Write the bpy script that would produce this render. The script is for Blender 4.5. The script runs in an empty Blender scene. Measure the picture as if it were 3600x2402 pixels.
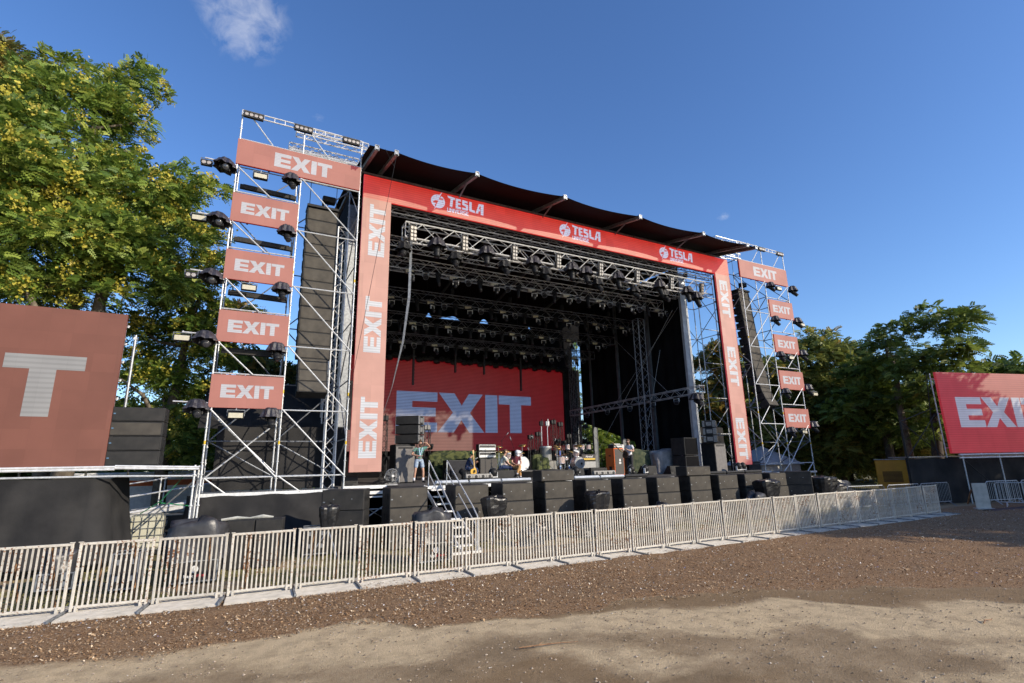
import bpy, math, random
import numpy as np
from mathutils import Matrix, Vector
random.seed(7); rng = np.random.default_rng(7)
R_ = math.radians
scene = bpy.context.scene
col = scene.collection

# ------------------------------------------------------------- camera
cam_d = bpy.data.cameras.new('camera'); cam = bpy.data.objects.new('camera', cam_d); col.objects.link(cam)
cam_d.sensor_width = 36.0; cam_d.lens = 18.119; cam_d.clip_start = 0.1; cam_d.clip_end = 3000
CR = [[0.883521, -0.091653, -0.459337], [-0.467972, -0.214239, -0.857382], [-0.019826, 0.972472, -0.232176]]
cam.matrix_world = Matrix.Translation((0, 0, 2.4)) @ Matrix(CR).to_4x4()
scene.camera = cam

# ------------------------------------------------------------- sky, sun, exposure
SUN_EL, SUN_AZ = 23.0, 145.0      # compass bearing of the sun, clockwise from +Y
world = bpy.data.worlds.new('World'); scene.world = world; world.use_nodes = True
wn, wl = world.node_tree.nodes, world.node_tree.links
wn.clear()
w_out = wn.new('ShaderNodeOutputWorld'); w_bg = wn.new('ShaderNodeBackground'); w_sky = wn.new('ShaderNodeTexSky')
w_sky.sky_type = 'NISHITA'; w_sky.sun_disc = False; w_sky.sun_elevation = R_(SUN_EL); w_sky.sun_rotation = R_(SUN_AZ)
w_sky.air_density = 1.0; w_sky.dust_density = 0.5; w_sky.ozone_density = 4.0; w_sky.altitude = 100
w_bg.inputs['Strength'].default_value = 0.105
# small fair-weather clouds, fixed in the sky by direction
def wnode(t, **k):
    n = wn.new(t)
    for a, b in k.items(): setattr(n, a, b)
    return n
w_tc = wnode('ShaderNodeTexCoord')
w_hs = wnode('ShaderNodeHueSaturation'); w_hs.inputs['Hue'].default_value = .508; w_hs.inputs['Saturation'].default_value = 1.12; w_hs.inputs['Value'].default_value = 1.66; wl.new(w_sky.outputs['Color'], w_hs.inputs['Color'])
prev = w_hs.outputs['Color']
def cloud(d, r, dens, seed, str_=8.0, sq=1.6):
    """soft cloud round the direction d; r is its half-width as a sine"""
    global prev
    d = Vector(d).normalized(); side = d.cross(Vector((0, 0, 1))).normalized(); up = side.cross(d)
    def dot(v):
        n = wnode('ShaderNodeVectorMath', operation='DOT_PRODUCT'); wl.new(w_tc.outputs['Generated'], n.inputs[0]); n.inputs[1].default_value = v; return n.outputs['Value']
    def m(op, a, b, clamp=False):
        n = wnode('ShaderNodeMath', operation=op, use_clamp=clamp)
        for i, q in enumerate((a, b)):
            if isinstance(q, (int, float)): n.inputs[i].default_value = q
            else: wl.new(q, n.inputs[i])
        return n.outputs[0]
    x, y, z = dot(side), m('MULTIPLY', dot(up), sq), dot(d)
    rr = m('SQRT', m('ADD', m('MULTIPLY', x, x), m('MULTIPLY', y, y)), 0)
    no = wnode('ShaderNodeTexNoise'); no.inputs['Scale'].default_value = 1.9 / r; no.inputs['Detail'].default_value = 7; no.inputs['Roughness'].default_value = .62; no.inputs['Distortion'].default_value = .5
    mp = wnode('ShaderNodeMapping'); mp.inputs['Location'].default_value = (seed, seed * 2, 0); wl.new(w_tc.outputs['Generated'], mp.inputs['Vector']); wl.new(mp.outputs[0], no.inputs['Vector'])
    fall = m('SUBTRACT', 1.0, m('DIVIDE', rr, r))
    v = m('ADD', fall, m('MULTIPLY', m('SUBTRACT', no.outputs['Fac'], 0.5), 3.0))
    v = m('MULTIPLY', m('MULTIPLY', v, dens, True), m('MULTIPLY', fall, 3.0, True), True)
    v = m('MULTIPLY', v, m('GREATER_THAN', z, 0.0))
    mx = wnode('ShaderNodeMix', data_type='RGBA'); wl.new(v, mx.inputs[0]); wl.new(prev, mx.inputs[6]); mx.inputs[7].default_value = (str_, str_ * 1.0, str_ * 1.03, 1)
    prev = mx.outputs[2]
cloud((-0.04664, 0.74679, 0.66342), .072, .30, 3.1, sq=1.0)
cloud((0.07617, 0.81511, 0.57428), .012, .05, 5.7)
cloud((0.72166, 0.55384, 0.41529), .013, .14, 1.7)
wl.new(prev, w_bg.inputs['Color']); wl.new(w_bg.outputs[0], w_out.inputs['Surface'])

sun_d = bpy.data.lights.new('sun', 'SUN'); sun = bpy.data.objects.new('sun', sun_d); col.objects.link(sun)
sun_d.energy = 4.5; sun_d.angle = R_(0.53); sun_d.color = (1.0, 0.885, 0.72)
az, el = R_(SUN_AZ), R_(SUN_EL)
to_sun = Vector((math.sin(az) * math.cos(el), math.cos(az) * math.cos(el), math.sin(el)))
sun.rotation_euler = to_sun.to_track_quat('Z', 'Y').to_euler(); sun.location = to_sun * 60
vs = scene.view_settings; vs.view_transform = 'Standard'; vs.look = 'None'; vs.exposure = 0.32; vs.gamma = 1.0; vs.use_curve_mapping = False
scene.cycles.max_bounces = 5; scene.cycles.diffuse_bounces = 3; scene.cycles.glossy_bounces = 2; scene.cycles.transparent_max_bounces = 6

# ------------------------------------------------------------- materials
MATS = {}
def lin(c): return tuple(((x / 255) / 12.92 if x / 255 <= .04045 else ((x / 255 + .055) / 1.055) ** 2.4) for x in c)
def mat(name, c1, c2=None, scale=4.0, rough=.6, metal=0.0, bump=0.0, bscale=60.0, detail=4, spec=None, contrast=(.35, .65), rough2=None):
    """two-tone noise-mottled surface with fine bump"""
    if name in MATS: return MATS[name]
    m = bpy.data.materials.new(name); m.use_nodes = True; n, l = m.node_tree.nodes, m.node_tree.links
    b = n['Principled BSDF']; b.inputs['Roughness'].default_value = rough; b.inputs['Metallic'].default_value = metal
    if spec is not None: b.inputs['Specular IOR Level'].default_value = spec
    c2 = c2 or tuple(x * .8 for x in c1)
    tc = n.new('ShaderNodeTexCoord'); no = n.new('ShaderNodeTexNoise'); no.inputs['Scale'].default_value = scale; no.inputs['Detail'].default_value = detail
    l.new(tc.outputs['Object'], no.inputs['Vector'])
    mr = n.new('ShaderNodeMapRange'); mr.inputs['From Min'].default_value = contrast[0]; mr.inputs['From Max'].default_value = contrast[1]; l.new(no.outputs['Fac'], mr.inputs['Value'])
    mx = n.new('ShaderNodeMix'); mx.data_type = 'RGBA'; l.new(mr.outputs[0], mx.inputs[0]); mx.inputs[6].default_value = (*c1, 1); mx.inputs[7].default_value = (*c2, 1)
    l.new(mx.outputs[2], b.inputs['Base Color'])
    if rough2 is not None:
        r2 = n.new('ShaderNodeMapRange'); r2.inputs['To Min'].default_value = rough; r2.inputs['To Max'].default_value = rough2; l.new(mr.outputs[0], r2.inputs['Value']); l.new(r2.outputs[0], b.inputs['Roughness'])
    if bump:
        nb = n.new('ShaderNodeTexNoise'); nb.inputs['Scale'].default_value = bscale; nb.inputs['Detail'].default_value = 3; l.new(tc.outputs['Object'], nb.inputs['Vector'])
        bp = n.new('ShaderNodeBump'); bp.inputs['Strength'].default_value = bump; bp.inputs['Distance'].default_value = .02; l.new(nb.outputs['Fac'], bp.inputs['Height']); l.new(bp.outputs[0], b.inputs['Normal'])
    MATS[name] = m; return m
def led(name, base, emit, strength=1.0, pitch=.0, module=.5, dark=.45, var=.12, rough=.55):
    """video wall face: pale dusty lamp field that gives off its own colour, with module seams and louvre lines"""
    if name in MATS: return MATS[name]
    m = bpy.data.materials.new(name); m.use_nodes = True; n, l = m.node_tree.nodes, m.node_tree.links
    b = n['Principled BSDF']; b.inputs['Roughness'].default_value = rough; b.inputs['Specular IOR Level'].default_value = .25
    def mth(op, a, c, clamp=False):
        q = n.new('ShaderNodeMath'); q.operation = op; q.use_clamp = clamp
        for i, s in enumerate((a, c)):
            if isinstance(s, (int, float)): q.inputs[i].default_value = s
            elif s is not None: l.new(s, q.inputs[i])
        return q.outputs[0]
    tc = n.new('ShaderNodeTexCoord'); sp = n.new('ShaderNodeSeparateXYZ'); l.new(tc.outputs['Object'], sp.inputs[0])
    sn = n.new('ShaderNodeVectorMath'); sn.operation = 'SNAP'; sn.inputs[1].default_value = (module, 999, module)
    of = n.new('ShaderNodeVectorMath'); of.operation = 'ADD'; of.inputs[1].default_value = (.001, 500, .001); l.new(tc.outputs['Object'], of.inputs[0]); l.new(of.outputs[0], sn.inputs[0])
    wnz = n.new('ShaderNodeTexWhiteNoise'); wnz.noise_dimensions = '3D'; l.new(sn.outputs[0], wnz.inputs['Vector'])
    no = n.new('ShaderNodeTexNoise'); no.inputs['Scale'].default_value = 1.3; no.inputs['Detail'].default_value = 5; l.new(tc.outputs['Object'], no.inputs['Vector'])
    g = mth('ADD', mth('MULTIPLY', wnz.outputs['Value'], var), mth('MULTIPLY', no.outputs['Fac'], .35))
    g = mth('ADD', g, 1.0 - var * .5 - .17)
    # thin seams between modules
    def seam(o): return mth('GREATER_THAN', mth('ABSOLUTE', mth('SUBTRACT', mth('FRACT', mth('DIVIDE', o, module), None), .5), None), .492)
    se = mth('MAXIMUM', seam(sp.outputs[0]), seam(sp.outputs[2]))
    g = mth('MULTIPLY', g, mth('SUBTRACT', 1.0, mth('MULTIPLY', se, .07)))
    e = g
    if pitch:
        st = mth('GREATER_THAN', mth('FRACT', mth('DIVIDE', sp.outputs[2], pitch), None), .42)
        st = mth('ADD', mth('MULTIPLY', st, 1.0 - dark), dark)
        e = mth('MULTIPLY', g, st); g = e
    def colr(c, k):
        v = n.new('ShaderNodeVectorMath'); v.operation = 'SCALE'; v.inputs[0].default_value = c; l.new(k, v.inputs['Scale']); return v.outputs[0]
    l.new(colr(base, g), b.inputs['Base Color']); l.new(colr(emit, e), b.inputs['Emission Color']); b.inputs['Emission Strength'].default_value = strength
    MATS[name] = m; return m
ALU = mat('aluminium', (.80, .80, .79), (.62, .62, .62), 9, .42, .35)
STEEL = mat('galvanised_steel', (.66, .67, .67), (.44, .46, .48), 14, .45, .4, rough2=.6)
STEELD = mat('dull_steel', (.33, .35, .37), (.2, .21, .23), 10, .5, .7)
BTR = mat('black_steel', (.016, .016, .017), (.032, .031, .03), 12, .6, .1, spec=.3)
CAB = mat('black_speaker_paint', (.016, .016, .017), (.03, .029, .028), 6, .6, bump=.15, bscale=120, spec=.3)
GRL = mat('dusty_speaker_grille', (.052, .047, .041), (.088, .079, .066), 2.2, .78, bump=.35, bscale=260, spec=.2)
GRLD = mat('dark_speaker_grille', (.024, .024, .024), (.04, .038, .036), 3, .7, bump=.3, bscale=240, spec=.2)
CLOTH = mat('black_cloth', (.018, .018, .019), (.035, .034, .034), 1.2, .9, bump=.25, bscale=9, spec=.15)
ROOFC = mat('dark_roof_membrane', (.010, .005, .006), (.016, .008, .009), .8, .8, spec=.15)
WALLC = mat('black_stage_drape', (.006, .006, .007), (.012, .012, .013), .7, .95, spec=.05)
PLAS = mat('black_plastic', (.012, .012, .013), (.022, .022, .023), 20, .5, spec=.25)
BAG = mat('black_bin_liner', (.010, .010, .011), (.018, .018, .020), 5, .36, spec=.45, bump=.35, bscale=11)
HOOD = mat('black_rain_hood', (.022, .02, .026), (.045, .042, .052), 7, .5, bump=.6, bscale=16)
LENS = mat('dark_lens_glass', (.02, .022, .028), (.035, .036, .045), 30, .08, spec=.8)
LAMP = mat('lamp_reflector', (.36, .30, .24), (.62, .55, .46), 24, .25, .35)
STROBE = mat('strobe_phosphor', (.50, .44, .28), (.60, .54, .38), 15, .4)
WHITE = mat('white_paint', (.68, .68, .66), (.55, .55, .54), 9, .5)
CREAM = mat('cream_lamp_housing', (.42, .38, .32), (.32, .29, .25), 9, .5)
YEL = mat('yellow_marker_tape', (.75, .5, .02), (.6, .4, .02), 9, .5)
DECK = mat('stage_deck_board', (.05, .047, .045), (.09, .083, .075), 3, .75, bump=.2)
def rusty():
    m = mat('cream_fence_paint', (.60, .56, .49), (.47, .435, .375), 7, .55, bump=.2, bscale=70)
    n, l = m.node_tree.nodes, m.node_tree.links; b = n['Principled BSDF']; src = b.inputs['Base Color'].links[0].from_socket
    tc = n.new('ShaderNodeTexCoord'); oi = n.new('ShaderNodeObjectInfo'); ad = n.new('ShaderNodeVectorMath'); ad.operation = 'ADD'
    l.new(tc.outputs['Object'], ad.inputs[0]); l.new(oi.outputs['Location'], ad.inputs[1])
    a = n.new('ShaderNodeTexNoise'); a.inputs['Scale'].default_value = 24; a.inputs['Detail'].default_value = 6; a.inputs['Roughness'].default_value = .7; l.new(ad.outputs[0], a.inputs['Vector'])
    c = n.new('ShaderNodeTexNoise'); c.inputs['Scale'].default_value = 1.7; l.new(ad.outputs[0], c.inputs['Vector'])
    s = n.new('ShaderNodeMath'); s.operation = 'ADD'; l.new(a.outputs['Fac'], s.inputs[0])
    k = n.new('ShaderNodeMath'); k.operation = 'MULTIPLY_ADD'; k.inputs[1].default_value = .42; l.new(c.outputs['Fac'], k.inputs[0]); k2 = n.new('ShaderNodeMath'); k2.operation = 'MULTIPLY_ADD'; k2.inputs[1].default_value = .10; k2.inputs[2].default_value = -.035; l.new(oi.outputs['Random'], k2.inputs[0]); l.new(k2.outputs[0], k.inputs[2]); l.new(k.outputs[0], s.inputs[1])
    hv = n.new('ShaderNodeHueSaturation'); vr = n.new('ShaderNodeMapRange'); vr.inputs['To Min'].default_value = .80; vr.inputs['To Max'].default_value = 1.08; l.new(oi.outputs['Random'], vr.inputs['Value']); l.new(vr.outputs[0], hv.inputs['Value']); l.new(src, hv.inputs['Color']); src = hv.outputs['Color']
    mr = n.new('ShaderNodeMapRange'); mr.inputs['From Min'].default_value = .83; mr.inputs['From Max'].default_value = .87; l.new(s.outputs[0], mr.inputs['Value'])
    mx = n.new('ShaderNodeMix'); mx.data_type = 'RGBA'; l.new(mr.outputs[0], mx.inputs[0]); l.new(src, mx.inputs[6]); mx.inputs[7].default_value = (.20, .085, .035, 1); l.new(mx.outputs[2], b.inputs['Base Color'])
    return m
FENCE = rusty()
RUST = mat('rusty_iron', (.15, .07, .03), (.32, .18, .09), 9, .85, bump=.4)
PLATE = mat('dusty_ramp_plate', (.42, .39, .34), (.55, .51, .45), 5, .7, bump=.2)

# ------------------------------------------------------------- mesh builder
def frame(d):
    d = Vector(d).normalized(); a = Vector((0, 0, 1)) if abs(d.z) < .92 else Vector((1, 0, 0))
    u = d.cross(a).normalized(); return u, u.cross(d).normalized(), d
KIDS = {}
class MB:
    def __init__(s): s.v = []; s.f = []; s.m = []
    def add(s, vs, fs, mi=0):
        o = len(s.v); s.v += [tuple(x) for x in vs]; s.f += [tuple(i + o for i in q) for q in fs]; s.m += [mi] * len(fs)
    def box(s, c, sz, rot=None, mi=0, taper=None):
        hx, hy, hz = sz[0] / 2, sz[1] / 2, sz[2] / 2; t = taper or (1, 1)
        vs = [Vector((x * hx * (t[0] if z > 0 else 1), y * hy * (t[1] if z > 0 else 1), z * hz)) for z in (-1, 1) for y in (-1, 1) for x in (-1, 1)]
        if rot is not None: vs = [rot @ q for q in vs]
        s.add([q + Vector(c) for q in vs], [(0, 2, 3, 1), (4, 5, 7, 6), (0, 1, 5, 4), (2, 6, 7, 3), (0, 4, 6, 2), (1, 3, 7, 5)], mi); return s
    def rbox(s, c, sz, b=.01, rot=None, mi=0):
        """box with its edges cut"""
        hx, hy, hz = sz[0] / 2, sz[1] / 2, sz[2] / 2; vs = []
        sg = [(a, d, e) for a in (-1, 1) for d in (-1, 1) for e in (-1, 1)]
        idx = {}
        for q in sg:
            for ax in range(3):
                p = [q[0] * (hx - b), q[1] * (hy - b), q[2] * (hz - b)]; p[ax] = q[ax] * (hx, hy, hz)[ax]; idx[(q, ax)] = len(vs); vs.append(Vector(p))
        fs = []
        for ax in range(3):
            o1, o2 = (ax + 1) % 3, (ax + 2) % 3
            for sn in (-1, 1):
                r = []
                for a, d in ((-1, -1), (1, -1), (1, 1), (-1, 1)):
                    q = [0, 0, 0]; q[ax] = sn; q[o1] = a; q[o2] = d; r.append(idx[(tuple(q), ax)])
                fs.append(tuple(r) if sn > 0 else tuple(reversed(r)))
            for a in (-1, 1):
                for d in (-1, 1):
                    q1 = [0, 0, 0]; q1[ax] = -1; q1[o1] = a; q1[o2] = d; q2 = list(q1); q2[ax] = 1; q1, q2 = tuple(q1), tuple(q2)
                    r = (idx[(q1, o1)], idx[(q2, o1)], idx[(q2, o2)], idx[(q1, o2)]); fs.append(r if a * d < 0 else tuple(reversed(r)))
        for q in sg: r = (idx[(q, 0)], idx[(q, 1)], idx[(q, 2)]); fs.append(r if q[0] * q[1] * q[2] > 0 else tuple(reversed(r)))
        if rot is not None: vs = [rot @ q for q in vs]
        s.add([q + Vector(c) for q in vs], fs, mi); return s
    def tube(s, a, b, r, n=6, r2=None, cap=True, mi=0):
        a, b = Vector(a), Vector(b)
        if (b - a).length < 1e-6: return s
        u, w, _ = frame(b - a); r2 = r if r2 is None else r2; vs = []
        for p, q in ((a, r), (b, r2)):
            for i in range(n):
                t = 2 * math.pi * i / n; vs.append(p + (u * math.cos(t) + w * math.sin(t)) * q)
        fs = [(i, (i + 1) % n, n + (i + 1) % n, n + i) for i in range(n)]
        if cap: fs += [tuple(range(n - 1, -1, -1)), tuple(range(n, 2 * n))]
        s.add(vs, fs, mi); return s
    def path(s, pts, r, n=6, mi=0, radii=None):
        pts = [Vector(p) for p in pts]; vs = []; pu = None
        for k, p in enumerate(pts):
            d = pts[min(k + 1, len(pts) - 1)] - pts[max(k - 1, 0)]; u, w, dd = frame(d)
            if pu is not None:
                u = (pu - dd * pu.dot(dd)); u = u.normalized() if u.length > 1e-6 else frame(d)[0]; w = u.cross(dd)
            pu = u; rr = radii[k] if radii else r
            for i in range(n):
                t = 2 * math.pi * i / n; vs.append(p + (u * math.cos(t) + w * math.sin(t)) * rr)
        fs = []
        for k in range(len(pts) - 1):
            for i in range(n): fs.append((k * n + i, k * n + (i + 1) % n, (k + 1) * n + (i + 1) % n, (k + 1) * n + i))
        L = (len(pts) - 1) * n; fs += [tuple(range(n - 1, -1, -1)), tuple(range(L, L + n))]
        s.add(vs, fs, mi); return s
    def lathe(s, prof, c=(0, 0, 0), rot=None, n=14, mi=0, jit=0.0, sx=1, sy=1):
        """prof = [(radius, height)] turned round local Z"""
        vs = []
        for k, (r, h) in enumerate(prof):
            for i in range(n):
                t = 2 * math.pi * i / n; j = 1 + jit * math.sin(3.1 * t + k * 1.7) + jit * .7 * math.sin(5.3 * t + k)
                vs.append(Vector((r * j * math.cos(t) * sx, r * j * math.sin(t) * sy, h)))
        fs = []
        for k in range(len(prof) - 1):
            for i in range(n): fs.append((k * n + i, k * n + (i + 1) % n, (k + 1) * n + (i + 1) % n, (k + 1) * n + i))
        if prof[0][0] > 1e-5: fs.append(tuple(range(n - 1, -1, -1)))
        if prof[-1][0] > 1e-5: fs.append(tuple((len(prof) - 1) * n + i for i in range(n)))
        if rot is not None: vs = [rot @ q for q in vs]
        s.add([q + Vector(c) for q in vs], fs, mi); return s
    def poly(s, pts, o, u, w, th=0.0, mi=0):
        """flat polygon pts (2-D) at origin o with axes u, w, thickened against the normal u x w"""
        o, u, w = Vector(o), Vector(u), Vector(w); nn = u.cross(w).normalized(); P = [o + u * a + w * b for a, b in pts]; k = len(P)
        if th <= 0: s.add(P, [tuple(range(k))], mi); return s
        Q = [p - nn * th for p in P]; s.add(P + Q, [tuple(range(k)), tuple(range(2 * k - 1, k - 1, -1))] + [(i, k + i, k + (i + 1) % k, (i + 1) % k) for i in range(k)], mi); return s
    def truss(s, a, b, w=.3, h=.3, bay=.5, rc=.025, rd=.012, n=4, up=(0, 0, 1), mi=0):
        """box truss from a to b; a, b run along its centre line"""
        a, b, up = Vector(a), Vector(b), Vector(up); d = (b - a); L = d.length; d.normalize(); sd = d.cross(up).normalized(); up = sd.cross(d)
        cs = [sd * (i * w / 2) + up * (j * h / 2) for i, j in ((-1, -1), (1, -1), (1, 1), (-1, 1))]
        for c in cs: s.tube(a + c, b + c, rc, n + 1, mi=mi)
        k = max(1, round(L / bay)); st = L / k
        for i in range(k):
            for q in range(4):
                c0, c1 = cs[q], cs[(q + 1) % 4]
                if i % 2: c0, c1 = c1, c0
                s.tube(a + d * st * i + c0, a + d * st * (i + 1) + c1, rd, n, cap=False, mi=mi)
        for t in (0, L):
            for q in range(4): s.tube(a + d * t + cs[q], a + d * t + cs[(q + 1) % 4], rd, n, cap=False, mi=mi)
        return s
    def build(s, name, mats, parent=None, smooth=False, world=False, hide=False):
        me = bpy.data.meshes.new(name); me.from_pydata(s.v, [], s.f)
        for m in (mats if isinstance(mats, (list, tuple)) else [mats]): me.materials.append(m)
        if any(s.m): me.polygons.foreach_set('material_index', s.m)
        if smooth: me.polygons.foreach_set('use_smooth', [True] * len(me.polygons))
        me.update()
        o = bpy.data.objects.new(name, me); col.objects.link(o)
        if parent is not None:
            o.parent = parent; KIDS.setdefault(parent.name, []).append(o)
            if world:
                r = parent.parent if parent.parent else parent; off = Vector(parent.location) + (Vector(r.location) if parent.parent else Vector())
                o.location = -off
        return o
def tag(o, label, cat=None, group=None, kind=None):
    if label: o['label'] = label
    if cat: o['category'] = cat
    if group: o['group'] = group
    if kind: o['kind'] = kind
    return o
def thing(name, loc, label, cat, rz=0.0, group=None, scale=1.0):
    o = bpy.data.objects.new(name, None); o.empty_display_size = .2; col.objects.link(o); o.location = loc; o.rotation_euler = (0, 0, rz); o.scale = (scale,) * 3
    return tag(o, label, cat, group)
def dup(root, loc, rz=None, label=None, group=None, rot=None, scale=None, linked_label=True):
    def cp(o, par):
        c = o.copy(); col.objects.link(c)
        if par is not None: c.parent = par
        for ch in KIDS.get(o.name, []): cp(ch, c)
        return c
    c = cp(root, None); c.location = loc
    if rz is not None: c.rotation_euler = (0, 0, rz)
    if rot is not None: c.rotation_euler = rot
    if scale is not None: c.scale = (scale,) * 3
    if label: c['label'] = label
    if group: c['group'] = group
    return c
ORD = ['first', 'second', 'third', 'fourth', 'fifth', 'sixth', 'seventh', 'eighth', 'ninth', 'tenth', 'eleventh', 'twelfth', 'thirteenth', 'fourteenth', 'fifteenth', 'sixteenth', 'seventeenth', 'eighteenth', 'nineteenth', 'twentieth', 'twenty-first', 'twenty-second', 'twenty-third', 'twenty-fourth', 'twenty-fifth', 'twenty-sixth', 'twenty-seventh', 'twenty-eighth']
def rotz(a): return Matrix.Rotation(a, 3, 'Z')
def rotx(a): return Matrix.Rotation(a, 3, 'X')
def roty(a): return Matrix.Rotation(a, 3, 'Y')
X, Y, Z = Vector((1, 0, 0)), Vector((0, 1, 0)), Vector((0, 0, 1))
class spawner:
    """first call hands out the prototype itself, later calls copy it with its parts"""
    def __init__(s, root): s.root = root; s.used = False
    def __call__(s, loc, rz=0.0, label=None, group=None, scale=None, rot=None):
        if not s.used:
            s.used = True; o = s.root; o.location = loc; o.rotation_euler = rot if rot is not None else (0, 0, rz)
            if scale: o.scale = (scale,) * 3
            if label: o['label'] = label
            if group: o['group'] = group
            return o
        return dup(s.root, loc, rz, label, group, rot, scale)
# ============================================================= THE GROUND
def vnoise(x, y, sc, seed=0):
    """smooth value noise on numpy arrays, 0..1"""
    r = np.random.default_rng(seed).random((256, 256)); x = x / sc; y = y / sc
    xi, yi = np.floor(x).astype(int), np.floor(y).astype(int); fx, fy = x - xi, y - yi
    fx = fx * fx * (3 - 2 * fx); fy = fy * fy * (3 - 2 * fy)
    g = lambda a, b: r[a % 256, b % 256]
    return (g(xi, yi) * (1 - fx) + g(xi + 1, yi) * fx) * (1 - fy) + (g(xi, yi + 1) * (1 - fx) + g(xi + 1, yi + 1) * fx) * fy
def fbm(x, y, sc, seed=0): return vnoise(x, y, sc, seed) * .5 + vnoise(x, y, sc / 2.1, seed + 1) * .27 + vnoise(x, y, sc / 4.3, seed + 2) * .15 + vnoise(x, y, sc / 9.1, seed + 3) * .08
YM = ([-12, -4, -2.5, -.9, .5, 1.7, 2.35, 2.8, 4.4, 6.3, 8.0, 9.7, 11.1, 12.4, 13.5, 16, 20, 40], [11.4, 10.3, 9.9, 9.2, 9.0, 9.2, 8.95, 8.4, 8.0, 7.8, 7.4, 6.9, 6.1, 5.3, 4.6, 3, 1, -3])       # lower edge of the bark mulch
YU = ([-12, -4, -2.5, -.9, .5, 1.7, 2.35, 2.7, 4.4, 6.1, 7.5, 8.7, 9.4, 9.8, 11.2, 11.8, 14, 40], [11.4, 10.3, 9.9, 9.2, 9.0, 9.2, 8.95, 8.3, 8.0, 7.45, 6.8, 6.65, 5.9, 5.3, 5.0, 4.2, 3, -6])       # upper edge of the worn path
YL = ([-12, -5, -2, .5, 1.6, 3, 3.7, 4.4, 5, 6.3, 7.6, 8.4, 9.2, 10, 12, 40], [9.6, 9.1, 8.4, 7.9, 7.65, 7.35, 7.2, 6.7, 6.26, 5.9, 5.5, 4.7, 4.0, 3.3, 2, -8])   # lower edge of the path
def height(x, y):
    h = (fbm(x, y, 2.3, 11) - .5) * .05
    m = np.clip((y - np.interp(x, *YM)) / .5, 0, 1)
    h = h + m * .03 + m * (fbm(x, y, .35, 21) - .5) * .035
    return np.where((y > 12.3) | (y < -40) | (np.abs(x) > 60), 0.0, h) * np.clip((11.5 - y) / .4, 0, 1)
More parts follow.
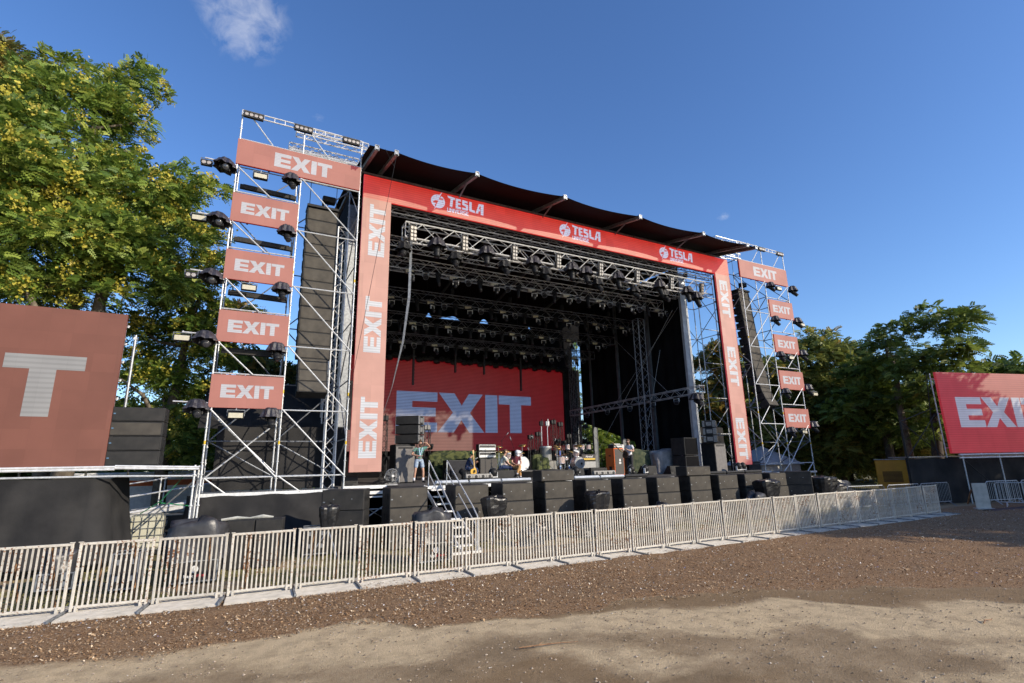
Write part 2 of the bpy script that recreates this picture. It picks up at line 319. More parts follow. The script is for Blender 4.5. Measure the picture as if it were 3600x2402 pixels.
def build_ground():
    xs = np.concatenate([[-900, -300, -120, -60, -30, -18], np.arange(-12, 14, .085), np.arange(14, 36, .2), [40, 46, 54, 70, 100, 180, 400, 900]])
    ys = np.concatenate([[-400, -100, -30, -10, -4], np.arange(0, 13.4, .085), np.arange(13.4, 20, .25), [22, 26, 32, 40, 60, 90, 150, 400, 1200]])
    gx, gy = np.meshgrid(xs, ys); h = height(gx, gy); nx, ny = len(xs), len(ys)
    co = np.stack([gx.ravel(), gy.ravel(), h.ravel()], 1)
    i = np.arange(nx * ny).reshape(ny, nx); f = np.stack([i[:-1, :-1].ravel(), i[:-1, 1:].ravel(), i[1:, 1:].ravel(), i[1:, :-1].ravel()], 1)
    me = bpy.data.meshes.new('ground'); me.vertices.add(len(co)); me.vertices.foreach_set('co', co.ravel().astype(np.float32))
    me.loops.add(f.size); me.loops.foreach_set('vertex_index', f.ravel().astype(np.int32)); me.polygons.add(len(f))
    me.polygons.foreach_set('loop_start', np.arange(0, f.size, 4).astype(np.int32)); me.update(calc_edges=True)
    me.polygons.foreach_set('use_smooth', [True] * len(f))
    x, y = co[:, 0], co[:, 1]; wob = (fbm(x, y, 1.1, 5) - .5)
    yy = y + wob * 1.1
    mul = np.clip((yy - np.interp(x, *YM)) / (.18 + np.clip((1 - x) * .5, 0, 1.4)) + .5, 0, 1) * (y < 12.9)
    pth = np.clip((np.interp(x, *YU) - yy) / .45 + .5, 0, 1) * np.clip((yy + .2 * np.sin(x) - np.interp(x, *YL)) / 1.0 + .5, 0, 1)
    low = np.clip((np.interp(x, *YL) - yy) / .6, 0, 1)
    pat = np.clip((fbm(x * .8 + y * .3, y * 1.3, 1.4, 40) - .5) * 4, 0, 1) * low * .7
    pth = np.clip(pth + pat, 0, 1)
    wet = np.clip(1 - np.abs(yy - (np.interp(x, *YM) * .5 + np.interp(x, *YU) * .5)) / (.15 + np.abs(np.interp(x, *YM) - np.interp(x, *YU)) * .75), 0, 1) * np.clip((x - 2) / 2, .25, 1)
    wet = np.clip(wet + low * np.clip((fbm(x * .7, y * 1.5, 1.3, 60) - .44) * 3.2, 0, 1) * .72, 0, 1)
    gr = np.clip((y - 12.7) / .3, 0, 1) * np.clip((fbm(x, y, 1.5, 80) - .28) * 5, 0, 1) * (1 - .75 * ((x > 5.5) & (y < 14.6)))
    for nm, a in (('mulch', mul), ('path', pth), ('wet', wet), ('grass', gr)):
        at = me.attributes.new(nm, 'FLOAT', 'POINT'); at.data.foreach_set('value', a.astype(np.float32))
    m = bpy.data.materials.new('ground_dirt'); m.use_nodes = True; n, l = m.node_tree.nodes, m.node_tree.links; b = n['Principled BSDF']
    b.inputs['Roughness'].default_value = .93; b.inputs['Specular IOR Level'].default_value = .15
    tc = n.new('ShaderNodeTexCoord')
    def noise(sc, det=5, ro=.6, dist=0.0):
        q = n.new('ShaderNodeTexNoise'); q.inputs['Scale'].default_value = sc; q.inputs['Detail'].default_value = det; q.inputs['Roughness'].default_value = ro; q.inputs['Distortion'].default_value = dist; l.new(tc.outputs['Object'], q.inputs['Vector']); return q.outputs['Fac']
    def rng_(s, a, c, lo=0, hi=1):
        q = n.new('ShaderNodeMapRange'); q.inputs['From Min'].default_value = a; q.inputs['From Max'].default_value = c; q.inputs['To Min'].default_value = lo; q.inputs['To Max'].default_value = hi; l.new(s, q.inputs['Value']); return q.outputs[0]
    def mix(f_, a, c):
        q = n.new('ShaderNodeMix'); q.data_type = 'RGBA'
        if isinstance(f_, float): q.inputs[0].default_value = f_
        else: l.new(f_, q.inputs[0])
        for i, s in ((6, a), (7, c)):
            if isinstance(s, tuple): q.inputs[i].default_value = (*s, 1)
            else: l.new(s, q.inputs[i])
        return q.outputs[2]
    def attr(nm): q = n.new('ShaderNodeAttribute'); q.attribute_name = nm; return q.outputs['Fac']
    def edge(a, sc, amt):
        q = n.new('ShaderNodeMath'); q.operation = 'MULTIPLY_ADD'; l.new(noise(sc, 6, .7), q.inputs[0]); q.inputs[1].default_value = amt; l.new(a, q.inputs[2]); return rng_(q.outputs[0], .5 + amt * .5 - .22, .5 + amt * .5 + .22)
    fine = noise(70, 4, .7); mid = noise(9, 6, .65); big = noise(1.1, 5)
    base = mix(rng_(mid, .35, .68), (.33, .225, .12), (.44, .32, .185)); base = mix(rng_(fine, .45, .7), base, (.42, .335, .23)); base = mix(rng_(big, .4, .7), base, (.215, .15, .085))
    pc = mix(rng_(fine, .35, .7), (.56, .42, .245), (.72, .56, .35)); pc = mix(rng_(noise(3.2, 5), .45, .72), pc, (.40, .30, .185))
    cl = mix(edge(attr('path'), 11, .55), base, pc)
    we = mix(rng_(fine, .35, .75), (.19, .118, .058), (.30, .20, .105)); wf = n.new('ShaderNodeMath'); wf.operation = 'MULTIPLY'; l.new(edge(attr('wet'), 13, .5), wf.inputs[0]); wf.inputs[1].default_value = .7
    cl = mix(wf.outputs[0], cl, we)
    vo = n.new('ShaderNodeTexVoronoi'); vo.inputs['Scale'].default_value = 34; mp = n.new('ShaderNodeMapping'); mp.inputs['Scale'].default_value = (1, 1.7, 1); mp.inputs['Rotation'].default_value = (0, 0, .4); l.new(tc.outputs['Object'], mp.inputs['Vector']); l.new(mp.outputs[0], vo.inputs['Vector'])
    mc = mix(rng_(vo.outputs['Distance'], .1, .55), (.56, .345, .175), (.19, .105, .052)); sx = n.new('ShaderNodeSeparateColor'); l.new(vo.outputs['Color'], sx.inputs[0]); mc = mix(rng_(sx.outputs[0], .6, 1.0, 0, .55), mc, (.44, .33, .22)); mc = mix(rng_(big, .42, .66, 0, .6), mc, (.28, .185, .105))
    cl = mix(edge(attr('mulch'), 12, .5), cl, mc)
    gc = mix(rng_(noise(28, 5, .8), .35, .7), (.08, .08, .03), (.25, .20, .10)); cl = mix(edge(attr('grass'), 8, .4), cl, gc)  # grass tones darkened to carry the shadow of the fence bars
    l.new(cl, b.inputs['Base Color'])
    bp = n.new('ShaderNodeBump'); bp.inputs['Strength'].default_value = .9; bp.inputs['Distance'].default_value = .02; l.new(fine, bp.inputs['Height'])
    bp2 = n.new('ShaderNodeBump'); bp2.inputs['Strength'].default_value = .5; bp2.inputs['Distance'].default_value = .03; l.new(noise(22, 4, .7), bp2.inputs['Height']); l.new(bp.outputs[0], bp2.inputs['Normal']); l.new(bp2.outputs[0], b.inputs['Normal'])
    me.materials.append(m); o = bpy.data.objects.new('ground', me); col.objects.link(o); tag(o, 'bare dirt, bark mulch and worn pale path before the stage', None, None, 'structure'); return o
build_ground()
def tintmat(name, cols, rough=.85, transl=0.0, spec=.3):
    """picks one of several natural colours by the per-piece random attribute 'tint'"""
    m = bpy.data.materials.new(name); m.use_nodes = True; n, l = m.node_tree.nodes, m.node_tree.links; b = n['Principled BSDF']; b.inputs['Roughness'].default_value = rough; b.inputs['Specular IOR Level'].default_value = spec
    a = n.new('ShaderNodeAttribute'); a.attribute_name = 'tint'; r = n.new('ShaderNodeValToRGB'); l.new(a.outputs['Fac'], r.inputs[0]); e = r.color_ramp.elements
    while len(e) < len(cols): e.new(.5)
    for i, (p, c) in enumerate(cols): e[i].position = p; e[i].color = (*c, 1)
    l.new(r.outputs[0], b.inputs['Base Color'])
    if transl:
        t = n.new('ShaderNodeBsdfTranslucent'); l.new(r.outputs[0], t.inputs['Color']); mx = n.new('ShaderNodeMixShader'); mx.inputs[0].default_value = transl; l.new(b.outputs[0], mx.inputs[1]); l.new(t.outputs[0], mx.inputs[2]); l.new(mx.outputs[0], n['Material Output'].inputs['Surface'])
    return m
def mesh_np(name, co, fsz, mats, tint=None, parent=None, mi=None):
    """many equal-sided faces at once; co is (faces, fsz, 3), tint per face"""
    co = np.asarray(co, np.float32); nf = len(co); me = bpy.data.meshes.new(name); me.vertices.add(nf * fsz); me.vertices.foreach_set('co', co.ravel())
    me.loops.add(nf * fsz); me.loops.foreach_set('vertex_index', np.arange(nf * fsz, dtype=np.int32)); me.polygons.add(nf); me.polygons.foreach_set('loop_start', np.arange(0, nf * fsz, fsz, dtype=np.int32)); me.update(calc_edges=True)
    if tint is not None: at = me.attributes.new('tint', 'FLOAT', 'FACE'); at.data.foreach_set('value', np.asarray(tint, np.float32))
    for m in (mats if isinstance(mats, (list, tuple)) else [mats]): me.materials.append(m)
    if mi is not None: me.polygons.foreach_set('material_index', np.asarray(mi, np.int32))
    o = bpy.data.objects.new(name, me); col.objects.link(o)
    if parent is not None: o.parent = parent; KIDS.setdefault(parent.name, []).append(o); o.location = -Vector(parent.location)
    return o
def scatter_flat(x, y, z, ln, wd, tilt=.5):
    """small tilted lozenges lying about on the ground"""
    n = len(x); a = rng.random(n) * 2 * np.pi; t = (rng.random(n) - .5) * tilt; s = (rng.random(n) - .5) * tilt
    u = np.stack([np.cos(a), np.sin(a), t], 1) * ln[:, None] / 2; w = np.stack([-np.sin(a), np.cos(a), s], 1) * wd[:, None] / 2; c = np.stack([x, y, z], 1)
    k = .45 + rng.random((n, 4, 1)) * .55
    return np.stack([c - u * k[:, 0] - w * .4, c + u * .2 * k[:, 1] - w * k[:, 1], c + u * k[:, 2], c - u * .3 + w * k[:, 3]], 1)
def chips():
    n = 120000; x = -5 + rng.random(n) ** 1.25 * 37; ym = np.interp(x, *YM); y = ym - .15 + rng.random(n) ** .9 * (12.0 - ym)
    keep = (fbm(x, y, .9, 33) > .40 - .1 * rng.random(n)) | (rng.random(n) < .3); keep &= rng.random(n) < np.clip((x + 6) / 7, .25, 1); x, y = x[keep], y[keep]; n = len(x)
    ln = .012 + rng.random(n) ** 3.2 * .06; wd = ln * (.22 + rng.random(n) * .35) + .005
    z = height(x, y) + .006 + rng.random(n) * .02; t = rng.random(n)
    o = mesh_np('bark_chips', scatter_flat(x, y, z, ln, wd, 1.5), 4, tintmat('bark_chip', [(0, (.06, .03, .015)), (.3, (.18, .10, .048)), (.62, (.38, .235, .12)), (.86, (.56, .40, .24)), (.95, (.68, .56, .41)), (1, (.78, .73, .65))]), t)
    tag(o, 'loose brown bark chips strewn between fence and path', 'bark chips', None, 'stuff')
    n = 5200; x = -5 + rng.random(n) * 36; y = np.interp(x, *YM) + .2 + rng.random(n) ** .8 * (13.2 - np.interp(x, *YM)); y = np.minimum(y, 12.0); m = 4500; x2 = -8 + rng.random(m) * 36; y2 = 12.5 + rng.random(m) ** 1.3 * 4.6
    x = np.concatenate([x, x2]); y = np.concatenate([y, y2]); n = len(x); k = fbm(x, y, 1.3, 55) > .42; x, y = x[k], y[k]; n = len(x)
    ln = .012 + rng.random(n) ** 2.5 * .06
    o = mesh_np('paper_litter', scatter_flat(x, y, height(x, y) + .015 + rng.random(n) * .02, ln, ln * .6, .8), 4, tintmat('paper_litter', [(0, (.45, .43, .40)), (.85, (.62, .62, .62)), (.93, (.7, .71, .73)), (.96, (.12, .25, .6)), (1, (.6, .15, .12))], .6), rng.random(n))
    tag(o, 'white paper scraps and confetti scattered round the fence', 'litter', None, 'stuff')
    n = 46000; x = -4 + rng.random(n) * 22; y = 2 + rng.random(n) * 8.5; k = y < np.interp(x, *YM) + .2; x, y = x[k], y[k]; k = (fbm(x, y, .8, 71) > .45) | (rng.random(len(x)) < .25); x, y = x[k], y[k]; n = len(x)
    r = .0035 + rng.random(n) ** 8 * .015; z = height(x, y) + r * .4
    dirs = np.array([[1, 0, 0], [0, 1, 0], [-1, 0, 0], [0, -1, 0]], float); P = np.stack([x, y, z], 1)
    a = rng.random(n) * 6.28; ca, sa = np.cos(a), np.sin(a); fs = []
    ring = [P + np.stack([(d[0] * ca - d[1] * sa) * r * (1 + .5 * rng.random(n)), (d[0] * sa + d[1] * ca) * r, 0 * r], 1) for d in dirs]; top = P + np.stack([0 * r, 0 * r, r * .8], 1)
    for i in range(4): fs.append(np.stack([ring[i], ring[(i + 1) % 4], top], 1))
    tt = rng.random(n); o = mesh_np('pebbles', np.concatenate(fs), 3, tintmat('pebble', [(0, (.12, .09, .06)), (.5, (.27, .21, .15)), (.95, (.42, .34, .26)), (1, (.52, .48, .42))]), np.tile(tt, 4))
    tag(o, 'small stones scattered over the worn dirt path', 'pebbles', None, 'stuff')
    # dry grass behind the fence
    n = 26000; x = -9 + rng.random(n) * 38; y = 12.6 + rng.random(n) ** 1.2 * 5; k = (fbm(x, y, 1.5, 80) > .36) & ~((x > 5.5) & (y < 14.4) & (rng.random(n) < .8)); x, y = x[k], y[k]; n = len(x)
    a = rng.random(n) * 6.28; hh = .02 + rng.random(n) * .06; lx, ly = (rng.random(n) - .5) * .06, (rng.random(n) - .5) * .06; P = np.stack([x, y, 0 * x], 1); u = np.stack([np.cos(a), np.sin(a), 0 * a], 1) * .008
    o = mesh_np('dry_grass', np.stack([P - u, P + u, P + np.stack([lx, ly, hh], 1)], 1), 3, tintmat('dry_grass_blade', [(0, (.07, .10, .025)), (.4, (.16, .17, .05)), (.8, (.30, .25, .10)), (1, (.40, .33, .17))]), rng.random(n))
    tag(o, 'patchy dry grass on the ground behind the fence', 'grass', None, 'stuff')
chips()
# two bottle caps and a twig lying on the path
def twig(loc, pts, label):
    q = thing('twig', loc, label, 'twig'); MB().path(pts, .007, 5, radii=[.009, .008, .006, .003]).path([pts[1], (pts[1][0] + .1, pts[1][1] + .08, .02)], .004, 4, radii=[.005, .002]).build('stick', RUST, q); return q
twig((3.6, 6.7, .03), [(0, 0, 0), (.25, -.1, .02), (.55, -.14, .01), (.8, -.22, .005)], 'thin bent dry twig lying on the dark dirt')
twig((9.9, 4.1, .02), [(0, 0, 0), (.1, .02, .02), (.24, .0, .01), (.36, .03, .005)], 'short pale stick lying on dirt at the right')

# ============================================================= CROWD BARRIER
FY = ([-6, -3.2, 0, 2.6, 6, 9, 27.6], [13.1, 12.55, 12.15, 12.02, 11.87, 11.74, 11.86])
def make_barrier():
    w = 1.16; t = thing('crowd_barrier', (0, 0, 0), 'x', 'barrier', group='cream steel crowd barriers along the stage front')
    m = MB()
    m.rbox((w / 2, 0, 1.165), (w, .035, .045), .006); m.rbox((w / 2, 0, .115), (w, .035, .045), .006)
    for x in (.02, w - .02): m.rbox((x, 0, .62), (.045, .04, 1.16), .006)
    for x in (.02, w - .02): m.box((x, -.01, 1.20), (.07, .05, .012))
    m.build('frame', FENCE, t)
    n = 13
    for i in range(n):
        x = .02 + (w - .04) * (i + 1) / (n + 1); b = MB(); b.box((0, 0, 0), (.029, .014, 1.02)); o = b.build('bar', FENCE, t); o.location = (x, 0, .64)
    for x in (.10, w - .10): f = MB(); f.box((x, -.03, .07), (.04, .02, .13)); f.box((x, .02, .07), (.04, .02, .13)); f.box((x, 0, .012), (.04, .07, .02)); f.build('bracket', FENCE, t)
    g = MB()     # ribbed standing plate on the crowd side
    g.box((w / 2, -.33, .018), (w + .02, .60, .03))
    for i in range(13): g.box((w / 2, -.06 - i * .045, .038), (w, .016, .01))
    g.box((w / 2, .28, .018), (w, .5, .03))
    for i in range(10): g.box((w / 2, .06 + i * .048, .038), (w, .016, .01))
    g.build('foot_plate', PLATE, t)
    h = MB().box((w + .03, -.36, .05), (.03, .62, .05)); h.build('channel', STEELD, t)
    for x in (.3, .84):
        b = MB(); pts = [(x, .03, 1.12), (x, .22, .72), (x, .42, .3), (x, .50, .04)]
        for a, c in zip(pts, pts[1:]):
            b.tube(a, c, .016, 5)
        for k in range(12):
            q = k / 12; yv = .03 + .47 * q; zv = 1.12 - 1.08 * q; an = k * 1.1; b.box((x, yv + .02, zv), (.034, .012, .05), rotz(an) @ rotx(.4))
        b.build('brace', RUST, t)
    return t
sp = spawner(make_barrier())
for k in range(25):
    x = -3.51 + 1.22 * k; y0 = float(np.interp(x, *FY)); y1 = float(np.interp(x + 1.22, *FY)); a = math.atan2(y1 - y0, 1.22) + random.uniform(-.012, .012)
    lab = f'rust-flecked cream steel barrier panel, {ORD[k]} from the left in the long row' if k < 24 else 'last cream barrier panel at the right-hand end of the long row'
    if k == 0: lab = 'cream steel barrier panel cut by the left picture edge, nearest the camera'
    sp((x, y0, -.01 + random.uniform(-.008, .008)), label=lab, rot=(random.uniform(-.02, .02), random.uniform(-.006, .006), a))
# ============================================================= LETTERING
def L_exit():
    E = [[(0, 0), (1.0, 0), (1.0, .235), (.38, .235), (.38, .39), (.96, .39), (.96, .61), (.38, .61), (.38, .765), (1.0, .765), (1.0, 1), (0, 1)]]
    Xx = [[(1.035, 1), (1.40, .5), (1.02, 0), (1.43, 0), (1.625, .31), (1.83, 0), (2.235, 0), (1.85, .5), (2.20, 1), (1.82, 1), (1.63, .69), (1.44, 1)]]
    I = [[(2.27, 0), (2.61, 0), (2.61, 1), (2.27, 1)]]
    T = [[(2.65, .765), (2.965, .765), (2.965, 0), (3.30, 0), (3.30, .765), (3.6, .765), (3.6, 1), (2.65, 1)]]
    return [E, Xx, I, T]
EXIT = L_exit()
def put_letters(parent, o, u, w, h, mat_, glyphs=EXIT, name='letter', th=.006, world=True, sx=1.0):
    """each letter is a mesh of its own; o lower-left corner, u reading direction, w up; front is -(u x w) ... faces lie th proud"""
    for g in glyphs:
        mb = MB()
        for p in g: mb.poly([(a * h * sx, b * h) for a, b in p], o, u, w, th)
        mb.build(name, mat_, parent, world=world)
def strokes(pts, t, y0=0.0, ky=1.0):
    out = []
    for (x1, y1), (x2, y2) in zip(pts, pts[1:]):
        d = Vector((x2 - x1, y2 - y1)); d.normalize(); n = Vector((-d.y, d.x)) * t / 2; e = d * t * .35
        out.append([(x1 + n.x - e.x, y1 + n.y - e.y), (x1 - n.x - e.x, y1 - n.y - e.y), (x2 - n.x + e.x, y2 - n.y + e.y), (x2 + n.x + e.x, y2 + n.y + e.y)])
    return out
def shift(polys, dx, dy=0, k=1.0): return [[(x * k + dx, y * k + dy) for x, y in p] for p in polys]
TESLA = [
 [[(-.12, 1.08), (.62, .98), (.62, .78), (.44, .80), (.36, .0), (.12, .06), (.20, .83), (-.02, .86)]],
 [[(.70, .0), (1.22, .0), (1.22, .2), (.92, .2), (.92, .40), (1.16, .40), (1.16, .58), (.92, .58), (.92, .78), (1.2, .78), (1.2, .97), (.70, .97)]],
 [[(1.34, .0), (1.86, .0), (1.92, .1), (1.92, .56), (1.56, .66), (1.56, .78), (1.84, .74), (1.88, .92), (1.38, .98), (1.34, .9), (1.34, .48), (1.70, .38), (1.70, .19), (1.34, .22)]],
 [[(2.04, .02), (2.6, -.06), (2.6, .16), (2.28, .2), (2.28, .96), (2.04, .96)]],
 [[(2.68, -.06), (2.94, -.02), (2.98, .22), (3.14, .22), (3.14, .42), (3.01, .42), (3.1, .76), (3.2, .76), (3.2, -.1), (3.46, -.14), (3.5, .98), (3.0, .96)]]]
_G = {'U': [[(0, 1), (0, 0), (.6, 0), (.6, 1)]], 'N': [[(0, 0), (0, 1), (.6, 0), (.6, 1)]], 'I': [[(0, 0), (0, 1)]], 'V': [[(0, 1), (.3, 0), (.6, 1)]],
      'E': [[(.5, 1), (0, 1), (0, 0), (.5, 0)], [(0, .5), (.42, .5)]], 'R': [[(0, 0), (0, 1), (.5, 1), (.5, .5), (0, .5)], [(.2, .5), (.55, 0)]], 'S': [[(.55, 1), (0, 1), (0, .5), (.55, .5), (.55, 0), (0, 0)]]}
def word(txt, h, t=.2):
    x = 0; out = []
    for ch in txt:
        g = []
        for pl in _G[ch]: g += strokes([(a, b) for a, b in pl], t)
        out.append(shift(g, x, 0, 1)); x += {'I': .28}.get(ch, .86)
    return out, x
LEDR = led('red_screen_sunlit_type', (.25, .235, .19), (.25, .003, .008), 1.0, pitch=0, module=.5)
LEDRL = led('pale_screen_lettering', (.29, .285, .27), (.24, .25, .30), 1.0, pitch=.1, module=.5, dark=.82, var=.06)
LEDH = led('header_red_screen', (.18, .17, .135), (.44, .0, .004), 1.0, pitch=.1, module=.5, dark=.86)
LEDHL = led('header_pale_lettering', (.33, .32, .31), (.38, .38, .52), 1.0, pitch=.1, module=.5, dark=.8, var=.06)
LEDB = led('back_wall_red_screen', (.115, .09, .08), (.10, .0, .002), 1.0, pitch=.1, module=1.0, dark=.55, var=.03)
LEDBL = led('back_wall_pale_lettering', (.15, .14, .13), (.09, .13, .25), 1.0, pitch=.1, module=1.0, dark=.45, var=.03)
LEDT = led('side_screen_red', (.088, .064, .046), (.10, .001, .002), 1.0, pitch=0, module=.5, var=.13)
LEDTL = led('side_screen_pale_lettering', (.14, .135, .125), (.13, .13, .14), 1.0, pitch=.125, module=.5, dark=.86, var=.04)
LEDRS = led('right_screen_red', (.16, .135, .11), (.23, .001, .008), 1.0, pitch=.12, module=1.0, dark=.85, var=.10)
LEDRSL = led('right_screen_pale_lettering', (.22, .22, .21), (.20, .20, .27), 1.0, pitch=.12, module=1.0, dark=.8)
FR = -Y       # screens face -Y: reading direction X, up Z
# ------------------------------------------------------------- red frame of screens round the stage opening
t = thing('led_portal', (14.85, 20.1, 0), 'huge red video screen frame round the stage opening, header with three pale bolt logos', 'video screen')
MB().box((14.86, 20.05, 13.89), (22.06, .10, 1.06)).build('header_screen', LEDH, t, world=True)
MB().box((4.42, 20.05, 7.80), (1.18, .10, 11.12)).build('column_screen', LEDR, t, world=True)
MB().box((25.29, 20.05, 7.75), (1.20, .10, 11.22)).build('column_screen', LEDR, t, world=True)
m = MB(); m.box((14.86, 20.19, 13.9), (22.0, .14, 1.0)); m.box((4.42, 20.19, 7.8), (1.1, .14, 11)); m.box((25.29, 20.19, 7.8), (1.1, .14, 11))
m.build('screen_backing', CAB, t, world=True)
m = MB()
for z in np.arange(2.4, 13.2, .5): m.box((25.905, 20.06, z), (.03, .10, .10))
m.box((25.897, 20.05, 7.75), (.012, .12, 11.1)); m.build('side_trim', mat('red_edge_trim', (.5, .01, .02), (.4, .01, .02), 3, .5), t, world=True)
def fr(p): return p
yl = 19.994
for z0 in (10.82, 6.78, 2.74): put_letters(t, (4.79, yl, z0), (0, 0, 1), (-1, 0, 0), .66, LEDRL, sx=.965)
for z0 in (12.98, 8.86, 4.72): put_letters(t, (24.93, yl, z0), (0, 0, -1), (1, 0, 0), .68, LEDRL, sx=.94)
for cx in (7.1, 13.9, 20.62):
    R0 = .33; m = MB(); zc = 13.93; pts = []
    ring = [(R0 * math.cos(a), R0 * math.sin(a)) for a in np.linspace(0, 2 * math.pi, 33)[:-1]]
    bolt = [(.20, .62), (-.17, -.02), (.04, -.02), (-.22, -.56), (.20, .10), (-.02, .10)]
    # two half discs either side of the bolt
    def half(sgn):
        if sgn < 0: arc = [(R0 * math.cos(a), R0 * math.sin(a)) for a in np.linspace(R_(72), R_(246), 18)]; inner = [(-.145, -.18), (-.075, -.10), (-.25, -.10), (.05, .26)]
        else: arc = [(R0 * math.cos(a), R0 * math.sin(a)) for a in np.linspace(R_(-104), R_(60), 18)]; inner = [(.085, .19), (.07, .18), (.28, .18), (-.04, -.20)]
        return arc + inner
    m.poly(half(-1), (cx, yl, zc), X, Z, .006); m.poly(half(1), (cx, yl, zc), X, Z, .006); m.build('globe_mark', LEDHL, t, world=True)
    MB().poly([(.19, .50), (-.16, .03), (.02, .04), (-.20, -.46), (.22, .12), (.03, .10)], (cx, yl - .004, zc), X, Z, .006).build('bolt_mark', LEDHL, t, world=True)
    st = MB()
    for a, b in ((-.2, .12), (-.23, -.05), (-.1, -.24), (.2, .0), (.14, -.16), (.24, -.12), (-.08, .24)): st.poly([(a, b + .022), (a - .022, b), (a, b - .022), (a + .022, b)], (cx, yl - .012, zc), X, Z, .002)
    st.build('star_mark', LEDH, t, world=True)
    put_letters(t, (cx + .5, yl, zc - .14), X, Z, .50, LEDHL, TESLA)
    wd, wl_ = word('UNIVERSE', 1, .21); put_letters(t, (cx + .46, yl, zc - .38), X, Z, .17, LEDHL, wd, th=.008)
# ------------------------------------------------------------- back wall screen
t = thing('back_screen', (14.5, 34, 3), 'wide dark red striped video wall with large pale blue letters behind the stage', 'video screen')
MB().box((14.5, 34.06, 6.5), (16.4, .12, 6.2)).build('screen_face', LEDB, t, world=True)
m = MB()
for x in np.arange(6.6, 22.6, 1.6): m.box((x, 34.22, 6.5), (.1, .2, 6.2))
for z in (4, 6, 8.6): m.box((14.5, 34.37, z), (16, .1, .1))
m.build('support_frame', BTR, t, world=True)
put_letters(t, (9.36, 33.994, 4.66), X, Z, 2.72, LEDBL, sx=1.06)

# ============================================================= STAGE DECK
t = thing('stage_deck', (14, 24, 0), 'long black stage platform on steel scaffolding with bright aluminium front beams', 'stage')
m = MB(); m.box((15.0, 26.3, 1.71), (19.6, 17.2, .07)); m.box((4.4, 27.1, 1.71), (1.9, 14.5, .07)); m.box((26.3, 27.4, 1.71), (3.0, 14.0, .07)); m.build('platform', DECK, t, world=True)
m = MB(); m.box((4.6, 19.82, 1.70), (2.0, .06, .12)); m.box((4.6, 19.80, 1.50), (2.0, .05, .11)); m.box((15.2, 17.66, 1.69), (19.3, .06, .10)); m.box((5.55, 18.7, 1.69), (.06, 2.1, .10)); m.box((5.1, 19.8, 1.35), (1.2, .05, .05)); m.box((26.4, 20.35, 1.70), (3.0, .06, .10)); m.build('edge_beam', ALU, t, world=True)
for x in np.arange(3.9, 28, 2.07):
    m = MB()
    for y in (18.0 if x > 5.6 else 20.0, 20.07, 22.1):
        if x > 24.8 and y < 20: continue
        m.tube((x, y, 0), (x, y, 1.66), .024, 6)
    m.tube((x, 20.07, .2), (x + 2.07, 20.07, 1.5), .022, 6); m.tube((x, 20.07, .9), (x + 2.07, 20.07, .9), .022, 6); m.tube((x, 20.07, .25), (x + 2.07, 20.07, .25), .022, 6); m.tube((x, 22.1, 1.5), (x + 2.07, 22.1, .2), .022, 6); m.tube((x, 18.0, .5), (x, 22.1, .5), .022, 6)
    m.build('scaffold_bay', STEEL, t, world=True)
MB().box((15, 24.0, .85), (20, .04, 1.66)).box((5, 23.0, .85), (3, .04, 1.66)).build('skirt', WALLC, t, world=True)
# risers at the back of the stage
def riser(x0, x1, y0, y1, h, label):
    q = thing('riser', ((x0 + x1) / 2, (y0 + y1) / 2, 1.75), label, 'riser'); m = MB(); m.box(((x0 + x1) / 2, (y0 + y1) / 2, 1.75 + h / 2 - .03), (x1 - x0, y1 - y0, h - .06)); m.build('body', WALLC, q, world=True)
    MB().box(((x0 + x1) / 2, (y0 + y1) / 2, 1.75 + h - .03), (x1 - x0 + .04, y1 - y0 + .04, .06)).build('top', DECK, q, world=True)

# ============================================================= ROOF
t = thing('stage_roof', (14.8, 26, 14.5), 'dark arched membrane roof over the stage on box beams with open ends', 'roof')
TIPS = [3.87, 4.64, 8.12, 12.6, 17.15, 21.65, 25.2, 25.95]
def roof_z(y): return 14.52 + 1.5 * math.sin(min(max((y - 18) / 18, 0), 1) * math.pi) * .85
vs, fs = [], []; nxr, nyr = 97, 20
for j in range(nyr):
    for i in range(nxr):
        x = 3.6 + (26.2 - 3.6) * i / (nxr - 1); k = 0
        while k < len(TIPS) - 2 and x > TIPS[k + 1]: k += 1
        f = (x - TIPS[k]) / (TIPS[k + 1] - TIPS[k]) if TIPS[0] <= x <= TIPS[-1] else 0; f = min(max(f, 0), 1)
        sg = 4 * f * (1 - f) * min(1, (TIPS[k + 1] - TIPS[k]) / 4.4)
        v = j / (nyr - 1); y = 18.03 + v * 17.2 + sg * .24 * (1 - v) ** 3; vs.append((x, y, roof_z(y) + .0 - sg * .06 * (1 - v)))
for j in range(nyr - 1):
    for i in range(nxr - 1): a = j * nxr + i; fs.append((a, a + 1, a + nxr + 1, a + nxr))
m = MB(); m.add(vs, fs); m.build('membrane', ROOFC, t, smooth=True, world=True)
for x in TIPS:
    m = MB(); ys = [18.0, 19.2, 21, 24, 27, 30, 33, 35]
    for a, b in zip(ys, ys[1:]):
        za, zb = roof_z(a) - .06, roof_z(b) - .06; d = Vector((0, b - a, zb - za)); m.box((x, (a + b) / 2, (za + zb) / 2), (.13, d.length, .2), rotx(math.atan2(zb - za, b - a)))
    m.build('rafter', STEELD, t, world=True)
    m = MB()
    for dx in (-.075, .075): m.box((x + dx, 17.98, 14.45), (.02, .05, .22))
    m.box((x, 17.98, 14.56), (.17, .05, .02)); m.box((x, 17.97, 14.42), (.10, .04, .08)); m.build('rafter_cap', STEELD, t, world=True)
for y in (20.6, 24, 28, 32):
    m = MB(); m.tube((3.7, y, roof_z(y) - .22), (26.1, y, roof_z(y) - .22), .05, 6); m.build('purlin', STEELD, t, world=True)
m = MB()
for x in TIPS[2:6]: m.tube((x, 19.1, roof_z(19.1) - .15), (x, 20.25, 14.3), .04, 5)
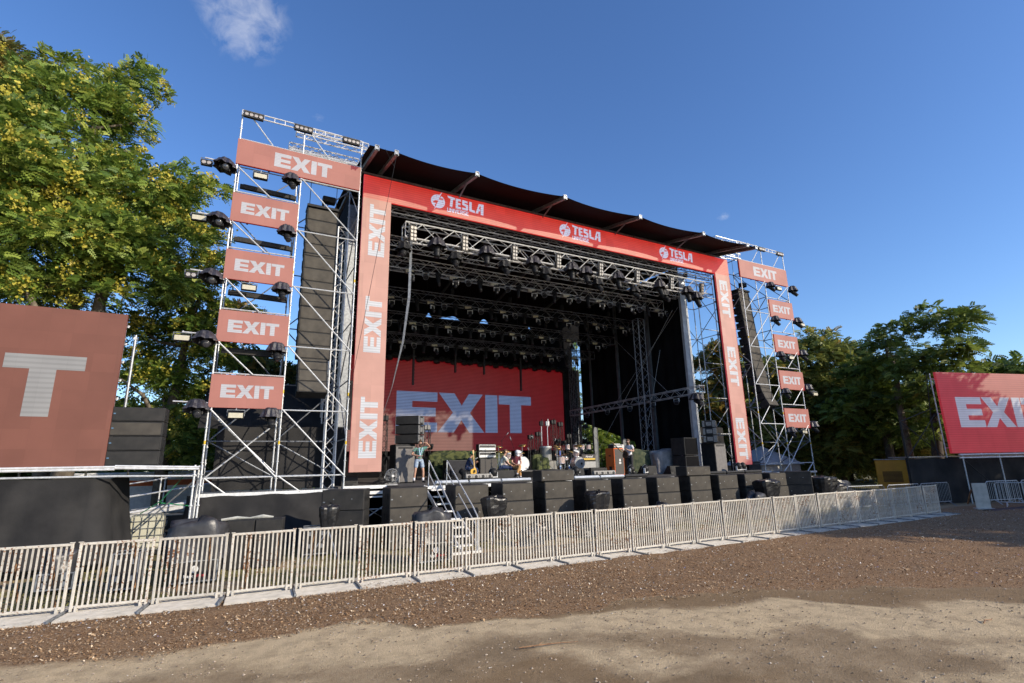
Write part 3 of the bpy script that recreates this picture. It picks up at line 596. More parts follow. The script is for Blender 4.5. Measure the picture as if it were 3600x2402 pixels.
m.build('strut', STEELD, t, world=True)
# side and back drapes with columns
t = thing('stage_drape', (24.5, 28, 1.7), 'tall black fabric wall hung between steel posts on the right side of the stage', 'drape')
m = MB(); vs = []; n = 60
for i in range(n + 1):
    y = 22.5 + (33.6 - 22.5) * i / n; w_ = .05 * math.sin(i * 1.3) + .03 * math.sin(i * 2.9)
    zb = 1.76 if y < 27.6 else 3.7 + (y - 27.6) * .30
    for z in (zb, 5.6, 9, 14.6): vs.append((24.25 + w_, y, z))
fs = [(i * 4 + j, i * 4 + j + 1, i * 4 + j + 5, i * 4 + j + 4) for i in range(n) for j in range(3)]
m.add(vs, fs); m.build('fabric', WALLC, t, smooth=True, world=True)
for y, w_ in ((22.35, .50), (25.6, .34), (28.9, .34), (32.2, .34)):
    m = MB(); m.box((24.25, y, 7.9), (w_, .16, 12.3)); m.box((24.25 - w_ / 2, y - .09, 7.9), (.03, .04, 12.3)); m.box((24.25 + w_ / 2, y - .09, 7.9), (.03, .04, 12.3)); m.build('post', mat('mast_steel', (.50, .53, .56), (.36, .39, .42), 3, .5, .3) if y < 23 else mat('shaded_mast_steel', (.16, .17, .18), (.11, .12, .13), 3, .6, .3), t, world=True)  # posts behind the first get a darker steel, their shade put into the colour
t = thing('stage_drape', (4.0, 28, 1.7), 'black fabric wall closing the left side of the stage behind the lattice tower', 'drape')
MB().box((3.7, 28.6, 8.2), (.04, 12.4, 12.9)).build('fabric', WALLC, t, world=True)
m = MB()
for y in (22.3, 25.6, 28.9, 32.2, 34.9): m.box((3.85, y, 7.9), (.3, .2, 12.3))
m.build('post', STEELD, t, world=True)
t = thing('stage_drape', (14, 35, 1.7), 'black backdrop cloth around and above the red video wall', 'drape')
m = MB(); m.box((13.9, 34.7, 6.2), (20.6, .04, 9.0)); m.box((13.9, 34.74, 11.8), (20.6, .04, 2.3)); m.box((14.6, 34.79, 15.3), (22.0, .04, 3.2))
gx_ = np.linspace(3.6, 25.6, 160); gz_ = 12.9 + sum(h_ * np.clip(1 - ((gx_ - c_) / w_) ** 2, 0, 1) for c_, w_, h_ in ((11.75, .22, .42), (13.3, .9, .30), (13.9, .5, .15), (16.2, .42, .45), (20.2, .12, .3))) + .05 * np.sin(gx_ * 9) * 0
m.add([(x_, 34.76, z_) for x_, z_ in zip(gx_, gz_)] + [(x_, 34.76, 13.8) for x_ in gx_], [(i_, i_ + 1, 161 + i_, 160 + i_) for i_ in range(159)]); m.box((24.9, 34.79, 13.3), (1.4, .04, 2.0)); m.build('fabric', WALLC, t, world=True)
m = MB()
for i in range(14):
    x = 22.75 + i * .11; m.tube((x, 33.9 + .05 * math.sin(i * 1.7), 1.8), (x, 33.9 + .05 * math.sin(i * 1.7), 9.7), .062, 6)
m.build('curtain', CLOTH, t, world=True)
# cable-dressed swags over the top of the video wall
m = MB()
for i in range(40):
    x = 6.6 + i * .42; m.lathe([(.0, -.18), (.2, -.1), (.26, .05), (.15, .2), (0, .25)], (x, 33.8, 9.62 + .1 * math.sin(i * 2.3)), n=7, jit=.2)
m.build('cable_swag', BTR, t, world=True)

# ============================================================= SCAFFOLD TOWERS
def scaffold(x0, mirror, side):
    xs = [0, 2.13, 4.28]; lv = [2.17, 4.32, 5.48, 6.52, 7.66, 8.72, 9.85, 10.88, 11.97, 12.98, 14.06]
    X0 = (lambda q: x0 + q) if not mirror else (lambda q: x0 + 4.28 - q)
    t = thing('scaffold_tower', (x0 + 2.1, 19.5, 0), f'tall galvanised scaffold tower carrying five red panels on the {side} of the stage', 'scaffold tower', group='two scaffold towers flanking the stage')
    yF, yB = 19.0, 21.1; r = .026
    for q in xs:
        for y in (yF, yB):
            if q == 4.28 and y == yB: pass
            m = MB(); top = 15.15 if y == yF else 14.3
            m.tube((X0(q), y, .05), (X0(q), y, top), r, 8)
            for z in np.arange(.5, top, .5375): m.tube((X0(q), y, z - .014), (X0(q), y, z + .014), .048, 6)
            m.build('standard', STEEL, t, world=True)
            if y == yF:
                m = MB()
                for z in (4.9, 9.2, 3.2): m.tube((X0(q), y, z), (X0(q), y, z + .12), .0285, 8)
                m.build('tape_mark', YEL, t, world=True)
    def tube(nm, a, b, rr=.024, mm=STEEL): m = MB(); m.tube(a, b, rr, 6); m.build(nm, mm, t, world=True)
    # ledgers
    for z in (5.48, 7.66, 9.85, 11.97, 2.17):
        tube('ledger', (X0(0), yF, z), (X0(2.13), yF, z))
    for z in (14.06,): tube('ledger', (X0(0), yF, z), (X0(4.28), yF, z))
    for z in (2.17, 4.34, 6.55, 8.74, 10.90, 12.98): tube('ledger', (X0(2.13), yF, z), (X0(4.28), yF, z))
    for z in (2.17, 3.4, 5.5, 7.7, 9.9, 12.0, 14.1):
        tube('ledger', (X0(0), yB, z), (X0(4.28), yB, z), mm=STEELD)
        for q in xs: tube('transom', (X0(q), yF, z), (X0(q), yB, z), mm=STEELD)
    # front braces: outer bay between panels, inner bay behind the array
    for zt, zb in ((12.9, 11.97), (10.8, 9.85), (8.7, 7.66), (6.5, 5.48), (4.3, 2.17)): tube('brace', (X0(.05), yF - .05, zt), (X0(1.15 if zt > 5 else 2.1), yF - .05, zb))
    for zt, zb in ((12.98, 10.9), (10.9, 8.74), (8.74, 6.55), (6.55, 4.34), (4.34, 2.17), (2.17, 1.66)): tube('brace', (X0(2.16 if zt > 3 else 2.2), yF - .05, zt), (X0(4.25 if zt > 3 else 2.9), yF - .05, zb))
    for a in (.1,): tube('brace', (X0(.1), yF - .04, 2.17), (X0(.75), yF - .04, 1.66))
    tube('brace', (X0(.3), yF, 15.05), (X0(1.1), yF, 14.06)); tube('brace', (X0(2.3), yF, 15.05), (X0(3.1), yF, 14.06))
    for i, (zt, zb) in enumerate(((14.1, 12), (12, 9.9), (9.9, 7.7), (7.7, 5.5), (5.5, 3.4), (3.4, 2.17))):
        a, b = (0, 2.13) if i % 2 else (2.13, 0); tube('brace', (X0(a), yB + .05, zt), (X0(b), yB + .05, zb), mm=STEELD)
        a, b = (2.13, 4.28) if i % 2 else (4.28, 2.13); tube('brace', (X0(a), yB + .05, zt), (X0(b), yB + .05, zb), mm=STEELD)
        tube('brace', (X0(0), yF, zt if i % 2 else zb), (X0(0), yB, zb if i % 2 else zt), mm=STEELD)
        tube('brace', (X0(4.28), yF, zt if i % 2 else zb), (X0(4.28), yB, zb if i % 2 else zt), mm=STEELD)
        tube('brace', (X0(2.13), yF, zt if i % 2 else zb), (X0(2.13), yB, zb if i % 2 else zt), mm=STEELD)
    tube('brace', (X0(.1), yF + .6, 4.2), (X0(2.1), yF + .6, 2.3)); tube('brace', (X0(2.1), yF + .9, 4.0), (X0(.1), yF + .9, 2.2))
    # base beam, platform and top truss
    m = MB(); m.box((x0 + 2.14, yF - .03, 1.66), (4.5, .07, .10)); m.build('base_beam', ALU, t, world=True)
    m = MB(); m.box((x0 + 2.14, 20.2, 1.66), (4.3, 1.9, .05)); m.build('deck', STEELD, t, world=True)
    m = MB(); a, b = X0(-.02), X0(4.3)
    for z in (15.02, 15.2): m.tube((a, yF - .06, z), (b, yF - .06, z), .024, 6)
    for i in range(13): q = a + (b - a) * i / 12; m.tube((q, yF - .06, 15.02), (q, yF - .06, 15.2), .016, 5)
    m.build('ladder_beam', ALU, t, world=True)
    m = MB(); m.truss((X0(1.9), 20.2, 15.75), (X0(4.75), 20.2, 15.75), .32, .32, .35, .028, .015); m.truss((X0(1.7), 20.9, 15.35), (X0(4.5), 20.9, 15.35), .32, .32, .35, .028, .015); m.truss((X0(1.8), 21.9, 15.7), (X0(4.9), 21.9, 15.7), .32, .32, .35, .028, .015)
    m.build('hoist_truss', ALU, t, world=True)
    # outriggers that hold lights at the outer side
    for z in (12.98, 10.9, 8.85, 6.72, 4.5):
        tube('outrigger', (X0(.0), yF, z), (X0(-.98), yF, z + .02), .022, ALU)
    return t
scaffold(-.80, False, 'left'); tw = scaffold(25.62, True, 'right'); tw.scale = (1.0316,) * 3; tw.location = (28.60, 20.12, -.07)
def RT(x, z, y=19.53): return 28.60 + 1.0316 * (x - 27.72), y, -.07 + 1.0316 * z     # a place on the slightly larger right tower
def panel(x0, x1, zt, zb, y, lab, th_, lx=None):
    t = thing('led_sign', (x0, y, zb), lab, 'led sign', group='red video panels on the scaffold towers')
    w, h = x1 - x0, zt - zb
    MB().box((w / 2, .04, h / 2), (w, .06, h)).build('screen_face', LEDP, t)
    m = MB(); m.box((w / 2, .105, h / 2), (w - .02, .06, h - .02)); m.box((w * .25, .16, h / 2), (.06, .06, h)); m.box((w * .75, .16, h / 2), (.06, .06, h)); m.build('housing', CAB, t)
    lh = th_; lw = 3.6 * lh; lx = (w - lw) / 2 if lx is None else lx
    put_letters(t, (lx, .004, (h - lh) / 2), X, Z, lh, LEDPL, world=False)
LEDP = led('tower_panel_red', (.175, .135, .108), (.21, .001, .004), 1.0, pitch=0, module=.535, var=.09)
LEDPL = led('tower_panel_pale_lettering', (.25, .245, .24), (.20, .20, .24), 1.0, pitch=.06, module=.535, dark=.84, var=.03)
panel(-.85, 3.48, 14.02, 13.03, 18.93, 'wide red panel with pale letters, topmost on the left tower', .56, 1.23)
for k, zt in enumerate((11.9, 9.77, 7.60, 5.43)): panel(-.82, 1.32, zt, zt - 1.07, 18.93, f'red panel with pale letters on the left tower, {ORD[k + 1]} from the top', .43)
q1, q2 = RT(25.55, 14.02), RT(29.95, 12.93); panel(q1[0], q2[0], q1[2], q2[2], 19.53, 'wide red panel with pale letters, topmost on the right tower', .62, 1.26)
for k, zt in enumerate((11.85, 9.66, 7.47, 5.25)): q1, q2 = RT(27.85, zt), RT(30.05, zt - 1.10); panel(q1[0], q2[0], q1[2], q2[2], 19.53, f'red panel with pale letters on the right tower, {ORD[k + 1]} from the top', .475)
# ============================================================= LIGHTING FIXTURES (origin at the hanging point, lamp looks to -Y)
def dish(m, c, r, rot=None, n=12, d=.03, mi=0): m.lathe([(r, 0), (r * 1.02, -.006), (r * .96, -.012), (r * .7, d), (r * .3, d * 1.5), (0, d * 1.55)], c, (rot or Matrix.Identity(3)) @ rotx(R_(-90)), n, mi)
def cup(m, c, r, rot=None, n=12):   # shallow bowl opening to -Y
    m.lathe([(r, -.012), (r * .92, -.012), (r * .62, .02), (r * .2, .034), (0, .034)], c, (rot or Matrix.Identity(3)) @ rotx(R_(-90)), n)
def mk_blinder(nx_, nz_, s=.155, body=CAB):
    t = thing('blinder', (0, 0, 0), 'x', 'blinder light'); w, h = nx_ * s + .03, nz_ * s + .03
    MB().rbox((0, .07, -h / 2 - .1), (w, .13, h), .01, mi=0).box((0, .005, -.1), (w, .02, .02)).box((0, .005, -h - .1), (w, .02, .02)).build('housing', body, t)
    m = MB(); m.tube((-w / 2 - .015, .06, -h * .5 - .1), (-w / 2 - .015, .06, -.02), .012, 5); m.tube((w / 2 + .015, .06, -h * .5 - .1), (w / 2 + .015, .06, -.02), .012, 5); m.tube((-w / 2 - .015, .06, -.02), (w / 2 + .015, .06, -.02), .012, 5); m.build('yoke', STEELD, t)
    for i in range(nx_):
        for j in range(nz_):
            m = MB(); cup(m, (0, 0, 0), s * .43); m.tube((0, .0, 0), (0, .03, 0), s * .12, 8); o = m.build('lamp', LAMP, t, smooth=True); o.location = (-w / 2 + .015 + s * (i + .5), -.004, -.1 - .015 - s * (j + .5))
    return t
def mk_strobe(body=CAB, w=.46, face=STROBE):
    t = thing('strobe_light', (0, 0, 0), 'x', 'strobe light')
    MB().rbox((0, .07, -.20), (w, .14, .22), .015).box((0, .16, -.2), (w * .8, .05, .16)).build('housing', body, t)
    MB().box((0, -.006, -.205), (w - .07, .012, .155)).build('lamp_face', face, t)
    m = MB()
    for s in (-1, 1): m.box((s * (w / 2 + .012), .08, -.12), (.012, .04, .2))
    m.box((0, .08, -.03), (w + .03, .05, .015)); m.tube((0, .08, -.03), (0, .08, .05), .02, 6); m.build('bracket', STEELD, t); return t
def head_mesh(tilt, c, r=.11, L=.34):
    """tilt is the angle of the barrel from straight down towards -Y"""
    rt = rotx(-tilt); m = MB(); m.lathe([(r * .55, .16), (r * .95, .12), (r * 1.05, .0), (r * 1.0, -L * .45), (r * .93, -L * .75), (r * .93, -L), (r * .8, -L)], c, rt, 14)
    for z in (.05, -.05, -.15): m.lathe([(r * 1.1, z), (r * 1.12, z - .012), (r * 1.1, z - .024)], c, rt, 14)
    return m, rt
def mk_hood(tilt, mat_=HOOD, seed=0, big=1.0):
    t = thing('moving_head_light', (0, 0, 0), 'x', 'moving head light')
    MB().rbox((0, 0, -.07), (.40, .30, .12), .02).tube((-.1, 0, 0), (-.1, 0, .06), .018, 6).tube((.1, 0, 0), (.1, 0, .06), .018, 6).build('base', CAB, t)
    m = MB(); rnd = random.Random(seed); n = 22; prof = [(.03, .05), (.17, .04), (.235, -.03), (.27, -.14), (.33, -.26), (.34, -.30)]; vs = []
    for k, (r, h) in enumerate(prof):
        for i in range(n):
            a = 2 * math.pi * i / n; j = 1 + (.05 + .02 * k) * math.sin(i * 2.2 + seed) * (k > 0) + rnd.uniform(-.03, .03); vs.append((r * j * big * math.cos(a), r * j * big * math.sin(a) * .85, h + rnd.uniform(-.015, .015)))
    m.add(vs, [(k * n + i, k * n + (i + 1) % n, (k + 1) * n + (i + 1) % n, (k + 1) * n + i) for k in range(5) for i in range(n)] + [tuple(range(n - 1, -1, -1))]); m.build('rain_hood', mat_, t)
    c = Vector((0, 0, -.36)); m = MB()
    for s in (-1, 1): m.rbox((s * .155, 0, -.27), (.05, .12, .30), .015)
    m.rbox((0, 0, -.15), (.34, .14, .05), .015); m.build('yoke', PLAS, t)
    m, rt = head_mesh(tilt, c, .115, .36); h = m.build('head', PLAS, t, smooth=True)
    q = MB(); q.lathe([(.098, -.352), (.07, -.362), (0, -.366)], c, rt, 14); o = q.build('lens', LENS, h, smooth=True); return t
def mk_head(tilt, trim=PLAS, r=.095, L=.26, kind='moving_head_light', wash=False, floor=False):
    t = thing(kind, (0, 0, 0), 'x', 'wash light' if wash else 'moving head light'); s_ = -1 if floor else 1
    MB().rbox((0, 0, -.06 * s_), (.30, .22, .10), .02).tube((0, 0, 0), (0, 0, .05 * s_ if not floor else -.001), .02, 6).build('base', PLAS, t)
    m = MB()
    for s in (-1, 1): m.rbox((s * (r + .045), 0, -.20 * s_), (.035, .10, .24), .012)
    m.rbox((0, 0, -.12 * s_), (2 * r + .12, .12, .04), .012); m.build('yoke', trim, t)
    c = Vector((0, 0, -.28 * s_)); rt = rotx(-tilt) if not floor else rotx(math.pi - tilt)
    if wash:
        m = MB(); m.lathe([(r * .7, .12), (r * 1.3, .06), (r * 1.45, -.04), (r * 1.45, -.12), (r * 1.3, -.12)], c, rt, 18); h = m.build('head', PLAS, t, smooth=True)
        q = MB(); q.lathe([(r * 1.47, -.115), (r * 1.47, -.13), (r * 1.3, -.13), (r * 1.3, -.118)], c, rt, 18); q.build('rim', STEELD, h)
        q = MB()
        for rad, k in ((0, 1), (.45, 6), (.95, 12)):
            for i in range(k): a = 2 * math.pi * i / k; q.lathe([(r * .20, -.121), (r * .13, -.13), (0, -.132)], c + rt @ Vector((r * rad * 1.15 * math.cos(a), r * rad * 1.15 * math.sin(a), 0)), rt, 7)
        q.lathe([(r * 1.28, -.118), (0, -.119)], c, rt, 18); q.build('lens', LENS, h)
    else:
        m = MB(); m.lathe([(r * .5, .14), (r * 1.0, .10), (r * 1.1, 0), (r * .98, -L * .5), (r * .95, -L), (r * .8, -L)], c, rt, 14); h = m.build('head', PLAS, t, smooth=True)
        q = MB(); q.lathe([(r * .82, -L + .006), (r * .5, -L - .012), (0, -L - .018)], c, rt, 14); q.build('lens', LENS, h, smooth=True)
    return t
def mk_bar(L=1.8):
    t = thing('light_bar', (0, 0, 0), 'x', 'light bar'); MB().rbox((0, 0, 0), (L, .13, .16), .01).box((0, .02, .1), (L * .9, .05, .05)).build('housing', CAB, t)
    m = MB()
    for i in range(int(L / .05)):
        for z in (-.035, .0, .035): m.box((-L / 2 + .04 + i * .05, -.068, z), (.022, .008, .018))
    m.build('led_row', GRL, t); return t
# box trusses under the roof, front to back
def truss_thing(y, z0, z1, x0, x1, label, mat_=ALU, w=.5, bay=.62, rc=.026, rd=.014):
    t = thing('lighting_truss', ((x0 + x1) / 2, y, z1), label, 'lighting truss', group='box trusses hung under the stage roof')
    MB().truss((x0, y, (z0 + z1) / 2), (x1, y, (z0 + z1) / 2), w, z1 - z0, bay, rc, rd).build('truss_frame', mat_, t, world=True)
    for i in range(5):
        m = MB(); x = x0 + (x1 - x0) * (i + .5) / 5; m.tube((x, y, z1), (x, y, 15.1), .012, 4); m.lathe([(0, 0), (.09, .03), (.12, .12), (.12, .3), (.07, .38), (0, .4)], (x, y, z1 + .12), n=8)
        m.build('chain_hoist', BTR, t, world=True)
    return t
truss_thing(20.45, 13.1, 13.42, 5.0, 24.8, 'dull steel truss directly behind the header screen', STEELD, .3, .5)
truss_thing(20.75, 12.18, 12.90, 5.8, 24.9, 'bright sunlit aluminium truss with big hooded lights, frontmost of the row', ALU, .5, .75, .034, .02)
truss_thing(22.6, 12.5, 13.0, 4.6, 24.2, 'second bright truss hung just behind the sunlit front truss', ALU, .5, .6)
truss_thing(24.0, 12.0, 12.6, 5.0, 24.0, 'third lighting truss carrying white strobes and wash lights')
truss_thing(27.0, 11.5, 12.05, 4.8, 24.0, 'fourth lighting truss, half shaded, above the stage middle', STEELD)  # from here back the darker steel stands in for shade under the roof
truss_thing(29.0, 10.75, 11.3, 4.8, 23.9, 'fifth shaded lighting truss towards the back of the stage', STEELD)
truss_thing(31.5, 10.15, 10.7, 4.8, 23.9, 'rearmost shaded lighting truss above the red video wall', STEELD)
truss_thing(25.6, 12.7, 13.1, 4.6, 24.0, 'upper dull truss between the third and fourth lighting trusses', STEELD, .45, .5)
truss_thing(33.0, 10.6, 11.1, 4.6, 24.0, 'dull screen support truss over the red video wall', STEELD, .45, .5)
bl8 = spawner(mk_blinder(2, 4, .165, mat('dark_lamp_box', (.05, .045, .042), (.03, .028, .027), 8, .6)))
GB = 'eight-lamp blinders along the sunlit front truss'
for i, x in enumerate((6.19, 8.68, 11.32, 13.88, 16.58, 19.14, 21.72, 24.21)):
    bl8((x * .985, 20.28, 12.78), .28, f'upright eight-lamp blinder on the front truss, {ORD[i]} from the left', GB, rot=(R_(10), R_(-7), .28))
hA = spawner(mk_hood(.15, seed=1)); hB = spawner(mk_hood(.85, PLAS, seed=2, big=.9)); hC = spawner(mk_hood(.35, seed=5))
for i, (x, z, s) in enumerate(((7.36, 12.45, 0), (8.35, 12.05, 1), (9.85, 12.5, 0), (10.95, 12.1, 1), (12.45, 12.45, 2), (13.3, 12.1, 1), (14.75, 12.5, 0), (15.65, 12.45, 2), (16.6, 12.05, 1), (17.81, 12.5, 0), (19.13, 12.0, 1), (20.83, 12.45, 2), (21.4, 12.1, 1), (23.05, 12.45, 0), (23.75, 12.2, 2), (5.9, 12.1, 1))):
    (hA, hB, hC)[s]((x * .985, 20.45 + .25 * (s == 1), z - .15), random.uniform(-.5, .6), f'black hooded moving head under the front truss, {ORD[i] if i < 15 else "sixteenth"} hung counting from the left' if i < 15 else 'black hooded moving head at the far left end of the front truss', 'hooded moving heads under the front truss', scale=1.22 if s != 1 else 1.12)
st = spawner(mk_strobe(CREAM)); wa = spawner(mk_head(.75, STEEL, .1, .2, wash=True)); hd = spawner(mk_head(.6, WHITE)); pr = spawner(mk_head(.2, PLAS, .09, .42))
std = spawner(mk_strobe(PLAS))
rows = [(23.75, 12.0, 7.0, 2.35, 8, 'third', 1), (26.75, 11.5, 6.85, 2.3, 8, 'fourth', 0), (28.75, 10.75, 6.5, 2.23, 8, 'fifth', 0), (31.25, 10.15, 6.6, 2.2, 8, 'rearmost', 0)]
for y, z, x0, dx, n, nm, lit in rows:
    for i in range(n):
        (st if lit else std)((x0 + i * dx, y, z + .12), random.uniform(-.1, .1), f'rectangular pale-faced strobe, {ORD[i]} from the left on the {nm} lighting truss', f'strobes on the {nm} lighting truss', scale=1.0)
        wa((x0 + .82 + i * dx, y, z + .05), random.uniform(-.3, .2), f'round wash light, {ORD[i]} from the left on the {nm} lighting truss', f'wash lights on the {nm} lighting truss')
        hd((x0 + .02 + i * dx, y - .25, z - .22), random.uniform(-.6, .6), f'moving head hung low, {ORD[i]} from the left on the {nm} lighting truss', f'low moving heads on the {nm} lighting truss')
        if i < n - 1: pr((x0 + 1.5 + i * dx, y, z + .05), random.uniform(-.9, .9), f'long-barrelled profile light, {ORD[i]} from the left on the {nm} lighting truss', f'profile lights on the {nm} lighting truss')
bt = mk_bar(1.9); sb = spawner(bt)
for i, (x, z1, z0) in enumerate(((9.85, 9.9, 7.5), (12.76, 9.9, 8.5), (14.9, 9.9, 8.5), (17.8, 9.9, 7.5))):
    t = thing('hanging_light_bar', (x, 32, z1), f'black vertical light bar hanging over the red video wall, {ORD[i]} from the left', 'light bar', group='black bars hanging before the red video wall')
    MB().rbox((x, 32, (z1 + z0) / 2), (.12, .14, z1 - z0), .01).build('housing', CAB, t, world=True)
    m = MB(); 
    for k in range(int((z1 - z0) / .22)): m.box((x + .07, 32, z0 + .12 + k * .22), (.03, .08, .05))
    m.build('clamp', BTR, t, world=True)
# ---- lights on the two scaffold towers
bl4 = spawner(mk_blinder(4, 1, .155)); bl2 = spawner(mk_blinder(2, 1, .155)); s1 = spawner(mk_strobe(PLAS, .48, mat('pale_lamp_face', (.46, .43, .32), (.54, .50, .38), 12, .4)))
G4 = 'four-lamp blinders on top of the towers'
for i, x in enumerate((-.44, 1.27, 3.05)): bl4((x, 18.85, 15.22), 0, f'four-lamp blinder on top of the left tower, {ORD[i]} from the left', G4)
for i, x in enumerate((27.8, 29.55)): bl4(RT(x, 15.22, 19.46), 0, f'four-lamp blinder on top of the right tower, {ORD[i]} from the left', G4)
hT = spawner(mk_hood(1.05, seed=7, big=1.1)); hT2 = spawner(mk_hood(.7, seed=9, big=1.05))
for i, z in enumerate((13.0, 10.92, 8.86, 6.74, 4.52)):
    hT((-1.12, 18.95, z), -.35, f'black-hooded moving head on the outer side of the left tower, {ORD[i]} from the top', 'hooded moving heads on the left tower', rot=(R_(-14), R_(10 - 8 * (i > 2)), .2), scale=1.0)
    if i != 9: hT2((1.0, 18.85, (12.98, 10.9, 8.72, 6.56, 4.34)[i]), .3, f'black-hooded moving head under a red panel of the left tower, {ORD[i]} from the top', 'hooded moving heads on the left tower', scale=.92)
    hT2(RT(30.35, z - .02, 19.55), .4, f'black-hooded moving head on the outer side of the right tower, {ORD[i]} from the top', 'hooded moving heads on the right tower', scale=1.0)
    hT2(RT(28.15, (12.9, 10.75, 8.56, 6.37, 4.14)[i], 19.5), .1, f'black-hooded moving head under a red panel of the right tower, {ORD[i]} from the top', 'hooded moving heads on the right tower', scale=.9)
for i, (x, z, nm) in enumerate(((-1.72, 13.0, 'b'), (-1.72, 10.92, 's'), (-1.74, 8.86, 'b'), (-1.76, 6.74, 's'))):
    (bl2 if nm == 'b' else s1)((x, 18.95, z), -.05, f'{"two-lamp blinder" if nm == "b" else "pale-faced strobe"} at the tip of an outrigger left of the left tower, level {i + 1} from the top' if 0 else (f'two-lamp blinder at an outrigger tip left of the left tower, {"upper" if i == 0 else "lower"} of two' if nm == 'b' else f'pale-faced strobe at an outrigger tip left of the left tower, {"upper" if i == 1 else "lower"} of two'), 'lights at the outrigger tips')
for i, z in enumerate((12.9, 8.66, 4.32)): s1((-.02, 18.88, z), 0, f'pale-faced strobe under a red panel of the left tower, {ORD[i]} from the top', 'strobes under the tower panels')
for i, (x, z) in enumerate(((28.95, 12.85), (29.15, 8.5), (29.35, 4.1))): s1(RT(x, z, 19.48), 0, f'pale-faced strobe under a red panel of the right tower, {ORD[i]} from the top', 'strobes under the tower panels')
for i, (x, z) in enumerate(((30.85, 10.75), (31.05, 6.4))): s1(RT(x, z, 19.55), 0, f'pale-faced strobe beyond the outer side of the right tower, {"upper" if i == 0 else "lower"} of two', 'strobes under the tower panels')
for i, z in enumerate((12.42, 10.35, 8.35, 6.3)): sb((.30, 19.5, z), 0, f'long black light bar behind the left tower panels, {ORD[i]} from the top', 'long light bars in the left tower', rot=(0, R_(1.5), 0))

# ============================================================= LOUDSPEAKERS
def mk_array_box(w=1.16, h=.49, d=.55):
    """fronts look to -Y; origin at the top rear pin"""
    m = MB(); vs = [(-w / 2, 0, 0), (w / 2, 0, 0), (w / 2, 0, -h), (-w / 2, 0, -h), (-w / 2, d, -.07), (w / 2, d, -.07), (w / 2, d, -h + .07), (-w / 2, d, -h + .07)]
    m.add(vs, [(0, 3, 2, 1), (4, 5, 6, 7), (0, 1, 5, 4), (3, 7, 6, 2), (0, 4, 7, 3), (1, 2, 6, 5)])
    for s in (-1, 1): m.rbox((s * (w / 2 + .006), .12, -h / 2), (.022, .16, h - .06), .008); m.rbox((s * (w / 2 + .006), .40, -h / 2), (.022, .10, h - .2), .008)
    for s in (-1, 1): m.box((s * (w / 2 - .02), -.008, -h / 2), (.03, .02, h - .02))
    g = MB(); g.box((0, -.012, -h / 2), (w - .09, .018, h - .05)); g.box((0, -.022, -h / 2), (.10, .006, h - .07)); g.box((-w / 2 + .09, -.024, -h + .08), (.05, .005, .02))
    return m, g
def line_array(root_loc, n1, n2, lab, yaw=0.0, lean=0.0):
    t = thing('line_array', root_loc, lab, 'hanging speaker array', yaw, group='tall hanging speaker arrays beside the stage')
    m = MB(); m.box((0, .25, .06), (1.2, .7, .07)); m.box((0, -.02, .08), (1.2, .08, .12)); m.tube((0, .2, .1), (0, .2, .55), .05, 6); m.tube((-.5, .2, .1), (-.5, .2, 2.2), .012, 4); m.tube((.5, .2, .1), (.5, .2, 2.2), .012, 4); m.rbox((.2, .1, .5), (.5, .3, .25), .03); m.build('fly_bar', PLAS, t)
    p = Vector((0, 0, 0)); a = R_(1.0) * lean; n = 0
    for i in range(n1 + n2):
        w, h = (1.16, .497) if i < n1 else (1.0, .44)
        a += R_(.15 if i < n1 - 4 else (1.0 if i < n1 else 6.0)); mb, gb = mk_array_box(w, h)
        o = mb.build('speaker_cabinet', CAB, t); q = gb.build('grille', GRL, o); o.location = p; o.rotation_euler = (-a, 0, 0)
        p = p + rotx(-a) @ Vector((0, 0, -h - .008))
    return t
line_array((2.30, 19.9, 12.36), 12, 3, 'tall hanging black speaker array inside the left scaffold tower', 0)
line_array((27.62, 20.45, 12.75), 12, 3, 'tall hanging black speaker array inside the right scaffold tower', R_(6), 3.4)
def mk_sub(w=1.2, h=.585, d=.86, dark=False, discs=True):
    t = thing('subwoofer', (0, 0, 0), 'x', 'subwoofer')
    m = MB(); m.rbox((0, d / 2, h / 2), (w, d, h), .014); m.build('cabinet', CAB, t)
    g = MB(); g.box((0, -.006, h / 2), (w - .05, .014, h - .05)); g.build('grille', GRLD if dark else GRL, t)
    k = MB()
    for s in (-1, 1): k.tube((s * .26, -.012, h * .55), (s * .26, -.02, h * .55), .016, 6)
    k.box((-w / 2 + .07, -.015, h * .42), (.055, .006, .035)); k.build('badge', STEELD, t)
    for s in (-1, 1):
        for y in (.30, .58):
            q = MB(); q.box((s * (w / 2 + .002), y, h * .56), (.012, .13, .17)); q.box((s * (w / 2 + .010), y, h * .56), (.012, .09, .03)); q.build('handle', PLAS, t)
    return t
su = spawner(mk_sub()); sud = spawner(mk_sub(dark=True))
SUBX = [2.95, 4.90, 7.00, 8.70, 10.37, 12.12, 13.84, 15.58, 17.38, 19.07, 20.72, 22.45]
NM = ['first', 'second', 'third', 'fourth', 'fifth', 'sixth', 'seventh', 'eighth', 'ninth', 'tenth', 'eleventh', 'twelfth']
for i, x in enumerate(SUBX):
    for j in range(3):
        a = -.42 if i == 0 else random.uniform(-.02, .02); y = 16.05 if i == 0 else 16.0
        (sud if i == 0 else su)((x, y + random.uniform(-.01, .01) + .02 * j, .02 + j * .589), a + random.uniform(-.006, .006), f'{("lowest", "middle", "topmost")[j]} black subwoofer of the {NM[i]} stack from the left before the stage', 'subwoofers stacked three high before the stage')
for j in range(3): sud((23.25, 15.7, .02 + j * .60), -.9, f'{("lowest", "middle", "topmost")[j]} subwoofer of the rightmost stack, turned with its handles to the camera', 'subwoofers stacked three high before the stage', scale=1.04)
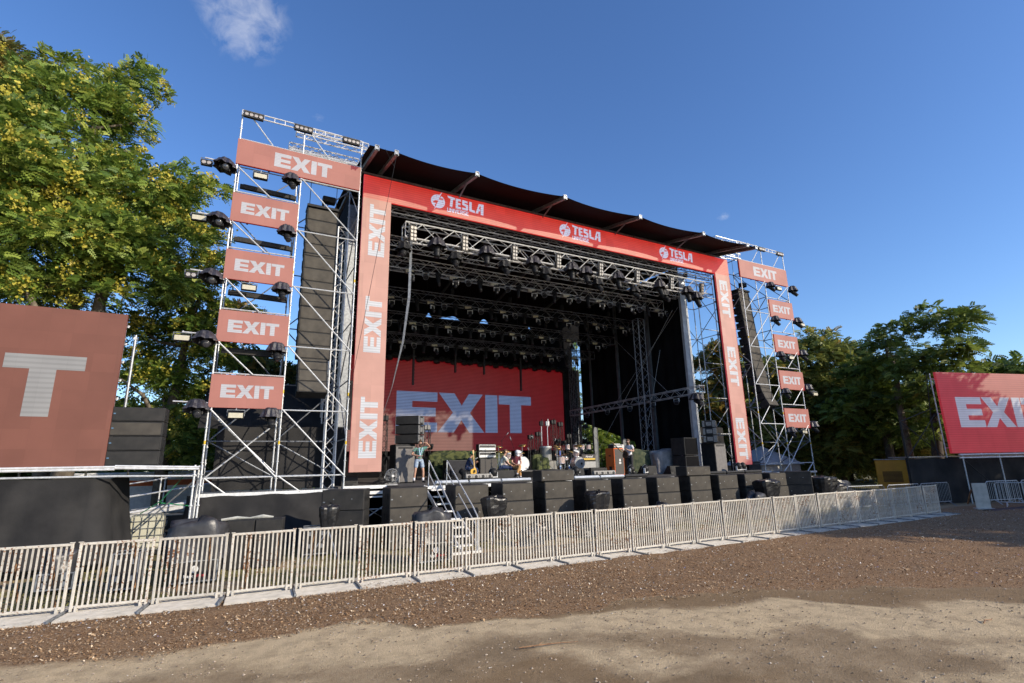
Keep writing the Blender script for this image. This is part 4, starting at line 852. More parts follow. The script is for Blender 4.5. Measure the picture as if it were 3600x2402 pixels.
def mk_frontfill():
    t = thing('front_fill_speaker', (0, 0, 0), 'x', 'speaker'); m = MB(); m.rbox((0, .3, .19), (1.40, .6, .375), .014); m.build('cabinet', CAB, t)
    MB().box((0, -.006, .19), (1.34, .014, .33)).build('grille', GRL, t)
    k = MB()
    for s in (-.42, .42): k.tube((s, -.012, .22), (s, -.02, .22), .016, 6)
    k.box((-.6, -.015, .12), (.05, .006, .035)); k.build('badge', STEELD, t); return t
ff = spawner(mk_frontfill())
ff((10.32, 16.0, 1.80), 0, 'low wide black speaker lying on the fifth subwoofer stack', 'low wide speakers on the subwoofer stacks')
ff((17.30, 16.0, 1.80), 0, 'low wide black speaker lying on the ninth subwoofer stack', 'low wide speakers on the subwoofer stacks')
# four array boxes on the platform beside the left side screen
for j in range(4):
    t = thing('array_speaker', (-2.33, 17.0, 2.57 + j * .385), f'{("lowest", "second lowest", "second highest", "topmost")[j]} of four dusty black array speakers stacked beside the left screen', 'speaker', R_(-4), group='array speakers stacked beside the left screen')
    m = MB(); h = .375; m.rbox((0, .30, h / 2), (1.2, .6, h), .012); m.build('cabinet', CAB, t)
    MB().box((0, -.006, h / 2), (1.12, .014, h - .06)).build('grille', GRLD if j != 2 else GRL, t)
    q = MB(); q.box((.605, .16, h / 2), (.02, .22, h - .08)); q.box((.617, .16, h / 2), (.015, .12, h - .18)); q.box((.605, .46, h / 2), (.02, .16, h - .16)); q.build('side_handle', PLAS, t)
    MB().box((-.52, -.016, .2), (.05, .006, .03)).build('badge', mat('blue_badge', (.1, .2, .3), (.08, .15, .25), 5, .5), t)
# side fill speakers on the stage
def sidefill(x, y, rz, lab, flip=1):
    t = thing('side_fill_subwoofer', (x, y, 1.75), f'tall black subwoofer standing on the {lab} side of the stage deck', 'subwoofer', rz); m = MB(); m.rbox((0, .45, .79), (.86, .9, 1.56), .015); m.build('cabinet', CAB, t)
    MB().box((0, -.006, .76), (.80, .012, 1.44)).build('grille', mat('worn_grey_front', (.13, .12, .115), (.17, .16, .15), 6, .75, bump=.2), t); MB().rbox((0, -.012, 1.42), (.62, .02, .07), .006).build('bar_handle', PLAS, t)
    for j in range(3):
        q = thing('side_fill_speaker', (x - .05 * flip, y + .05, 3.34 + j * .40), f'{("lowest", "middle", "topmost")[j]} array speaker on the {lab} side-fill stack', 'speaker', rz + R_(38) * flip, group=f'array speakers on the {lab} side-fill stack')
        m = MB(); m.rbox((0, .35, .19), (1.0, .7, .37), .012); m.build('cabinet', CAB, q)
        g = MB()
        for s in (-1, 1):
            g.box((s * .51, .08, .19), (.025, .18, .35)); g.box((s * .515, .35, .19), (.02, .28, .20)); g.box((s * .51, .62, .19), (.025, .12, .33))
        g.build('side_plate', mat('worn_side_plate', (.12, .12, .12), (.20, .20, .20), 12, .5), q); MB().box((0, -.006, .19), (.94, .012, .32)).build('grille', GRLD, q)
sidefill(6.40, 21.6, 0, 'left', -1); sidefill(23.25, 19.85, 0, 'right', 1)
for k, (x, z) in enumerate(((21.7, 1.75), (21.7, 2.7))): 
    t = thing('monitor_subwoofer', (x, 20.4, z), f'{("lower", "upper")[k]} of two black boxes stacked left of the right side-fill', 'subwoofer', .1); MB().rbox((0, .45, .46), (1.1, .9, .92), .02).build('cabinet', CAB, t); MB().box((0, -.006, .46), (1.0, .012, .84)).build('grille', WALLC, t)
# ============================================================= TREES
BLOBS = {
  'L0':[(-11.5,27.7,19.6,2.1),(-11.0,29.0,20.1,1.9),(-11.9,29.7,17.1,2.6),(-11.0,28.5,21.3,0.7),(-11.2,29.5,17.8,1.8),(-10.6,28.1,13.3,2.6),(-10.2,29.3,10.5,2.6)],
  'L1':[(-8.0,24.8,17.2,1.5),(-8.9,25.5,17.8,0.9),(-8.2,26.8,19.9,1.0),(-7.0,25.6,17.9,1.4),(-6.5,26.7,19.6,1.1),(-5.8,25.3,17.7,1.2),(-5.5,26.4,20.3,1.1),(-5.2,27.5,20.5,0.8),(-5.4,25.9,17.6,1.0),(-6.5,26.7,16.8,1.2),(-7.2,25.0,15.8,1.3)],
  'L2':[(-9.6,23.6,14.6,1.8),(-8.6,23.9,15.4,1.5),(-9.4,23.2,12.2,1.9),(-9.2,23.2,9.6,1.9),(-6.2,24.2,12.2,1.6),(-3.4,24.8,12.6,1.2),(-1.2,25.5,11.2,.9),(-7.6,22.8,12.9,1.7),(-7.7,23.8,11.1,1.9),(-6.9,25.1,13.5,1.8),(-6.5,23.6,10.6,1.9),(-5.7,24.9,14.1,1.4),(-5.1,23.5,10.9,1.8),(-4.6,24.6,14.7,1.1),(-4.7,25.6,13.1,1.7),(-4.0,24.2,13.8,1.1),(-3.3,25.3,13.9,1.2),(-2.4,23.9,14.2,0.8),(-2.0,24.9,14.7,0.6),(-3.1,25.8,15.3,0.8),(-3.0,24.3,11.7,1.5),(-2.0,25.4,12.7,0.9),(-3.7,23.7,9.8,1.5),(-5.5,24.4,9.2,1.5),(-2.5,25.9,10.7,1.2),(-7.0,23.5,8.6,1.2)],
  'L3':[(-3.2,28.6,10.6,1.3),(-.6,28.8,8.0,1.2),(-4.4,28.6,4.0,1.4),(-.9,28.4,3.2,1.2),(-4.6,28.8,7.2,1.3),(-2.1,26.9,9.9,1.4),(-1.7,28.0,12.0,1.1),(-1.3,29.0,9.7,1.0),(-2.7,27.4,8.3,1.8),(-4.1,28.2,8.7,1.4),(-1.5,27.0,7.5,1.2),(-3.0,27.8,6.3,1.6),(-1.8,28.9,5.5,1.3),(-3.9,27.2,6.2,0.9),(-3.7,28.3,4.7,1.4),(-2.0,26.9,3.7,1.1),(-3.1,27.8,2.8,1.1),(-0.9,29.0,6.1,0.9)],
  'LB':[(-0.2,41.0,13.5,1.3),(1.1,42.0,12.6,1.1),(2.0,43.0,9.8,1.7),(0.5,41.5,9.4,1.9),(3.2,42.4,9.1,1.5),(-0.1,41.0,6.2,1.8),(1.9,42.0,6.1,1.9),(3.5,42.9,6.2,1.7),(4.7,41.2,8.7,1.0)],
  'M1':[(35.0,30.5,7.0,1.4),(36.6,31.4,5.2,1.6),(38.6,30.2,5.2,1.6),(35.4,31.0,3.4,1.5),(36.3,29.8,11.2,1.5),(36.2,31.5,10.1,1.7),(38.3,30.5,9.7,1.7),(35.5,31.6,8.2,1.5),(37.5,30.8,8.2,1.9),(35.7,30.6,6.2,1.7),(37.5,29.9,6.6,1.7),(36.3,32.9,11.2,0.9),(36.4,30.6,4.4,1.5)],
  'M2':[(28.6,36.2,3.6,1.9),(29.8,36.5,2.4,1.8),(28.0,35.8,5.2,1.3),(30.6,37,4,1.6),(27.4,35.4,2.4,1.5),(31.6,38,2.6,1.8),(26.5,36.4,4.3,1.7),(27.9,36.6,2.8,1.5),(27.6,38.0,7.5,1.1),(26.7,36.9,10.0,0.8),(27.4,37.6,12.6,0.6),(27.9,35.3,1.8,1.5)],
  'R1':[(38.5,27.5,9.2,1.7),(39.5,28.5,6.6,2.2),(38,27.5,3.6,2.4),(41,27,2.2,2.2),(37.5,28.5,6.9,1.6),(40.5,27.2,8.0,1.8),(40.4,31.1,4.5,2.3),(41.9,30.8,8.4,1.8),(43.8,29.8,9.6,2.0),(41.7,30.2,6.0,2.3),(43.4,29.6,6.0,1.9),(41.5,29.6,3.3,2.6),(43.3,28.8,2.9,1.9),(43.0,31.0,10.9,1.0),(41.0,31.1,11.2,0.8)],
  'R2':[(44.6,21.6,2.6,2.0),(44.9,21.2,4.6,1.8),(41.6,24.2,3.2,2.2),(40.6,26.2,2.6,2.0),(42.3,26.6,11.6,1.2),(45.2,24.9,10.6,1.6),(41.2,26.4,8.6,1.9),(45.3,24,7.6,2.2),(41.2,26.3,5.6,2.3),(45,22.8,5.0,2.2),(43.2,24.4,2.2,2.6),(42.1,25.1,10.6,2.1),(42.7,26.1,12.7,0.7),(44.3,25.2,12.3,1.1),(43.3,24.1,10.1,1.4),(42.9,26.6,7.9,2.8),(42.7,24.0,7.2,2.1),(42.6,26.2,4.2,2.9),(44.3,25.2,3.8,2.5),(42.4,25.5,1.8,2.1),(44.2,24.4,2.1,2.1),(43.2,23.0,4.0,1.7),(44.3,23.2,1.7,1.5)],
  'R3':[(40.0,20.5,8.6,1.7),(40.4,21.9,8.1,1.1),(42.4,20.2,8.3,1.5),(40.5,20.8,6.1,2.2),(42.1,19.8,6.3,1.6),(39.4,21.8,5.5,1.6),(41.0,20.8,4.2,1.9),(42.5,20.0,4.5,1.4),(41.5,18.6,5.6,1.2)],
  'R4':[(39.0,18.0,10.3,1.3),(39.7,19.1,10.1,0.9),(41.2,18.2,9.8,0.9),(39.4,18.4,9.4,1.0),(40.4,18.6,8.9,1.1),(39.4,17.2,7.9,1.3)],
  'R5':[(39.1,15.3,11.2,1.1),(40.3,15.0,10.9,1.3),(41.5,14.5,10.9,0.8),(39.7,15.2,9.9,1.0),(40.3,16.3,10.5,0.9),(39.3,14.7,8.9,1.1),(40.6,14.3,8.8,0.8),(40.8,16.4,8.5,1.4),(39.1,16.7,8.4,1.1),(40.7,15.4,7.7,1.3),(38.9,15.9,6.9,1.4),(39.5,17.0,6.2,1.3),(40.4,17.3,4.0,1.1),(39.4,16.1,5.2,1.2)],
  'R6':[(46.2,16.2,7.9,1.1),(47.5,15.7,8.2,1.1),(48.7,15.2,8.1,1.1),(47.6,13.7,7.6,1.3),(48.9,12.8,7.8,1.5),(46.5,15.4,6.9,1.2),(47.9,14.5,6.5,1.8),(49.4,12.5,5.8,2.3),(46.6,16.8,7.1,0.9)],
}
def compound_leaves(P, out_dir, size, nl, droop=.35):
    """pinnate leaves: a curved stalk at every point P with nl pairs of leaflets; returns quads"""
    n = len(P); a = rng.random(n) * 2 * np.pi
    d = np.stack([np.cos(a), np.sin(a), rng.random(n) * .5 - .15], 1) * .8 + out_dir * .9; d /= np.linalg.norm(d, axis=1, keepdims=True) + 1e-9
    up = np.tile([0, 0, 1.0], (n, 1)); sd = np.cross(d, up); sd /= np.linalg.norm(sd, axis=1, keepdims=True) + 1e-9
    roll = (rng.random(n) - .5) * 3.0; nrm = np.cross(sd, d); sd = sd * np.cos(roll)[:, None] + nrm * np.sin(roll)[:, None]
    Q = []; sz = size * (.6 + rng.random(n) * .8)
    for j in range(nl):
        f = (j + .8) / nl; c = P + d * (sz * f)[:, None] - up * (sz * droop * f * f)[:, None]; w = .36 * (1 - .4 * f)
        for s in (-1, 1):
            tip = c + (sd * s * 1.0 + d * .45 - up * .25) * (sz * w)[:, None]; wid = d * (sz * .66 / nl)[:, None]
            mid = (c * .5 + tip * .5); Q.append(np.stack([c, mid - wid, tip, mid + wid], 1))
    return np.concatenate(Q), np.tile(rng.random(n), nl * 2)
def crown_points(blobs, dens, squash=.85, tuft=9):
    P, O = [], []
    for x, y, z, r in blobs:
        # every blob breaks up into smaller tufts on its skin, with gaps between
        k = max(6, int(tuft * r)); c = np.array([x, y, z]); v = rng.normal(size=(k, 3)); v /= np.linalg.norm(v, axis=1, keepdims=True); v[:, 2] = np.abs(v[:, 2]) * .9 - .25 * (rng.random(k) < .4) - .1
        rad = r * (.55 + .5 * rng.random(k)); tc = c + v * rad[:, None] * [1, 1, squash]
        for q, vv in zip(tc, v):
            tr = r * (.24 + .20 * rng.random()) + .12; m = max(6, int(dens * tr * tr * (.7 + .6 * rng.random()))); w = rng.normal(size=(m, 3)); w /= np.linalg.norm(w, axis=1, keepdims=True); rr = tr * rng.random((m, 1)) ** .45
            P.append(q + w * rr * [1.25, 1.25, .62]); O.append(w * .6 + vv * .7 + [0, 0, .1])
    return np.concatenate(P), np.concatenate(O)
GRN = [(0, (.055, .085, .016)), (.35, (.105, .155, .027)), (.7, (.175, .235, .042)), (1, (.27, .32, .06))]
def leafmat(nm, cols): return tintmat(nm, cols, .5, .34, .4)
LK = {'koel': leafmat('leaf_green', [(0, (.06, .11, .018)), (.35, (.125, .205, .035)), (.75, (.25, .33, .055)), (1, (.42, .46, .09))]),
      'dark': leafmat('leaf_dark_green', GRN), 'pale': leafmat('leaf_pale_green', [(0, (.11, .135, .035)), (.5, (.23, .26, .065)), (.85, (.33, .34, .085)), (1, (.46, .29, .06))]),
      'autumn': leafmat('leaf_turning', [(0, (.06, .085, .022)), (.5, (.13, .15, .04)), (.8, (.26, .20, .04)), (1, (.38, .17, .04))])}
FLOW = tintmat('yellow_blossom', [(0, (.30, .27, .03)), (.5, (.48, .42, .06)), (.9, (.58, .50, .12)), (1, (.35, .14, .05))], .7, .25, .2)
BARK = mat('tree_bark', (.10, .08, .06), (.19, .16, .12), 6, .9, bump=.6, bscale=25)
BARKD = mat('dark_tree_bark', (.045, .035, .028), (.08, .065, .05), 6, .9, bump=.6, bscale=25)
def tree(key, label, cat, kind, dens, size, nl, trunk, limbs=(), bark=BARK, flower=0.0, group=None, extra=(), tuft=9, auto=6):
    bl = BLOBS.get(key, []) + list(extra); base = trunk[0][:3]; t = thing(cat.replace(' ', '_'), base, label, 'tree', group=group)
    P, O = crown_points(bl, dens, tuft=tuft); Q, ti = compound_leaves(P, O, size, nl); mesh_np('crown', Q, 4, LK[kind], ti, t)
    m = MB(); m.path([p[:3] for p in trunk], .1, 8, radii=[p[3] for p in trunk]); m.build('trunk', bark, t, smooth=True, world=True)
    top = Vector(trunk[-1][:3]); knots = [Vector(p[:3]) for p in trunk[1:]]
    sel = list(limbs)
    cand = sorted(bl, key=lambda b: -b[3])[:auto]
    for x, y, z, r in cand:
        e = Vector((x, y, z)); k = min((q for q in knots if q.z < z + .5), key=lambda q: (q - e).length, default=knots[0]); md = (k + e) / 2 + Vector((random.uniform(-.4, .4), random.uniform(-.4, .4), -.1 * (e - k).length)); sel.append([(*k, .11), (*md, .07), (*e, .03), (*(e + Vector((random.uniform(-.5, .5), 0, r * .7))), .012)])
    for lb in sel: q = MB(); q.path([p[:3] for p in lb], .1, 6, radii=[p[3] for p in lb]); q.build('limb', bark, t, smooth=True, world=True)
    if flower:
        # upright panicles of tiny flowers on the outer, upper skin
        F = []; ft = []
        for x, y, z, r in bl:
            k = int(flower * r * r + rng.random()); v = rng.normal(size=(k, 3)); v /= np.linalg.norm(v, axis=1, keepdims=True) + 1e-9; v[:, 2] = np.abs(v[:, 2]) * .9 - .1
            for q in np.array([x, y, z]) + v * r * (.85 + .3 * rng.random((k, 1))) * [1.05, 1.05, .9]:
                m_ = 42; w = rng.normal(size=(m_, 3)) * [.13, .13, .15]; c = q + w; s = .035 + .03 * rng.random((m_, 1)); a = rng.normal(size=(m_, 3)); a /= np.linalg.norm(a, axis=1, keepdims=True); b = np.cross(a, rng.normal(size=(m_, 3))); b /= np.linalg.norm(b, axis=1, keepdims=True) + 1e-9
                F.append(np.stack([c - a * s, c + b * s, c + a * s, c - b * s], 1)); ft.append(np.clip(rng.random(m_) * .6 + rng.random() * .4, 0, 1))
        if F: mesh_np('blossom', np.concatenate(F), 4, FLOW, np.concatenate(ft), t)
    return t
TREES = [1]
tree('L0', 'tall green tree with rusty seed pods cut by the left picture edge', 'flowering tree', 'autumn', 96, .36, 5, [(-11.5, 29.5, 0, .35), (-11.3, 29.3, 8, .26), (-11.3, 29, 15, .16), (-11.2, 29, 19, .06)], flower=3)
tree('L1', 'highest leafy crown on the left with a bare grey trunk showing under it', 'flowering tree', 'koel', 118, .34, 5, [(-6.3, 26.2, 0, .30), (-6.4, 26.2, 8, .22), (-6.1, 25.9, 12.6, .17), (-6.4, 25.2, 13.8, .155), (-6.8, 25.3, 15.4, .14), (-6.5, 25.4, 16.6, .11), (-6.7, 25.6, 17.9, .06)],
     [[(-6.6, 25.3, 16.2, .08), (-7.3, 25.4, 17.2, .05), (-8.6, 25.4, 17.9, .02)], [(-6.5, 25.4, 16.8, .07), (-5.6, 25.6, 17.4, .04), (-4.7, 26, 18.2, .02)], [(-6.7, 25.3, 15.2, .06), (-5.8, 25.4, 15.9, .035), (-5.2, 25.6, 16.2, .015)]], flower=5)
tree('L2', 'broad yellow-blossomed tree directly behind the left video screen', 'flowering tree', 'koel', 118, .34, 5, [(-5.4, 24.6, 0, .38), (-5.3, 24.6, 6, .28), (-5.1, 24.6, 9.5, .2), (-4.8, 24.7, 12.5, .09)], [[(-5.3, 24.5, 5.5, .16), (-7.2, 23.6, 9.0, .10), (-7.9, 23.3, 11.5, .04)]], flower=8, auto=9)
tree('L3', 'yellow-blossomed tree between the left screen and the left tower', 'flowering tree', 'koel', 108, .35, 5, [(-2.6, 27.6, 0, .30), (-2.7, 27.6, 4, .22), (-2.4, 27.5, 8, .15), (-2.0, 27.6, 11, .06)], [[(-2.6, 27.3, 3.6, .12), (-3.6, 26.6, 5.6, .08), (-4.4, 26.2, 6.2, .03)]], flower=6, auto=7)
tree('LB', 'distant yellowing tree seen through the left scaffold tower', 'leafy tree', 'autumn', 40, .7, 4, [(1.6, 42, 0, .3), (1.6, 42, 6, .2), (1.5, 42, 11, .08)], flower=1.2)
tree('M1', 'yellow-tinged tree seen between the stage wall and the right column', 'leafy tree', 'autumn', 58, 0.58, 5, [(36.8, 31, 0, .3), (36.8, 31, 6, .2), (37, 31, 10, .08)])
tree('M2', 'sunlit bushy tree glimpsed past the back corner of the stage', 'leafy tree', 'koel', 60, .42, 4, [(27.2, 37, 0, .3), (27.2, 37, 5, .2), (27.3, 37, 11, .06)])
tree('R1', 'sparse green tree right behind the right scaffold tower', 'leafy tree', 'pale', 54, 0.61, 5, [(42, 30.2, 0, .3), (42, 30.2, 5, .2), (42.4, 30.2, 9, .08)])
tree('R2', 'tall pale green tree with orange-tinged top right of the right tower', 'leafy tree', 'pale', 58, 0.58, 5, [(43.2, 25.2, 0, .35), (43.2, 25.2, 5, .25), (43.2, 25.2, 10.5, .08)], auto=8)
tree('R3', 'dark green tree filling the gap right of the pale tree', 'leafy tree', 'dark', 65, 0.54, 5, [(41, 20.4, 0, .35), (41, 20.4, 4, .26), (41, 20.4, 7.5, .1)], bark=BARKD)
tree('R4', 'rounded dark crown on a leaning bare trunk, left of the highest right tree', 'leafy tree', 'dark', 78, 0.43, 5, [(39.9, 18.7, 0, .3), (39.9, 18.7, 6.4, .2), (40.0, 18.5, 8.4, .15), (39.7, 18.7, 9.2, .12), (39.6, 18.8, 10.2, .05)], bark=BARK, tuft=8)
tree('R5', 'highest dark tree on the right with layered crown, beside the right screen', 'leafy tree', 'dark', 78, 0.43, 5, [(40.4, 17.4, 0, .4), (40.4, 17.3, 2.5, .34), (40.5, 17.1, 4.8, .28), (40.7, 16.5, 6.6, .2), (40.3, 15.8, 8.8, .12), (40.3, 15.2, 10.6, .05)], bark=BARKD, tuft=8)
tree('R6', 'low spreading tree crowns above the top edge of the right screen', 'leafy tree', 'dark', 54, 0.58, 5, [(47.6, 15, 0, .35), (47.6, 15, 4, .25), (47.7, 14.6, 7.2, .08)], bark=BARKD)
# background belt of far trees so that no bare horizon shows
far = [(34, 62, 8), (22, 66, 9), (8, 64, 8), (-6, 60, 9), (-18, 52, 10), (-24, 40, 11), (47, 48, 8), (56, 40, 8), (60, 28, 8), (62, 20, 7), (64, 10, 7), (66, 0, 7), (52, 34, 8), (-14, 38, 9), (58, 33, 7)]
fl = ['behind the stage', 'far behind the stage centre', 'behind the left part of the stage', 'behind the left tower', 'behind the left trees', 'beyond the left picture edge', 'behind the right tower', 'between the right-hand trees, far off', 'low beyond the yellow generator', 'behind the yellow generator', 'behind the right screen', 'beyond the right picture edge', 'right of the right tower, far off', 'under the left trees', 'beyond the pale green tree']
for (x, y, h), nm in zip(far, fl):
    bl = [(x + random.uniform(-5.5, 5.5), y + random.uniform(-2, 2), random.uniform(1.5, h * .85), random.uniform(1.6, 2.8)) for _ in range(16)]
    tree('none', f'dark distant tree {nm}', 'distant tree', 'dark', 20, 1.0, 3, [(x, y, 0, .3), (x, y, h * .5, .2), (x, y, h * .8, .08)], extra=bl, bark=BARKD, auto=3)
# trees off to the right whose shade lies over the far right ground and the right screen
shade = [((46, -2), 11.5), ((38, -7.5), 9), ((43, -.5), 15), ((33.5, -8.5), 11), ((40, -6.5), 10.5)]
for i, ((x, y), h) in enumerate(shade):
    bl = [(x + random.uniform(-3.5, 3.5) * (1 if h < 14 else .35), y + random.uniform(-3, 3) * (1 if h < 14 else .35), random.uniform(h * .35, h * .9), random.uniform(1.1, 1.9)) for _ in range(14 if i < 3 else 26)]
    tree('none', ['tree standing outside the picture to the right, nearest the screen', 'tree outside the picture on the right whose shade falls over the mulch', 'tallest tree outside the picture on the right, its top shading a tower panel', 'tree outside the picture on the right, nearest the camera', 'tree outside the picture just beyond the one nearest the camera'][i], 'leafy tree', 'dark', 26, .9, 4, [(x, y, 0, .3), (x, y, h * .5, .2), (x, y, h * .8, .08)], extra=bl, bark=BARKD, auto=5)

# ============================================================= SIDE VIDEO SCREENS AND THEIR PLATFORMS
t = thing('side_screen', (-5, 17.1, 2.57), 'big salmon video screen with a pale letter T, cut by the left picture edge', 'video screen')
MB().box((-5.45, 17.06, 4.60), (5.1, .12, 4.06)).build('screen_face', LEDT, t, world=True)
put_letters(t, (-9.02, 16.994, 3.80), X, Z, 1.57, LEDTL, [[[(2.41, .765), (2.735, .765), (2.735, 0), (3.075, 0), (3.075, .765), (3.44, .765), (3.44, 1), (2.41, 1)]], [[(1.9, 0), (2.2, 0), (2.2, 1), (1.9, 1)]]])
m = MB()
for z in np.arange(2.8, 6.6, .5): m.tube((-2.88, 17.16, z), (-2.86, 17.16, z + .06), .03, 6)
for x in (-2.95, -4.4, -5.9, -7.4): m.tube((x, 17.3, 2.5), (x, 17.3, 6.5), .025, 6)
for z in (3.2, 4.6, 6.0): m.tube((-8, 17.3, z), (-2.9, 17.3, z), .025, 6)
m.build('support_frame', STEEL, t, world=True)
t = thing('scaffold_pole', (-2.75, 17.6, 2.5), 'single grey scaffold pole rising between the left screen and the trees', 'pole'); MB().tube((-2.74, 17.6, 2.5), (-2.74, 17.6, 6.2), .035, 8).build('pole', STEELD, t, world=True); MB().tube((-2.74, 17.55, 6.1), (-2.74, 17.7, 6.1), .05, 6).build('clamp', STEEL, t, world=True)
t = thing('screen_platform', (-4.5, 17.5, 0), 'scaffold platform with aluminium edge beams under the left screen and its speakers', 'platform')
m = MB()
for z in (2.54, 2.48): m.tube((-9, 16.72, z), (-2.62, 16.72, z), .03, 8)
m.tube((-2.62, 16.72, 2.56), (-.76, 16.72, 2.50), .03, 8); m.tube((-2.62, 16.72, 2.51), (-.76, 16.72, 2.45), .03, 8); m.build('edge_beam', ALU, t, world=True)
m = MB(); m.tube((-9, 16.75, 2.33), (-2.62, 16.75, 2.31), .026, 8); m.tube((-2.62, 16.75, 2.31), (-.8, 16.75, 2.27), .026, 8); m.build('ledger', STEEL, t, world=True)
MB().box((-4.9, 17.8, 2.50), (8.2, 2.0, .05)).build('deck', STEELD, t, world=True)
for x, y in ((-3.3, 17.3), (-.86, 16.75), (-.70, 16.85), (-.86, 18.8), (-2.62, 18.8), (-5, 18.8), (-7.4, 18.8)):
    m = MB(); m.tube((x, y, 0), (x, y, 2.56), .027, 8)
    for z in (.5, 1.0, 1.5, 2.0, 2.3): m.tube((x, y, z - .015), (x, y, z + .015), .05, 6)
    m.build('standard', STEEL, t, world=True)
m = MB(); m.tube((-2.6, 18.8, .4), (-.86, 18.8, 2.2), .025, 6); m.tube((-.86, 16.8, .5), (-.86, 18.8, 2.2), .025, 6); m.build('brace', STEELD, t, world=True)
def drape(label, pts, z1, z0, flare=0.0, wav=.06, seed=0, nz=8, fr_=7):
    """hanging cloth along a ground polyline"""
    t = thing('drape', (pts[0][0], pts[0][1], z0), label, 'drape'); vs = []; rnd = random.Random(seed); seg = []
    for (xa, ya), (xb, yb) in zip(pts, pts[1:]):
        L = math.hypot(xb - xa, yb - ya); n = max(2, int(L / .09)); seg += [(xa + (xb - xa) * i / n, ya + (yb - ya) * i / n, -(yb - ya) / L, (xb - xa) / L) for i in range(n)]
    seg.append((*pts[-1], seg[-1][2], seg[-1][3])); n = len(seg); ph = [rnd.uniform(0, 6) for _ in range(6)]
    for i, (x, y, nx, ny) in enumerate(seg):
        for j in range(nz + 1):
            v = j / nz; a = wav * (v ** .8) * (math.sin(i * fr_ * .05 + ph[0]) + .6 * math.sin(i * fr_ * .11 + ph[1] + v * 2) + .35 * math.sin(i * .9 + ph[2] + v)) ; o = a - flare * v ** 1.4 * (.7 + .3 * math.sin(i * .13 + ph[3]))
            vs.append((x + nx * o, y + ny * o, z1 + (z0 - z1) * v + .02 * math.sin(i * .4 + ph[4]) * (j == 0)))
    m = MB(); m.add(vs, [(i * (nz + 1) + j, i * (nz + 1) + j + 1, (i + 1) * (nz + 1) + j + 1, (i + 1) * (nz + 1) + j) for i in range(n - 1) for j in range(nz)]); m.build('cloth', CLOTH, t, smooth=True, world=True); return t
drape('black cloth hung under the left video screen platform', [(-10, 16.72), (-3.0, 16.78), (-2.75, 17.1), (-2.5, 18.3)], 2.28, .25, .35, .11, 3, fr_=5)
drape('black cloth skirt hung under the left scaffold tower', [(-1.15, 19.9), (-.75, 18.88), (3.9, 18.88)], 1.62, .05, 1.05, .10, 8, fr_=4)
drape('black cloth wall inside the lower left scaffold tower', [(-.55, 21.4), (3.9, 21.5)], 3.95, 1.7, 0, .04, 12)
t = thing('canopy_cover', (1.5, 23, 3.6), 'dark ribbed sloping canopy behind the left scaffold tower', 'canopy'); m = MB()
for i in range(22): a, b = i * .28, (i + 1) * .28; m.add([(-1.2 + a, 22.0, 3.9 + .012 * (i % 2)), (-1.2 + b, 22.0, 3.9 + .012 * ((i + 1) % 2)), (-1.2 + b, 25.5, 5.8 + (b * .12)), (-1.2 + a, 25.5, 5.8 + (a * .12))], [(0, 1, 2, 3)])
m.build('cover', CLOTH, t, world=True)
# lattice masts and cable looms beside the left column
for x, y, lab, mm in ((3.25, 21.0, 'bright vertical lattice mast between the left speaker array and the red column', ALU), (3.3, 22.6, 'second lattice mast close behind the left tower', STEEL)):
    t = thing('lattice_mast', (x, y, 0), lab, 'lattice mast'); MB().truss((x, y, .1), (x, y, 12.2), .4, .4, .45, .03, .014, up=(0, 1, 0)).build('mast_frame', mm, t, world=True)
for x, y, zt, lab, mm in ((22.5, 24.6, 11.4, 'tall lattice mast standing before the black side wall', STEELD), (23.6, 34.0, 11.5, 'lattice mast at the far back corner of the stage', STEELD), (23.3, 33.3, 11.6, 'second thin mast at the far back corner of the stage', STEELD)):
    t = thing('lattice_mast', (x, y, 1.75), lab, 'lattice mast'); MB().truss((x, y, 1.75), (x, y, zt), .5, .5, .5, .03, .014, up=(0, 1, 0)).build('mast_frame', mm, t, world=True); MB().box((x, y, 1.77), (.7, .7, .04)).build('base_plate', STEELD, t, world=True)
t = thing('side_truss', (23.4, 27, 6.4), 'dark truss running back along the right side of the stage with round lights', 'lighting truss'); MB().truss((23.55, 20.9, 6.42), (23.2, 33.6, 6.2), .4, .4, .45, .028, .014).build('truss_frame', STEEL, t, world=True)
for i, y in enumerate((22.6, 24.6, 26.8, 29.2, 31.6)): wa((23.2, y, 6.15), R_(-60), f'round wash light under the right side truss, {ORD[i]} from the front', 'wash lights under the right side truss')
hT((23.6, 21.4, 6.2), -.2, 'black hooded moving head at the front end of the right side truss', 'wash lights under the right side truss', scale=1.15)
# open scaffold bay between the black wall and the right column
t = thing('scaffold_bay', (24.4, 21, 0), 'open scaffold bay with crossing braces left of the right red column', 'scaffold tower'); 
for x, y in ((24.45, 21.3), (24.45, 23.6), (26.6, 21.3), (26.6, 23.6)):
    m = MB(); m.tube((x, y, 1.7), (x, y, 13.6), .025, 8)
    for z in np.arange(2, 13.6, .5): m.tube((x, y, z - .014), (x, y, z + .014), .046, 6)
    m.build('standard', STEEL, t, world=True)
for i, z in enumerate((3.9, 6.0, 8.1, 10.2, 12.3)):
    for a, b in (((24.45, 21.3), (26.6, 21.3)), ((24.45, 23.6), (26.6, 23.6)), ((26.6, 21.3), (26.6, 23.6))):
        m = MB(); m.tube((*a, z), (*b, z), .024, 6); m.build('ledger', STEEL, t, world=True)
        m = MB(); m.tube((*(a if i % 2 else b), z - 2.1), (*(b if i % 2 else a), z), .022, 6); m.build('brace', STEELD, t, world=True)
drape('dark ridged tent side behind the right side-fill speakers', [(24.6, 25.5), (30, 25.2)], 4.6, 1.7, 0, .1, 5)
